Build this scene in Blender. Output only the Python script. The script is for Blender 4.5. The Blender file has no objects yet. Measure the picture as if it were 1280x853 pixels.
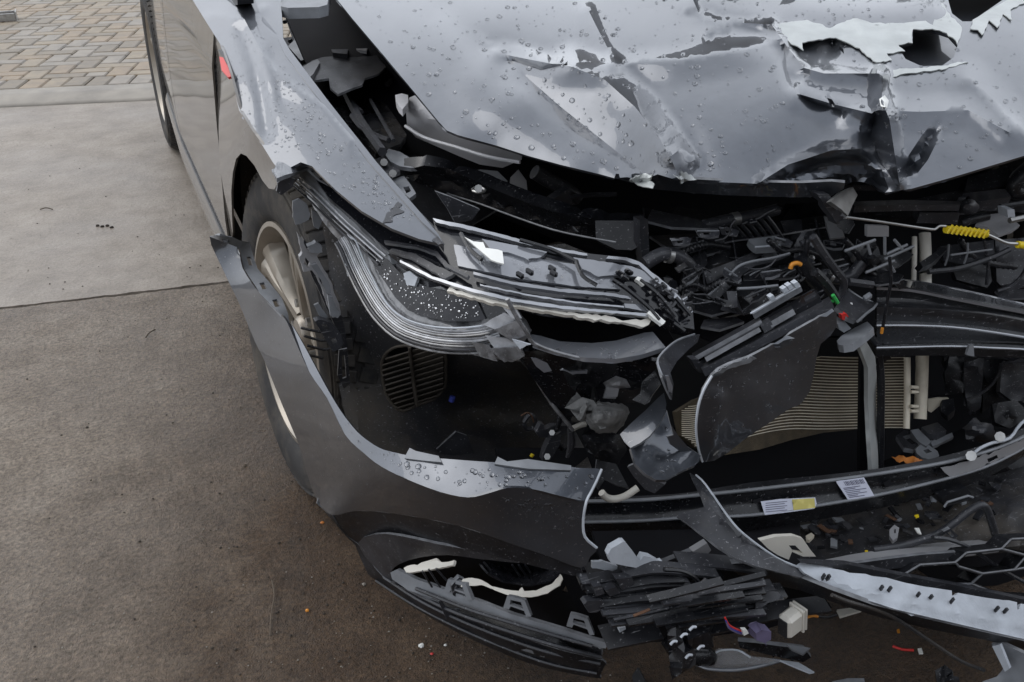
import bpy, math, random
import numpy as np
from mathutils import Vector, Matrix, noise as mnoise
from mathutils.geometry import delaunay_2d_cdt

random.seed(7); rng = np.random.default_rng(7)
scene = bpy.context.scene
COL = scene.collection
R_ = math.radians

# ------------------------------------------------------------------ camera
F_PX, PITCH, YAW, ROLL = 1349.5, 0.459318, 0.363289, -0.026359
CAMP = np.array([-0.248213, -1.860214, 1.197280])
FWD = np.array([math.sin(YAW)*math.cos(PITCH), math.cos(YAW)*math.cos(PITCH), -math.sin(PITCH)])
_R = np.array([math.cos(YAW), -math.sin(YAW), 0.0]); _U = np.cross(_R, FWD)
RGT = _R*math.cos(ROLL) + _U*math.sin(ROLL); UPV = -_R*math.sin(ROLL) + _U*math.cos(ROLL)
cd = bpy.data.cameras.new('camera'); cam = bpy.data.objects.new('camera', cd); COL.objects.link(cam)
cd.sensor_fit = 'HORIZONTAL'; cd.sensor_width = 36.0; cd.lens = F_PX/1280*36
cd.clip_start = 0.02; cd.clip_end = 600
cam.matrix_world = Matrix(((RGT[0], UPV[0], -FWD[0], CAMP[0]), (RGT[1], UPV[1], -FWD[1], CAMP[1]),
                           (RGT[2], UPV[2], -FWD[2], CAMP[2]), (0, 0, 0, 1)))
scene.camera = cam

# ------------------------------------------------------------------ sky, sun, exposure
SUN_EL, SUN_AZ = R_(50), R_(322)
w = bpy.data.worlds.new('World'); scene.world = w; w.use_nodes = True
nt = w.node_tree; nt.nodes.clear()
o_ = nt.nodes.new('ShaderNodeOutputWorld'); bg = nt.nodes.new('ShaderNodeBackground')
sky = nt.nodes.new('ShaderNodeTexSky'); sky.sky_type = 'NISHITA'; sky.sun_disc = False
sky.sun_elevation = SUN_EL; sky.sun_rotation = SUN_AZ; sky.dust_density = 3.0; sky.air_density = 1.2; sky.ozone_density = 1.0
hs = nt.nodes.new('ShaderNodeHueSaturation'); hs.inputs['Saturation'].default_value = 0.2
mx = nt.nodes.new('ShaderNodeMix'); mx.data_type = 'RGBA'; mx.inputs[0].default_value = 0.68
mx.inputs[7].default_value = (7.15, 7.6, 8.4, 1)
bg.inputs['Strength'].default_value = 0.125
nt.links.new(sky.outputs[0], hs.inputs['Color']); nt.links.new(hs.outputs[0], mx.inputs[6])
nt.links.new(mx.outputs[2], bg.inputs['Color']); nt.links.new(bg.outputs[0], o_.inputs['Surface'])
sl = bpy.data.lights.new('sun', 'SUN'); sl.energy = 0.5; sl.angle = R_(48); sl.color = (1.0, 0.97, 0.93)
so = bpy.data.objects.new('sun', sl); COL.objects.link(so)
sd = Vector((math.sin(SUN_AZ)*math.cos(SUN_EL), math.cos(SUN_AZ)*math.cos(SUN_EL), math.sin(SUN_EL)))
so.rotation_euler = sd.to_track_quat('Z', 'Y').to_euler(); so.location = (0, 0, 20)
vs = scene.view_settings; vs.view_transform = 'Standard'; vs.look = 'None'; vs.gamma = 1; vs.use_curve_mapping = False
vs.exposure = 0.52
scene.render.engine = 'CYCLES'

# ------------------------------------------------------------------ materials
def principled(name):
    m = bpy.data.materials.new(name); m.use_nodes = True
    t = m.node_tree; b = t.nodes['Principled BSDF']
    return m, t, b
def N(t, kind, **kw):
    n = t.nodes.new(kind)
    for k, v in kw.items():
        if k in n.inputs: n.inputs[k].default_value = v
        else: setattr(n, k, v)
    return n
def ramp(t, fac, stops):
    r = t.nodes.new('ShaderNodeValToRGB'); e = r.color_ramp.elements
    while len(e) < len(stops): e.new(0.5)
    for i, (p, c) in enumerate(stops):
        e[i].position = p; e[i].color = (*c, 1) if len(c) == 3 else c
    t.links.new(fac, r.inputs[0]); return r
def simple(name, col, rough=0.5, metal=0.0, coat=0.0, coat_r=0.05, var=0.25, vscale=14.0, dirt=0.0, dirt_col=(.13,.105,.08),
           bump=0.0, bscale=300.0, rvar=0.15, spec=0.5, dscale=6.0, speck=0.0, speck_col=(.22,.22,.23)):
    m, t, b = principled(name)
    tc = N(t, 'ShaderNodeTexCoord'); gp = N(t, 'ShaderNodeNewGeometry')
    n1 = N(t, 'ShaderNodeTexNoise', Scale=vscale, Detail=6.0); t.links.new(gp.outputs['Position'], n1.inputs['Vector'])
    lo = tuple(c*(1-var) for c in col); hi = tuple(min(1, c*(1+var)) for c in col)
    r = ramp(t, n1.outputs['Fac'], [(0.3, lo), (0.7, hi)])
    out = r.outputs[0]
    rr = N(t, 'ShaderNodeMapRange'); rr.inputs['To Min'].default_value = max(0.02, rough-rvar*rough); rr.inputs['To Max'].default_value = min(1, rough+rvar)
    t.links.new(n1.outputs['Fac'], rr.inputs['Value'])
    rout = rr.outputs[0]
    if dirt > 0:
        n2 = N(t, 'ShaderNodeTexNoise', Scale=dscale, Detail=9.0, Roughness=0.7); t.links.new(gp.outputs['Position'], n2.inputs['Vector'])
        f = ramp(t, n2.outputs['Fac'], [(0.62-dirt*0.35, (0, 0, 0)), (0.78-dirt*0.25, (1, 1, 1))])
        ml = N(t, 'ShaderNodeMath', operation='MULTIPLY'); ml.inputs[1].default_value = min(1, dirt*1.3)
        t.links.new(f.outputs[0], ml.inputs[0])
        mm = N(t, 'ShaderNodeMix', data_type='RGBA'); t.links.new(ml.outputs[0], mm.inputs[0]); t.links.new(out, mm.inputs[6])
        mm.inputs[7].default_value = (*dirt_col, 1); out = mm.outputs[2]
        mr = N(t, 'ShaderNodeMix', data_type='FLOAT'); t.links.new(ml.outputs[0], mr.inputs[0]); t.links.new(rout, mr.inputs[2]); mr.inputs[3].default_value = 0.85
        rout = mr.outputs[0]
    if speck > 0:
        n4 = N(t, 'ShaderNodeTexNoise', Scale=230.0, Detail=3.0, Roughness=.6); t.links.new(gp.outputs['Position'], n4.inputs['Vector'])
        f4 = ramp(t, n4.outputs['Fac'], [(.70-speck*.07, (0, 0, 0)), (.76-speck*.05, (1, 1, 1))])
        mp = N(t, 'ShaderNodeMapping'); mp.inputs['Rotation'].default_value = (.5, .9, .6); mp.inputs['Scale'].default_value = (14, 520, 380); t.links.new(gp.outputs['Position'], mp.inputs['Vector'])
        n5 = N(t, 'ShaderNodeTexNoise', Scale=1.0, Detail=2.0); t.links.new(mp.outputs[0], n5.inputs['Vector'])
        f5 = ramp(t, n5.outputs['Fac'], [(.69-speck*.03, (0, 0, 0)), (.74, (.6, .6, .6))])
        mxx = N(t, 'ShaderNodeMath', operation='MAXIMUM'); t.links.new(f4.outputs[0], mxx.inputs[0]); t.links.new(f5.outputs[0], mxx.inputs[1])
        ms = N(t, 'ShaderNodeMix', data_type='RGBA'); t.links.new(mxx.outputs[0], ms.inputs[0]); t.links.new(out, ms.inputs[6]); ms.inputs[7].default_value = (*speck_col, 1); out = ms.outputs[2]
    t.links.new(out, b.inputs['Base Color']); t.links.new(rout, b.inputs['Roughness'])
    b.inputs['Metallic'].default_value = metal; b.inputs['Coat Weight'].default_value = coat; b.inputs['Coat Roughness'].default_value = coat_r
    b.inputs['Specular IOR Level'].default_value = spec
    if bump > 0:
        n3 = N(t, 'ShaderNodeTexNoise', Scale=bscale, Detail=4.0); t.links.new(gp.outputs['Position'], n3.inputs['Vector'])
        bp = N(t, 'ShaderNodeBump', Strength=bump, Distance=0.002); t.links.new(n3.outputs['Fac'], bp.inputs['Height']); t.links.new(bp.outputs[0], b.inputs['Normal'])
    return m

M = {}
M['paint'] = simple('paint', (.092, .100, .116), 0.30, 0.85, 1.0, 0.012, var=.06, vscale=60, rvar=.05, dirt=.10, dirt_col=(.12,.11,.10), dscale=9)
M['paint_dusty'] = simple('paint_dusty', (.088, .080, .070), 0.36, 0.4, 0.9, 0.06, var=.1, vscale=10, rvar=.1, dirt=.36, dirt_col=(.15,.125,.098), dscale=4, speck=0.2)
M['paint_shaded'] = simple('paint_shaded', (.058, .064, .076), 0.30, 0.6, 1.0, 0.03, var=.1, vscale=20, rvar=.1, dirt=.25, dirt_col=(.12,.11,.10), dscale=14, speck=0.35)  # darker copy of the body paint, dim ground reflections put into its colour
M['black'] = simple('black', (.011, .0115, .0138), 0.28, spec=.38, var=.35, vscale=30, dirt=.16, dirt_col=(.075,.068,.06), dscale=16, rvar=.25, speck=0.8)
M['black_wet'] = simple('black_wet', (.008, .0085, .0105), 0.16, var=.3, vscale=25, rvar=.25, dirt=.12, dirt_col=(.06,.055,.05), dscale=22, speck=0.6)
M['gloss'] = simple('gloss', (.008, .0085, .011), 0.07, var=.2, rvar=.1, speck=0.4)
M['dusty'] = simple('dusty', (.085, .072, .058), 0.6, var=.3, vscale=30, dirt=.3, dirt_col=(.13,.105,.08), dscale=20)
M['liner'] = simple('liner', (.024, .024, .027), 0.5, var=.35, vscale=9, dirt=.5, dirt_col=(.10,.083,.062), dscale=5, bump=.25, bscale=500, speck=0.9)
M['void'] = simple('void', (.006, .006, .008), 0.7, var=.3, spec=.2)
M['grey'] = simple('grey', (.20, .21, .225), 0.42, var=.2, vscale=30, dirt=.14, dirt_col=(.09,.085,.08), dscale=18, speck=0.5)
M['dkgrey'] = simple('dkgrey', (.032, .033, .038), 0.30, spec=.42, var=.35, vscale=26, dirt=.2, dirt_col=(.11,.10,.088), dscale=15, speck=1.0)
M['raw'] = simple('raw', (.46, .49, .53), 0.5, var=.14, vscale=24, dirt=.13, dirt_col=(.2,.19,.18), dscale=26, bump=.3, bscale=180)
M['flake'] = simple('flake', (.46, .48, .47), 0.34, 0.35, var=.12, vscale=24, dirt=.1, dirt_col=(.35,.34,.3), dscale=20, bump=.25, bscale=90)
M['edge'] = simple('edge', (.15, .155, .165), 0.35, var=.35, vscale=60, dirt=.2, dirt_col=(.06,.06,.06), dscale=40)  # pale rims: broken plastic edges, with edge highlights put into the colour
M['tank_white'] = simple('tank_white', (.80, .80, .82), 0.35, var=.1, vscale=12, dirt=.15, dirt_col=(.3,.29,.28), dscale=10)
M['white'] = simple('white', (.78, .78, .74), 0.4, var=.08, dirt=.1, dirt_col=(.3,.28,.24), dscale=16)
M['ivory'] = simple('ivory', (.66, .63, .56), 0.4, var=.1, dirt=.12, dirt_col=(.25,.22,.18), dscale=20)
M['label_yellow'] = simple('label_yellow', (.62, .54, .16), 0.5, var=.1, dirt=.12, dirt_col=(.5,.48,.35), dscale=60)
M['silver'] = simple('silver', (.34, .35, .37), 0.22, 0.75, var=.12, rvar=.15, dirt=.12, dscale=25)
M['chrome'] = simple('chrome', (.75, .76, .78), 0.13, 1.0, var=.06, rvar=.1, dirt=.08, dscale=30)
M['lens'] = simple('lens', (.13, .132, .138), 0.14, 0.0, 1.0, .03, var=.6, vscale=40, rvar=.3, dirt=.34, dirt_col=(.50,.50,.52), dscale=34)
M['frost'] = simple('frost', (.42, .43, .45), 0.12, 0.0, 1.0, .03, var=.25, vscale=70, rvar=.3, dirt=.2, dirt_col=(.16,.16,.17), dscale=60)
M['lens_dark'] = simple('lens_dark', (.016, .0165, .020), 0.12, 0.0, .3, .03, var=.4, vscale=40, rvar=.3, speck=0.6, spec=.15)
M['lampgrey'] = simple('lampgrey', (.185, .193, .212), 0.10, 0.3, 1.0, .03, var=.08, vscale=20, rvar=.1, dirt=.05, dscale=30)
M['alloy'] = simple('alloy', (.34, .305, .255), 0.36, 0.55, 0.3, .1, var=.1, vscale=12, dirt=.3, dirt_col=(.25,.2,.15), dscale=9)
M['tyre'] = simple('tyre', (.034, .033, .033), 0.75, var=.3, vscale=20, dirt=.45, dirt_col=(.14,.12,.095), dscale=8, bump=.3, bscale=400, spec=.3)
M['cond'] = simple('cond', (.70, .64, .52), 0.45, 0.1, var=.16, vscale=16, dirt=.25, dirt_col=(.25,.2,.14), dscale=14)
M['fin'] = simple('fin', (.075, .058, .036), 0.6, 0.2, var=.4, vscale=60, dirt=.3, dirt_col=(.16,.12,.07), dscale=40, bump=.8, bscale=900)
M['tank'] = simple('tank', (.32, .32, .33), 0.33, var=.12, vscale=12, dirt=.15, dirt_col=(.16,.155,.15), dscale=10)
M['steel'] = simple('steel', (.42, .42, .41), 0.33, 0.85, var=.2, vscale=40, dirt=.2, dirt_col=(.12,.1,.08), dscale=25)
M['foam'] = simple('foam', (.20, .20, .195), 0.85, var=.35, vscale=60, dirt=.3, dirt_col=(.06,.055,.05), dscale=40, bump=1.0, bscale=160)
M['yellow'] = simple('yellow', (.78, .58, .015), 0.4, var=.08, dirt=.08, dirt_col=(.3,.22,.05), dscale=30)
M['red'] = simple('red', (.55, .03, .025), 0.35, var=.1)
M['orange'] = simple('orange', (.72, .28, .03), 0.45, var=.12)
M['leaf'] = simple('leaf', (.50, .17, .03), 0.55, var=.35, vscale=60, dirt=.2, dirt_col=(.2,.08,.02), dscale=60)
M['green'] = simple('green', (.04, .42, .09), 0.4, var=.1)
M['blue'] = simple('blue', (.05, .07, .35), 0.4, var=.1)
M['violet'] = simple('violet', (.15, .13, .22), 0.4, var=.2)
M['paper'] = simple('paper', (.62, .64, .74), 0.55, var=.06, dirt=.08, dirt_col=(.4,.4,.42), dscale=30)
M['ink'] = simple('ink', (.10, .10, .16), 0.6, var=.1)
M['rust'] = simple('rust', (.11, .055, .03), 0.7, var=.4, vscale=30)
M['wood'] = simple('wood', (.09, .07, .05), 0.8, var=.3, vscale=40)
def mk_water():
    m, t, b = principled('water'); b.inputs['Base Color'].default_value = (1, 1, 1, 1)
    b.inputs['Roughness'].default_value = 0.0; b.inputs['IOR'].default_value = 1.33; b.inputs['Transmission Weight'].default_value = 1.0
    return m
M['water'] = mk_water()
def mk_clear():
    m, t, b = principled('clear_plastic'); b.inputs['Base Color'].default_value = (.9, .92, .95, 1)
    b.inputs['Roughness'].default_value = 0.08; b.inputs['IOR'].default_value = 1.2; b.inputs['Transmission Weight'].default_value = 0.85
    return m
M['clear'] = mk_clear()

def mk_concrete(name, wet):
    m, t, b = principled(name); gp = N(t, 'ShaderNodeNewGeometry'); P = gp.outputs['Position']
    def noi(s, d=8.0, r=.6):
        n = N(t, 'ShaderNodeTexNoise', Scale=s, Detail=d, Roughness=r); t.links.new(P, n.inputs['Vector']); return n.outputs['Fac']
    big = noi(1.3, 5, .55); mid = noi(7, 8, .65); fine = noi(70, 6, .7); grit = noi(330, 3, .6)
    if wet:
        c1 = ramp(t, mid, [(.30, (.195, .157, .119)), (.5, (.278, .230, .182)), (.72, (.365, .314, .257))])
        sx = N(t, 'ShaderNodeSeparateXYZ'); t.links.new(P, sx.inputs[0])
        a1 = N(t, 'ShaderNodeMath', operation='MULTIPLY_ADD'); t.links.new(sx.outputs[0], a1.inputs[0]); a1.inputs[1].default_value = 1.25; a1.inputs[2].default_value = .62
        a2 = N(t, 'ShaderNodeMath', operation='MULTIPLY_ADD'); t.links.new(sx.outputs[1], a2.inputs[0]); a2.inputs[1].default_value = -.55; t.links.new(a1.outputs[0], a2.inputs[2])
        a3 = N(t, 'ShaderNodeMath', operation='MULTIPLY_ADD'); t.links.new(noi(2.6, 9, .68), a3.inputs[0]); a3.inputs[1].default_value = 1.1; t.links.new(a2.outputs[0], a3.inputs[2])
        wetf = ramp(t, a3.outputs[0], [(.72, (0, 0, 0)), (1.0, (.6, .6, .6))]); e = wetf.color_ramp.elements.new(.86); e.color = (.35, .35, .35, 1)
        a4 = N(t, 'ShaderNodeMapRange'); t.links.new(a3.outputs[0], a4.inputs['Value']); a4.inputs['From Min'].default_value = .5; a4.inputs['From Max'].default_value = 1.25
        dmp = ramp(t, mid, [(.30, (.050, .028, .014)), (.5, (.086, .052, .028)), (.72, (.135, .088, .052))])
        mw = N(t, 'ShaderNodeMix', data_type='RGBA'); t.links.new(a4.outputs[0], mw.inputs[0]); t.links.new(c1.outputs[0], mw.inputs[6]); t.links.new(dmp.outputs[0], mw.inputs[7])
        damp = ramp(t, big, [(.38, (.74, .70, .66)), (.60, (1, 1, 1))])
        class _o: pass
        c1 = _o(); c1.outputs = [mw.outputs[2]]
    else:
        c1 = ramp(t, mid, [(.30, (.215, .184, .150)), (.5, (.285, .248, .208)), (.72, (.355, .315, .27))])
        damp = ramp(t, big, [(.35, (.74, .71, .68)), (.62, (1, 1, 1))])
    mu = N(t, 'ShaderNodeMix', data_type='RGBA', blend_type='MULTIPLY'); mu.inputs[0].default_value = 1.0
    t.links.new(c1.outputs[0], mu.inputs[6]); t.links.new(damp.outputs[0], mu.inputs[7])
    g2 = N(t, 'ShaderNodeMath', operation='MULTIPLY_ADD'); t.links.new(noi(120, 5, .7), g2.inputs[0]); g2.inputs[1].default_value = .7; mm_ = N(t, 'ShaderNodeMath', operation='MULTIPLY'); t.links.new(noi(38, 6, .7), mm_.inputs[0]); mm_.inputs[1].default_value = .3; t.links.new(mm_.outputs[0], g2.inputs[2])
    gr = ramp(t, g2.outputs[0], [(.36, (.34, .31, .28)), (.5, (1, 1, 1)), (.64, (1.7, 1.66, 1.6))] if wet else [(.34, (.6, .58, .56)), (.5, (1, 1, 1)), (.66, (1.25, 1.24, 1.22))])
    mu2 = N(t, 'ShaderNodeMix', data_type='RGBA', blend_type='MULTIPLY'); mu2.inputs[0].default_value = 0.85
    t.links.new(mu.outputs[2], mu2.inputs[6]); t.links.new(gr.outputs[0], mu2.inputs[7])
    t.links.new(mu2.outputs[2], b.inputs['Base Color']); b.inputs['Specular IOR Level'].default_value = .38 if wet else .5
    ro = ramp(t, big, [(.36, (.24, .24, .24)), (.62, (.62, .62, .62))] if wet else [(.34, (.34, .34, .34)), (.6, (.62, .62, .62))])
    t.links.new(ro.outputs[0], b.inputs['Roughness'])
    s1 = N(t, 'ShaderNodeMath', operation='MULTIPLY_ADD'); t.links.new(grit, s1.inputs[0]); s1.inputs[1].default_value = .5; t.links.new(fine, s1.inputs[2])
    bp = N(t, 'ShaderNodeBump', Strength=.9 if wet else .4, Distance=0.016 if wet else .006); t.links.new(s1.outputs[0], bp.inputs['Height'])
    bp2 = N(t, 'ShaderNodeBump', Strength=.3, Distance=0.02); t.links.new(mid, bp2.inputs['Height']); t.links.new(bp.outputs[0], bp2.inputs['Normal'])
    t.links.new(bp2.outputs[0], b.inputs['Normal'])
    return m
M['conc_wet'] = mk_concrete('concrete_wet', True); M['conc'] = mk_concrete('concrete', False)
M['soil'] = simple('soil', (.045, .036, .028), 0.9, var=.4, vscale=10, bump=.5, bscale=120)
M['kerb'] = simple('kerb', (.26, .235, .20), 0.6, var=.2, vscale=9, dirt=.3, dirt_col=(.15,.135,.12), dscale=5, bump=.4, bscale=220)
PAV = [simple('paver_%s' % n, c, 0.5, var=.22, vscale=18, dirt=.25, dirt_col=(.2,.18,.16), dscale=7, bump=.5, bscale=150)
       for n, c in (('tan', (.235, .178, .118)), ('sand', (.235, .188, .130)), ('dun', (.18, .148, .108)), ('pale', (.23, .20, .163)))]
M['wall_dark'] = simple('wall_dark', (.10, .095, .09), 0.8, var=.2, vscale=2)
M['wall_brick'] = simple('wall_brick', (.20, .13, .10), 0.8, var=.3, vscale=3)
M['bark'] = simple('bark', (.06, .05, .04), 0.9, var=.3)

# ------------------------------------------------------------------ objects and shapes
WLOC = {}
def obj(name, verts, faces, mat, parent=None, smooth=True, kind=None, th=0, label=None, sharp=None, bev=0, split=False):
    v = np.asarray(verts, float); c = (v.min(0)+v.max(0))/2
    me = bpy.data.meshes.new(name); me.from_pydata((v-c).tolist(), [], [list(f) for f in faces])
    if smooth: me.polygons.foreach_set('use_smooth', [True]*len(me.polygons))
    if sharp and smooth: me.set_sharp_from_angle(angle=R_(sharp))
    me.materials.append(M[mat] if isinstance(mat, str) else mat); me.update()
    o = bpy.data.objects.new(name, me); COL.objects.link(o)
    pl = Vector((0, 0, 0))
    if parent is not None: o.parent = parent; pl = WLOC[parent.name]
    o.location = Vector(c) - pl; WLOC[o.name] = Vector(c)
    if kind: o['kind'] = kind
    if label: o['label'] = label
    if th:
        s = o.modifiers.new('thickness', 'SOLIDIFY'); s.thickness = th; s.offset = -1.0; s.use_even_offset = False
    if smooth and (th or split):
        e = o.modifiers.new('crisp', 'EDGE_SPLIT'); e.split_angle = R_(34)
    return o
def empty(name, loc):
    o = bpy.data.objects.new(name, None); COL.objects.link(o); o.location = loc; o.empty_display_size = .1; WLOC[o.name] = Vector(loc); return o
def tag(o, label, cat, group=None):
    o['label'] = label; o['category'] = cat
    if group: o['group'] = group
    return o
def ray(px, py): return FWD + RGT*(px-640)/F_PX - UPV*(py-426.5)/F_PX
def depth(px, py, on):
    """distance along the sight line at which it meets a real plane: ('z',h) ('y',v) ('x',v) or a plane (point, normal)"""
    r = ray(px, py); k = on[0]
    if k == 'z': return (on[1]-CAMP[2])/r[2]
    if k == 'y': return (on[1]-CAMP[1])/r[1]
    if k == 'x': return (on[1]-CAMP[0])/r[0]
    if k == 'd': return on[1]
    if k == 'f':                       # height field z = f(x, y)
        a, b = .3, 6.0
        for _ in range(50):
            m = (a+b)/2; p = CAMP+r*m
            if p[2] > on[1](p[0], p[1]): a = m
            else: b = m
        return (a+b)/2
    p0, n = np.array(on[1]), np.array(on[2]); return ((p0-CAMP) @ n)/(r @ n)
def at(px, py, on): return CAMP + ray(px, py)*depth(px, py, on)
def cr(P, n, closed=False):
    """Catmull-Rom resample"""
    P = np.asarray(P, float); out = []
    m = len(P); segs = m if closed else m-1
    for i in range(segs):
        p1, p2 = P[i], P[(i+1) % m]
        p0 = P[i-1] if (closed or i > 0) else 2*p1-p2
        p3 = P[(i+2) % m] if (closed or i+2 < m) else 2*p2-p1
        for k in range(n):
            u = k/n
            out.append(.5*((2*p1)+(-p0+p2)*u+(2*p0-5*p1+4*p2-p3)*u*u+(-p0+3*p1-3*p2+p3)*u**3))
    if not closed: out.append(P[-1])
    return np.array(out)
def inside(poly, x, y):
    poly = np.asarray(poly, float); x = np.asarray(x, float); y = np.asarray(y, float); r = np.zeros(x.shape, bool); j = len(poly)-1
    for i in range(len(poly)):
        xi, yi = poly[i]; xj, yj = poly[j]
        c = ((yi > y) != (yj > y)); 
        with np.errstate(divide='ignore', invalid='ignore'):
            r ^= c & (x < (xj-xi)*(y-yi)/(yj-yi+1e-12)+xi)
        j = i
    return r
def segdist(poly, x, y, closed=False):
    """distance to polyline, signed by side, plus the unsigned"""
    poly = np.asarray(poly, float); best = np.full(x.shape, 1e9); sg = np.ones(x.shape); par = np.zeros(x.shape)
    n = len(poly); L = 0; tot = sum(np.hypot(*(poly[i+1]-poly[i])) for i in range(n-1))
    for i in range(n if closed else n-1):
        a = poly[i]; b = poly[(i+1) % n]; d = b-a; l2 = d@d+1e-9
        u = np.clip(((x-a[0])*d[0]+(y-a[1])*d[1])/l2, 0, 1)
        dx = x-a[0]-u*d[0]; dy = y-a[1]-u*d[1]; dist = np.hypot(dx, dy)
        k = dist < best; best = np.where(k, dist, best); sg = np.where(k, np.sign(d[0]*dy-d[1]*dx), sg)
        par = np.where(k, (L+u*math.sqrt(l2))/max(tot, 1e-6), par); L += math.sqrt(l2)
    return best, sg, par
def tps(ctrl):
    P = np.array([c[:2] for c in ctrl], float)/200.; v = np.array([c[2] for c in ctrl], float); n = len(P)
    def phi(r): return np.where(r > 1e-9, r*r*np.log(r+1e-12), 0)
    K = phi(np.hypot(P[:, None, 0]-P[None, :, 0], P[:, None, 1]-P[None, :, 1])) + np.eye(n)*1e-6
    A = np.zeros((n+3, n+3)); A[:n, :n] = K; A[:n, n] = 1; A[:n, n+1:] = P; A[n, :n] = 1; A[n+1:, :n] = P.T
    s = np.linalg.lstsq(A, np.concatenate([v, [0, 0, 0]]), rcond=None)[0]
    def ev(x, y):
        x = np.asarray(x, float)/200.; y = np.asarray(y, float)/200.
        r = np.hypot(x[..., None]-P[:, 0], y[..., None]-P[:, 1])
        return phi(r) @ s[:n] + s[n] + s[n+1]*x + s[n+2]*y
    return ev
def surface(ctrl, folds=(), nz=None):
    """real surface through control points; in 1/depth a plane stays an exact plane. Returns eval(px,py)->points"""
    ev = tps([(c[0], c[1], 1.0/depth(c[0], c[1], c[2])) for c in ctrl])
    def f(x, y):
        x = np.atleast_1d(np.asarray(x, float)); y = np.atleast_1d(np.asarray(y, float))
        t = 1.0/ev(x, y)
        for fo in folds:
            k = fo[0]
            if k in ('v', 'g'):            # ('v' crease / 'g' soft, polyline, amp towards camera, width left, width right)
                d, s, u = segdist(fo[1], x, y); wd = np.where(s > 0, fo[3], fo[4]); q = d/wd
                pr = np.maximum(0, 1-q)**1.5 if k == 'v' else np.exp(-2*q*q)
                t = t - fo[2]*pr*(1 if len(fo) < 6 else (fo[5]+(1-fo[5])*u))
            elif k == 'pit':               # a dent with a sharp outline that tips towards one side
                poly = np.array(fo[1], float); ins = inside(poly, x, y); d, s, u = segdist(poly, x, y, True)
                ax = np.array(fo[3], float); ax /= np.hypot(*ax); pj = x*ax[0]+y*ax[1]; pp = poly@ax
                k2 = np.clip((pj-pp.min())/(pp.max()-pp.min()), 0, 1)
                t = t + np.where(ins, fo[2]*k2*np.clip(d/fo[4], 0, 1), 0)
        if nz:
            t = t + nz[0]*np.array([mnoise.fractal(Vector((a/nz[1], b/nz[1], nz[2] if len(nz) > 2 else 0.0)), 0.9, 2.0, 4) for a, b in zip(x, y)])
        X = (x-640)/F_PX; Y = (y-426.5)/F_PX
        return CAMP + (FWD[None]+X[:, None]*RGT[None]-Y[:, None]*UPV[None])*t[:, None]
    return f
def resample(poly, res, closed=True):
    poly = np.asarray(poly, float); out = []; n = len(poly)
    for i in range(n if closed else n-1):
        a = poly[i]; b = poly[(i+1) % n]; k = max(1, int(math.ceil(np.hypot(*(b-a))/res)))
        out += [a+(b-a)*j/k for j in range(k)]
    if not closed: out.append(poly[-1])
    return np.array(out)
def planar(on, poly):
    x = [p[0] for p in poly]; y = [p[1] for p in poly]
    return [(a, b, on) for a, b in ((min(x), min(y)), (max(x), min(y)), (min(x), max(y)), (max(x), max(y)))]
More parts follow.
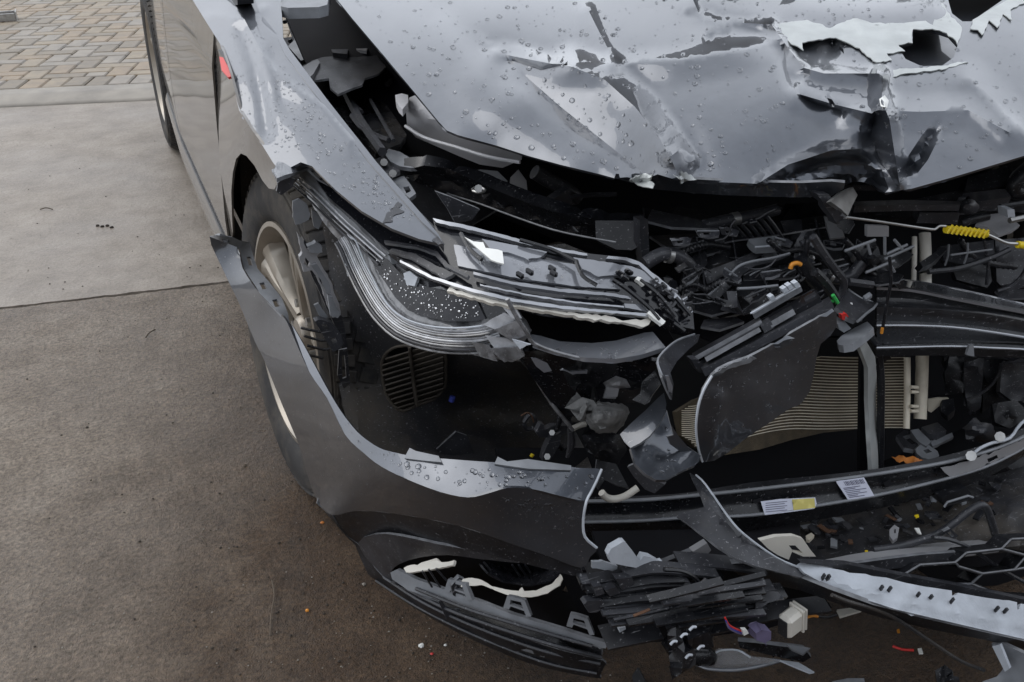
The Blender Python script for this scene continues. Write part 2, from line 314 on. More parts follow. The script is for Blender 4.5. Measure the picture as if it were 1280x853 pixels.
def sheet(name, outline, mat, parent, on=None, ctrl=None, th=.003, res=14, folds=(), holes=(), nz=None, curve=0, smooth=True,
          rag=0.0, kind=None, label=None, surf=None, sharp=None, lift=0.0, lines=()):
    poly = np.asarray(outline, float)
    if curve: poly = cr(poly, curve, True)
    if surf is None: surf = surface(ctrl if ctrl else planar(on, poly), folds, nz)
    P = resample(poly, res)
    if rag:
        P = P + rng.normal(0, rag, P.shape)
    pts = [tuple(p) for p in P]; edges = [(i, (i+1) % len(P)) for i in range(len(P))]
    for h in holes:
        H = resample(np.asarray(h, float), res); b = len(pts); pts += [tuple(p) for p in H]; edges += [(b+i, b+(i+1) % len(H)) for i in range(len(H))]
    LN = []
    for ln in lines:
        q = resample(np.asarray(ln, float), res*.8, False); kk = inside(P, q[:, 0], q[:, 1]); dd, _, _ = segdist(P, q[:, 0], q[:, 1], True); kk &= dd > res*.3
        for h in holes: kk &= ~inside(h, q[:, 0], q[:, 1])
        last = None
        for pt_, k_ in zip(q, kk):
            if not k_: last = None; continue
            pts.append(tuple(pt_)); LN.append(pt_)
            if last is not None: edges.append((last, len(pts)-1))
            last = len(pts)-1
    x0, y0 = P.min(0); x1, y1 = P.max(0)
    gx, gy = np.meshgrid(np.arange(x0+res/2, x1, res), np.arange(y0+res/2, y1, res)); gx = gx.ravel()+rng.uniform(-.22, .22, gx.size)*res; gy = gy.ravel()+rng.uniform(-.22, .22, gy.size)*res
    if gx.size:
        k = inside(P, gx, gy); d, _, _ = segdist(P, gx, gy, True); k &= d > res*.45
        for h in holes:
            k &= ~inside(h, gx, gy); d, _, _ = segdist(np.asarray(h, float), gx, gy, True); k &= d > res*.35
        for ln in lines:
            dl, _, _ = segdist(np.asarray(ln, float), gx, gy); k &= dl > res*.42
        pts += list(zip(gx[k], gy[k]))
    vo, eo, fo, *_ = delaunay_2d_cdt([Vector(p) for p in pts], edges, [], 0, 1e-4)
    V = np.array([(v[0], v[1]) for v in vo]); Fc = [f for f in fo]
    cen = np.array([V[list(f)].mean(0) for f in Fc]); ok = inside(P, cen[:, 0], cen[:, 1])
    for h in holes: ok &= ~inside(h, cen[:, 0], cen[:, 1])
    Fc = [f for f, k in zip(Fc, ok) if k]
    W = surf(V[:, 0], V[:, 1])
    if lift: W = W + (CAMP-W)/np.linalg.norm(CAMP-W, axis=1)[:, None]*lift
    out = []
    for f in Fc:
        a, b, c = W[f[0]], W[f[1]], W[f[2]]
        out.append(tuple(f) if np.cross(b-a, c-a) @ (CAMP-a) > 0 else tuple(reversed(f)))
    o = obj(name, W, out, mat, parent, smooth, kind, th, label, sharp)
    if th and th <= .009 and mat in ('black', 'dkgrey', 'black_wet', 'paint_shaded', 'grey', 'liner') and name not in ('painted_face', 'splash_liner'):
        o.data.materials.append(M['edge']); o.modifiers['thickness'].material_offset_rim = 1
    return o, surf
def tube(name, pts, r, mat, parent=None, seg=8, n=6, kind=None, label=None, flat=1.0):
    P = cr(pts, n) if n > 1 and len(pts) > 2 else np.asarray(pts, float)
    rr = np.full(len(P), r) if np.isscalar(r) else np.interp(np.linspace(0, 1, len(P)), np.linspace(0, 1, len(r)), r)
    V = []; Fs = []; T = np.gradient(P, axis=0); T /= np.linalg.norm(T, axis=1)[:, None]+1e-12
    ref = np.array([.13, .21, .97]); 
    if abs(T[0]@ref) > .9: ref = np.array([.97, .1, .2])
    u = np.cross(T[0], ref); u /= np.linalg.norm(u)
    for i, p in enumerate(P):
        u = u-T[i]*(u@T[i]); u /= np.linalg.norm(u)+1e-12; v = np.cross(T[i], u)
        for k in range(seg):
            a = 2*math.pi*k/seg; V.append(p+rr[i]*(math.cos(a)*u+math.sin(a)*v*flat))
    for i in range(len(P)-1):
        for k in range(seg):
            a = i*seg+k; b = i*seg+(k+1) % seg; Fs.append((a, b, b+seg, a+seg))
    Fs.append(tuple(range(seg-1, -1, -1))); b = (len(P)-1)*seg; Fs.append(tuple(range(b, b+seg)))
    return obj(name, V, Fs, mat, parent, True, kind, 0, label, 50)
def ptube(name, pxs, on, r, mat, parent=None, **kw):
    return tube(name, [at(p[0], p[1], p[2] if len(p) > 2 else on) for p in pxs], r, mat, parent, **kw)
def boxmesh(c, u, v, w_, sx, sy, sz, bev=.0):
    c = np.asarray(c, float); V = []
    ax = [np.asarray(q, float)/np.linalg.norm(q) for q in (u, v, w_)]
    if bev <= 0:
        for k in (-1, 1):
            for j in (-1, 1):
                for i in (-1, 1): V.append(c+ax[0]*i*sx/2+ax[1]*j*sy/2+ax[2]*k*sz/2)
        F_ = [(0, 2, 3, 1), (4, 5, 7, 6), (0, 1, 5, 4), (2, 6, 7, 3), (0, 4, 6, 2), (1, 3, 7, 5)]
        return V, F_
    h = np.array([sx, sy, sz])/2; idx = {}
    for k in (-1, 1):
        for j in (-1, 1):
            for i in (-1, 1):
                for a in range(3):
                    s = np.array([i, j, k], float)*(h-bev); s[a] += [i, j, k][a]*bev
                    idx[(i, j, k, a)] = len(V); V.append(c+ax[0]*s[0]+ax[1]*s[1]+ax[2]*s[2])
    F_ = []
    q = [(-1, -1), (1, -1), (1, 1), (-1, 1)]
    for a in range(3):
        b, d = (a+1) % 3, (a+2) % 3
        for s in (-1, 1):
            f = []
            for (p, r) in q:
                e = [0, 0, 0]; e[a] = s; e[b] = p; e[d] = r; f.append(idx[(*e, a)])
            F_.append(f if s > 0 else f[::-1])
    for a in range(3):
        b, d = (a+1) % 3, (a+2) % 3
        for p in (-1, 1):
            for r in (-1, 1):
                e0 = [0, 0, 0]; e1 = [0, 0, 0]; e0[a] = -1; e1[a] = 1
                for e in (e0, e1): e[b] = p; e[d] = r
                F_.append([idx[(*e0, b)], idx[(*e1, b)], idx[(*e1, d)], idx[(*e0, d)]])
    for i in (-1, 1):
        for j in (-1, 1):
            for k in (-1, 1): F_.append([idx[(i, j, k, 0)], idx[(i, j, k, 1)], idx[(i, j, k, 2)]])
    return V, F_
def box(name, c, s, mat, parent=None, u=(1, 0, 0), v=(0, 1, 0), bev=.002, **kw):
    w_ = np.cross(u, v); v = np.cross(w_, u); V, F_ = boxmesh(c, u, v, w_, *s, bev)
    return obj(name, V, F_, mat, parent, False, **kw)
def lathe(name, prof, c, axis, mat, parent=None, n=48, a0=0, a1=2*math.pi, **kw):
    """profile of (radius, offset along axis); axis is world x tilted about z"""
    ax = np.asarray(axis, float); ax /= np.linalg.norm(ax); u = np.cross(ax, (0, 0, 1.)); u /= np.linalg.norm(u); v = np.cross(u, ax)
    V = []; Fs = []; full = abs(a1-a0-2*math.pi) < 1e-6; m = n if full else n+1; k = len(prof)
    for i in range(m):
        a = a0+(a1-a0)*i/n
        for r, h in prof: V.append(np.asarray(c)+ax*h+r*(math.cos(a)*u+math.sin(a)*v))
    for i in range(n):
        for j in range(k-1):
            p = i*k+j; q = ((i+1) % m)*k+j; Fs.append((p, q, q+1, p+1))
    return obj(name, V, Fs, mat, parent, True, sharp=40, **kw)
def loft(name, rows, mat, parent=None, nu=6, nv=4, **kw):
    """rows of world points, smoothed both ways"""
    rows = [cr(r, nu) for r in rows]; A = np.array(rows); B = np.array([cr(A[:, j], nv) for j in range(A.shape[1])])  # [u][v]
    U, V_ = B.shape[:2]; V = B.reshape(-1, 3); Fs = []
    for i in range(U-1):
        for j in range(V_-1):
            a = i*V_+j; Fs.append((a, a+1, a+V_+1, a+V_))
    a, b, c = V[Fs[0][0]], V[Fs[0][1]], V[Fs[0][2]]
    if kw.pop('face', 1) and np.cross(b-a, c-a) @ (CAMP-a) < 0: Fs = [f[::-1] for f in Fs]
    return obj(name, V, Fs, mat, parent, True, **kw)
def merge(parts):
    V = []; Fs = []
    for v, f in parts:
        b = len(V); V += [tuple(q) for q in v]; Fs += [tuple(i+b for i in g) for g in f]
    return V, Fs
def drops(name, surf, poly, n, parent, r0=.0012, r1=.0036, mat='water', power=2.2, holes=(), wmin=0):
    """beads of rain standing on a panel: flattened domes"""
    poly = np.asarray(poly, float); lo = poly.min(0); hi = poly.max(0); got = []
    tries = 0
    while len(got) < n and tries < n*30:
        tries += 1
        p = lo+(hi-lo)*rng.random(2)
        if not inside(poly, np.array([p[0]]), np.array([p[1]]))[0]: continue
        if any(inside(h, np.array([p[0]]), np.array([p[1]]))[0] for h in holes): continue
        got.append(p)
    if not got: return
    G = np.array(got); W = surf(G[:, 0], G[:, 1]); Wx = surf(G[:, 0]+1.5, G[:, 1]); Wy = surf(G[:, 0], G[:, 1]+1.5)
    V = []; Fs = []
    for w0, wx, wy in zip(W, Wx, Wy):
        nn = np.cross(wx-w0, wy-w0); nn /= np.linalg.norm(nn)+1e-12
        if nn @ (CAMP-w0) < 0: nn = -nn
        u = wx-w0; u -= nn*(u@nn); u /= np.linalg.norm(u)+1e-12; v = np.cross(nn, u)
        r = r0+(r1-r0)*rng.random()**power; e = rng.uniform(.9, 1.12); h = r*rng.uniform(.6, .9); a0 = rng.uniform(0, 6); b = len(V); k = 10
        wob = rng.uniform(.92, 1.08, k)
        for rr, hh in ((1.0, -.1), (.9, .45), (.55, .85)):
            for i in range(k):
                a = a0+2*math.pi*i/k; V.append(w0+nn*h*hh+r*rr*wob[i]*(math.cos(a)*u*e+math.sin(a)*v/e))
        V.append(w0+nn*h)
        for q in range(2):
            for i in range(k):
                a = b+q*k+i; c = b+q*k+(i+1) % k; Fs.append((a, c, c+k, a+k))
        for i in range(k): Fs.append((b+2*k+i, b+2*k+(i+1) % k, b+3*k))
    return obj(name, V, Fs, mat, parent, True, 'stuff')
# ================================================================== the setting
def struct(o): o['kind'] = 'structure'; return o
struct(obj('ground', [(-150, -150, -.05), (150, -150, -.05), (150, 150, -.05), (-150, 150, -.05)], [(0, 1, 2, 3)], 'soil', None, False))
def y_crack(x): return 1.091-.123*x
def y_kerb(x): return 3.469-.28*x if x < 1.2 else 3.133
xs = np.concatenate([np.linspace(-14, -1.4, 10), np.arange(-1.38, 1.4, .012), np.linspace(1.42, 14, 8)])
jag = np.array([.010*mnoise.noise(Vector((x*9, 0, 3)))+.006*mnoise.noise(Vector((x*45, 2, 0))) for x in xs])
gap = np.array([.013+.016*abs(mnoise.noise(Vector((x*14, 5, 1)))) for x in xs])
def slab(name, y_near, y_far, mat):
    V = []; Fs = []; n = len(xs)
    for x, a, b in zip(xs, y_near, y_far): V += [(x, a, -.045), (x, a, 0), (x, b, 0), (x, b, -.045)]
    for i in range(n-1):
        for k in range(3): Fs.append((i*4+k, (i+1)*4+k, (i+1)*4+k+1, i*4+k+1))
    return struct(obj(name, V, Fs, mat, None, False))
yc = np.array([y_crack(x) for x in xs])
slab('concrete_slab', np.full(len(xs), -14.0), yc+jag-gap/2, 'conc_wet')
slab('concrete_slab', yc+jag*.8+gap/2, np.array([3.469-.28*x for x in xs]), 'conc')

# kerb along the far edge of the slab, a low rounded strip
kd = np.array([1, -.28, 0.]); kd /= np.linalg.norm(kd); kn = np.array([-kd[1], kd[0], 0.])
k0 = np.array([0, 3.469, 0.]); V = []; Fs = []
prof = [(.003, -.05), (.005, .004), (.03, .012), (.09, .024), (.13, .030), (.235, .032), (.235, -.05)]
ks = np.linspace(-8, 8, 60)
for s in ks:
    for d, z in prof: V.append(k0+kd*s+kn*(d+.004*mnoise.noise(Vector((s*3, d*9, 0))))+np.array([0, 0, z+.003*mnoise.noise(Vector((s*5, d*20, 4)))]))
m_ = len(prof)
for i in range(len(ks)-1):
    for k in range(m_-1): Fs.append((i*m_+k, (i+1)*m_+k, (i+1)*m_+k+1, i*m_+k+1))
struct(obj('kerb', V, Fs, 'kerb'))

# block paved yard: bedding sheet and single pavers in herringbone behind a soldier course
a_ = k0+kn*.235
bed = [a_+kd*-14, a_+kd*14, a_+kd*14+kn*16, a_+kd*-14+kn*16]
yard = struct(obj('paved_yard', [(p[0], p[1], .012) for p in bed], [(0, 1, 2, 3)], 'soil', None, False))
PW, PL, G_ = .105, .21, .006
def paver_mesh(sx, sy, mat, nm):
    V, F_ = boxmesh((0, 0, 0), (1, 0, 0), (0, 1, 0), (0, 0, 1), sx-G_, sy-G_, .05, .007)
    me = bpy.data.meshes.new(nm); me.from_pydata([tuple(v) for v in V], [], F_); me.materials.append(mat); return me
PM = {(o, i): paver_mesh(*((PL, PW) if o == 0 else (PW, PL)), PAV[i], 'paver') for o in (0, 1) for i in range(4)}
cells = []
for i in range(-26, 26):       # soldier course along the kerb
    cells.append((i*PW, .003+PL/2, 1))
for c in range(-60, 60):       # 90 degree herringbone from two interleaved diagonals
    for r in range(-60, 60):
        bx, by = (c+2*r)*PW, (c-2*r)*PW
        cells.append((bx+PL/2, by+PW/2, 0)); cells.append((bx+PL+PW/2, by+PW-PL/2+PW*0, 1))
ang = math.atan2(kd[1], kd[0]); got = []
used = set(); cut = []
for s, d, o in cells:
    if o == 1 and abs(d-(.003+PL/2)) < 1e-6: pass
    elif d-(PL/2 if o else PW/2) < PL+.004:
        hi = d+(PL/2 if o else PW/2); lo = PL+.004
        if hi-lo > .03 and -3.2 < s < 3.2: cut.append((s, (lo+hi)/2, PW if o else PL, hi-lo))
        continue
    if not (-3.2 < s < 3.2 and d < 5.2): continue
    key = (round(s, 3), round(d, 3))
    if key in used: continue
    used.add(key)
    w_ = a_+kd*s+kn*d; t = (w_-CAMP); z = t@FWD; px = 640+F_PX*(t@RGT)/z
    t2 = t+np.array([0, 0, .03]); py = 426.5-F_PX*(t2@UPV)/z
    vis = (-30 < px < 215 and -25 < py < 135)
    got.append((0 if vis else 1, z, w_, o))
got.sort(key=lambda q: (q[0], q[1]))
rest = []
for n_, (vis, z, w_, o) in enumerate(got):
    i = int(rng.integers(0, 4)); zz = .008+rng.uniform(-.002, .002)
    if n_ < 300 and vis == 0:
        b = bpy.data.objects.new('paver', PM[(o, i)]); COL.objects.link(b); b.parent = yard
        b.location = Vector((w_[0], w_[1], zz))-WLOC[yard.name]; b.rotation_euler = (rng.normal(0, .006), rng.normal(0, .006), ang+rng.normal(0, .012))
    else:
        sx, sy = (PL, PW) if o == 0 else (PW, PL)
        rest.append(boxmesh((w_[0], w_[1], zz), kd, kn, (0, 0, 1), sx-G_, sy-G_, .05, .007))
for k, (s, d, sx, sy) in enumerate(cut):       # blocks cut to meet the soldier course
    w_ = a_+kd*s+kn*d; V, F_ = boxmesh((w_[0], w_[1], .008), kd, kn, (0, 0, 1), sx-G_, sy-G_, .05, .005)
    if -1.4 < s < .6: obj('paver', V, F_, PAV[k % 4], yard, False)
    else: rest.append((V, F_))
V, Fs = merge(rest); obj('paver_field', V, Fs, PAV[1], yard, False, 'stuff')

# grit and small stones on the near slab
def stone(c, r):
    V = []; F_ = []
    for j, (zz, q) in enumerate(((-.2, .8), (.35, 1.0), (.75, .6))):
        for k in range(6):
            a = 6.283*k/6+.3*j; rr = r*q*rng.uniform(.75, 1.2); V.append((c[0]+rr*math.cos(a), c[1]+rr*math.sin(a)*.9, c[2]+zz*r))
    V.append((c[0], c[1], c[2]+r*.9))
    for j in range(2):
        for k in range(6): F_.append((j*6+k, j*6+(k+1) % 6, j*6+6+(k+1) % 6, j*6+6+k))
    for k in range(6): F_.append((12+k, 12+(k+1) % 6, 18))
    return V, F_
for nm, n, rr, mt in (('grit', 900, (.0008, .0030), 'soil'), ('pale_grit', 900, (.0005, .0020), 'kerb')):
    P_ = []
    for k in range(n):
        x = rng.uniform(-1.1, 1.0); y = rng.uniform(-1.2, 1.6) if k % 5 else rng.uniform(1.2, 3.2)
        if k % 2: x = rng.normal(.15, .3); y = rng.normal(-.55, .28)
        P_.append(stone((x, y, 0), rng.uniform(*rr)))
    V, Fs = merge(P_); g = obj(nm, V, Fs, mt, None, False, 'stuff')
    tag(g, 'dark grit and crumbs of soil strewn over the concrete' if nm == 'grit' else 'pale grains of sand and chippings strewn over the concrete', 'grit')
def pebble(px, py, r, mt, label, cat='pebble', grp=None):
    p = at(px, py, ('z', 0)); V, F_ = stone((p[0], p[1], 0.0), r); return tag(obj('pebble', V, F_, mt, None, False), label, cat, grp)
pebble(527, 808, .0055, 'white', 'larger white stone chip on the concrete below the bumper lip')
pebble(557, 807, .003, 'white', 'small white stone chip just right of a larger white chip')
pebble(109, 535, .004, 'soil', 'dark crumb of soil alone on the mid left concrete')
pebble(455, 731, .004, 'kerb', 'tan pebble beside the outer edge of the bumper skirt')
pebble(403, 654, .004, 'leaf', 'rust coloured pebble near the outer edge of the bumper')
pebble(540, 818, .003, 'red', 'tiny red plastic crumb below the white stone chips')
pebble(306, 583, .005, 'wood', 'small dark pebble between the front tyre and open concrete')
pebble(384, 764, .004, 'orange', 'yellowish pebble at the bottom left of the concrete')
for k, (px, py) in enumerate(((122, 283), (128, 284), (134, 283), (140, 285))):
    p = at(px, py, ('z', 0)); V, F_ = stone((p[0], p[1], 0), .007)
    tag(obj('mud_crumb', V, F_, 'soil', None, False), ('leftmost', 'second from left', 'third from left', 'rightmost')[k]+' of four dark mud crumbs in a row on the pale slab', 'mud crumb', 'row of mud crumbs on the far slab')
def twig(pxs, r, label, mt='wood'):
    P = [at(x, y, ('z', .004+z)) for x, y, z in pxs]; return tag(tube('twig', P, r, mt, None, 5, 4), label, 'twig')
twig([(340, 725, 0), (343, 745, .004), (339, 770, .002), (338, 795, 0)], .0013, 'thin dark twig lying upright in the frame on near concrete')
twig([(245, 665, 0), (252, 672, .003), (258, 681, 0)], .001, 'very short dark twig left of the front tyre')
twig([(50, 262, 0), (58, 260, .004), (66, 262, 0)], .002, 'short dark twig on the pale far slab')
twig([(182, 422, 0), (187, 416, .003), (194, 412, 0)], .0016, 'short dark twig just below the joint in the concrete')

# steel channel lying on the pavers, top left
p = at(8, 21, ('z', .055)); c = tag(empty('metal_channel', (p[0], p[1], .03)), 'short rusty steel channel lying on the pavers', 'steel channel')
for nm, off, s in (('flange', (0, .06, .045), (.17, .008, .05)), ('flange', (0, -.06, .045), (.17, .008, .05)), ('web', (0, 0, .022), (.17, .128, .006))):
    box(nm, (p[0]-.03+off[0], p[1]+off[1], .012+off[2]), s, 'rust' if nm == 'web' else 'steel', c)
box('end_plate', (p[0]+.06, p[1], .06), (.006, .13, .06), 'steel', c)

# workshop behind the photographer and a brick row to the left: seen only as dark shapes mirrored in the paint
def shed(nm, label, x0, x1, y0, y1, h, mt, face):
    e = tag(empty(nm, ((x0+x1)/2, (y0+y1)/2, 0)), label, 'building')
    box('wall', ((x0+x1)/2, (y0+y1)/2, h/2-.05), (x1-x0, y1-y0, h), mt, e, bev=.02)
    box('roof', ((x0+x1)/2, (y0+y1)/2, h+.1), (x1-x0+.8, y1-y0+.8, .25), 'void', e, bev=.03)
    for k in range(4):
        if face == 'y0': box('window', (x0+(k+.5)*(x1-x0)/4, y0-.003, h*.55), (1.4, .03, 1.3), 'gloss', e)
        elif face == 'y': box('window', (x0+(k+.5)*(x1-x0)/4, y1+.003, h*.55), (1.4, .03, 1.3), 'gloss', e)
        else: box('window', (x1+.003, y0+(k+.5)*(y1-y0)/4, h*.5), (.03, 1.4, 1.3), 'gloss', e)
    return e
shed('workshop', 'dark workshop mirrored in the bent bonnet edge', -8, 12, -16, -10.5, 4.6, 'wall_dark', 'y')

# a bare tree beyond the car: the photograph shows it only as a reflection in the bonnet
tree = tag(empty('bare_tree', (17.0, 15.0, 0)), 'bare leafless tree mirrored in the dented bonnet', 'tree')
TV = []; TF_ = []
def limb(p, d, L, r, lv):
    q = p+d*L; b = len(TV); u = np.cross(d, (.3, .5, .8)); u /= np.linalg.norm(u); v = np.cross(d, u)
    for c, rr in ((p, r), (q, r*.68)):
        for k in range(5): TV.append(tuple(c+rr*(math.cos(k*1.2566)*u+math.sin(k*1.2566)*v)))
    for k in range(5): TF_.append((b+k, b+(k+1) % 5, b+5+(k+1) % 5, b+5+k))
    if lv == 0: return
    for k in range(3 if lv > 1 else 4):
        n = d+rng.normal(0, .48, 3)+np.array([0, 0, .12]); n /= np.linalg.norm(n); limb(p+d*L*(1 if k == 0 else rng.uniform(.55, 1)), n, L*rng.uniform(.62, .84), r*.62, lv-1)
tube('trunk', [(17.0, 15.0, -.05), (17.02, 15.0, 1.2), (16.95, 15.05, 2.4)], (.24, .19, .17), 'bark', tree, 10, 4)
limb(np.array([16.95, 15.05, 2.35]), np.array([0, 0, 1.]), 1.9, .15, 5); obj('crown', TV, TF_, 'bark', tree)
# ================================================================== the wrecked car
car = tag(empty('wrecked_car', (.86, 1.3, 0)), 'dark grey hatchback with smashed front end, crumpled bonnet and torn bumper', 'car')

def wing_z(x, y): return .700+.205*(y+.63)-.05*max(0, y-.05)-2.6*max(0, .07-x)**2
# ---- body side: profile of X over height, along Y
ZP = [.165, .19, .215, .262, .285, .30, .33, .42, .52, .62, .70, .738, .752, .775, .82, .87, .93]
XP = [.06, .0, -.026, -.034, -.028, -.020, -.026, -.030, -.029, -.025, -.020, -.018, -.016, -.011, -.002, .010, .030]
def side_x(y, z):
    x = np.interp(z, ZP, XP)
    x += .032*max(0, y-1.55) + .02*max(0, .1-y)
    d = math.hypot(y, z-.33)     # flare round the front arch
    if z > .26: x -= .012*math.exp(-((d-.375)/.05)**2)
    return x
def side_panel(name, y0, y1, z0, z1, mat, parent, arch=None, ny=26, nz_=22, th=.004, label=None):
    ys = np.linspace(y0, y1, ny); zs = np.linspace(z0, z1, nz_); V = []; idx = {}; Fs = []
    for i, y in enumerate(ys):
        for j, z in enumerate(zs):
            if name == 'front_wing_side': z = z0+(z-z0)/(z1-z0)*(min(z1, wing_z(-.03, y)+.004)-z0)
            yy, zz = y, z
            if arch:
                cy, cz, r = arch; d = math.hypot(y-cy, z-cz)
                if d < r: k = r/max(d, 1e-3); yy = cy+(y-cy)*k; zz = cz+(z-cz)*k
                ins = d < r-.75*max((y1-y0)/ny, (z1-z0)/nz_)
            else: ins = False
            idx[(i, j)] = None if ins else len(V)
            if not ins: V.append((side_x(yy, zz), yy, zz))
    for i in range(ny-1):
        for j in range(nz_-1):
            q = [idx[(i, j)], idx[(i+1, j)], idx[(i+1, j+1)], idx[(i, j+1)]]
            if None not in q: Fs.append(tuple(q)[::-1])
    return obj(name, V, Fs, mat, parent, True, None, th, label)
side_panel('sill', .40, 2.26, .165, .298, 'paint_dusty', car, nz_=10)
fd = side_panel('front_door', .405, 1.478, .305, .93, 'paint_dusty', car, nz_=34)
rd = side_panel('rear_door', 1.486, 2.30, .305, .93, 'paint_dusty', car, (2.62, .32, .375), nz_=34)
side_panel('rear_quarter', 2.308, 3.3, .20, .93, 'paint_dusty', car, (2.62, .32, .345), 34, 34)
# dark gap behind panels and cabin tub
box('inner_sill', (.12, 1.35, .45), (.12, 2.0, .5), 'void', car)
box('cabin_floor', (.88, 1.9, .22), (1.5, 2.6, .12), 'void', car)
# window glass and mirror foot
loft('window_glass', [[(.004, .62, .935), (.004, 1.4, .935), (.01, 2.2, .935)], [(.10, .80, 1.15), (.10, 1.4, 1.16), (.11, 2.1, 1.15)], [(.2, 1.0, 1.36), (.2, 1.4, 1.38), (.21, 2.0, 1.37)]], 'gloss', car, face=0, th=.004)
# black tube along the door seam, standing for its shadow line
tube('door_seam_shadow', [(side_x(y, .305)-.002, y, .302) for y in np.linspace(.43, 2.2, 9)], .004, 'black', car, 6, 2)

# ---- wheels
def wheel(y, steer, camber=0.0):
    ax = np.array([-math.cos(steer), -math.sin(steer), camber]); ax /= np.linalg.norm(ax)      # points to the outside of the car
    c = np.array([.097 if camber else .090, y, .316]); h = .1025
    wh = empty('wheel', c); wh.parent = car; wh.location = Vector(c)-WLOC[car.name]
    pr = [(.212, -.085), (.225, -.098), (.25, -.104), (.275, -.104), (.295, -.098), (.308, -.085), (.3125, -.06), (.3135, 0), (.3125, .06), (.308, .085), (.298, .097),
          (.292, .0975), (.291, .1005), (.275, .104), (.25, .104), (.228, .1), (.214, .092), (.208, .08)]
    lathe('tyre', pr, c, ax, 'tyre', wh, 96)
    # tread blocks: shoulder rows and two centre rows with real grooves
    u = np.cross(ax, (0, 0, 1.)); v = np.cross(u, ax); P_ = []
    for row, (off, wd, n, rad, tilt, sk) in enumerate(((.079, .034, 74, .3105, .45, .12), (.043, .03, 60, .3165, .04, .35), (.0, .034, 50, .317, 0, .3), (-.043, .03, 60, .3165, -.04, -.35), (-.079, .034, 74, .3105, -.45, -.12))):
        for k in range(n):
            a = 6.2832*(k+(row % 2)*.5)/n; rd_ = math.cos(a)*u+math.sin(a)*v; tg = -math.sin(a)*u+math.cos(a)*v
            nrm = rd_*math.cos(tilt)+ax*math.sin(tilt); ac = ax*math.cos(tilt)-rd_*math.sin(tilt)
            t2 = tg*math.cos(sk)+ac*math.sin(sk)
            P_.append(boxmesh(c+rd_*rad+ax*off, np.cross(nrm, t2), t2, nrm, wd, 6.2832*.315/n*.76, .010, .0012))
    V, Fs = merge(P_); obj('tread', V, Fs, 'tyre', wh, False, 'stuff')
    # rim: barrel, lip, five broad spokes with twin faces, hub
    lathe('rim', [(.196, -.09), (.205, -.08), (.19, -.05), (.188, .02), (.196, .075), (.206, .084), (.213, .09), (.213, .096), (.204, .097), (.199, .088), (.190, .070), (.186, .03)], c, ax, 'alloy', wh, 64)
    lathe('brake_disc', [(.0, .0), (.14, .0), (.14, -.022), (0, -.022)], c, ax, 'steel', wh, 40)
    for k in range(5):
        a = 6.2832*k/5+.5; rr = lambda q: math.cos(q)*u+math.sin(q)*v
        rows = []
        for r_, wd, dp in ((.038, .30, .058), (.09, .22, .066), (.14, .19, .074), (.178, .20, .078), (.196, .26, .082)):
            row = []
            for q, dd in ((-1.25, -.030), (-1, -.004), (-.35, .0), (0, -.010), (.35, .0), (1, -.004), (1.25, -.030)):
                wa = wd*q*(.045/ r_ if r_ < .1 else 1)*.9
                row.append(c+rr(a+wa)*r_+ax*(dp+dd))
            rows.append(row)
        loft('spoke', rows, 'alloy', wh, 2, 3, th=.006)
    lathe('hub_cap', [(0, .074), (.026, .072), (.032, .066), (.034, .05)], c, ax, 'alloy', wh, 24)
    for k in range(5):
        a = 6.2832*k/5+.5+.63; p = c+(math.cos(a)*u+math.sin(a)*v)*.056+ax*.06
        tube('wheel_bolt', [p-ax*.01, p+ax*.006], .0085, 'steel', wh, 6, 1)
    return wh
wheel(0.0, R_(5.5), .066); wheel(2.62, 0)
# arch tubs: dark half shells round both wheels
for y in (0.0, 2.62):
    lathe('arch_liner', [(.362, .12), (.365, -.10), (.30, -.12), (.1, -.12)], (.115, y, .33), (-1, 0, 0), 'liner', car, 40, -.1, 1.5, th=0)

# ---- front wing top (bent shell between the bonnet gap and the arch), beads of rain on it
WING = [(237, -6), (258, 28), (275, 55), (287, 92), (299, 138), (312, 160), (328, 182), (341, 203), (350, 215), (362, 210), (376, 203), (390, 208), (420, 238), (452, 264), (490, 286), (524, 299), (555, 306),
        (548, 293), (530, 271), (500, 238), (470, 202), (440, 165), (410, 126), (382, 90), (362, 62), (354, 48), (351, 30), (352, -6)]
wing_ctrl = [(a, b, ('f', wing_z)) for a, b in ((237, 0), (275, 55), (299, 138), (328, 182), (350, 215), (376, 203), (352, 0), (382, 90), (440, 165), (500, 238), (555, 306), (452, 264), (300, 20), (410, 190), (340, 120), (312, 90), (420, 238), (490, 286), (360, 160))]
wing_folds = [('v', [(297, 8), (335, 80), (366, 110), (402, 134), (440, 178)], .010, 30, 9), ('g', [(303, 38), (318, 80), (327, 120), (334, 165)], -.012, 11, 9),
              
              ('v', [(338, 72), (346, 95), (352, 125)], -.008, 12, 26), ('v', [(262, 20), (300, 26), (330, 10)], .006, 12, 10)]
wing_folds = [(f[0], f[1], f[2]*1.1, *f[3:]) for f in wing_folds]
wing, wing_s = sheet('front_wing', WING, 'paint', car, ctrl=wing_ctrl, folds=wing_folds, res=5, th=.004, lines=[f[1] for f in wing_folds if f[0] == 'v'])
drops('rain_beads', wing_s, [(345, 92), (380, 115), (430, 175), (500, 250), (530, 285), (450, 255), (390, 200), (350, 175), (335, 130)], 210, wing, .0011, .0030)
drops('rain_beads', wing_s, [(290, 15), (345, 60), (420, 150), (345, 200), (310, 150), (285, 80)], 240, wing, .0008, .0020)
WS = [(266, 14), (276, 56), (288, 92), (300, 138), (313, 160), (329, 182), (342, 203), (351, 216), (348, 227), (343, 237), (336, 236), (328, 226), (318, 207), (308, 195), (301, 192), (295, 199), (291, 216), (289, 240), (290, 270), (291, 294), (286, 302), (281, 292), (277, 250), (273, 200), (271, 160), (268, 118), (265, 60)]
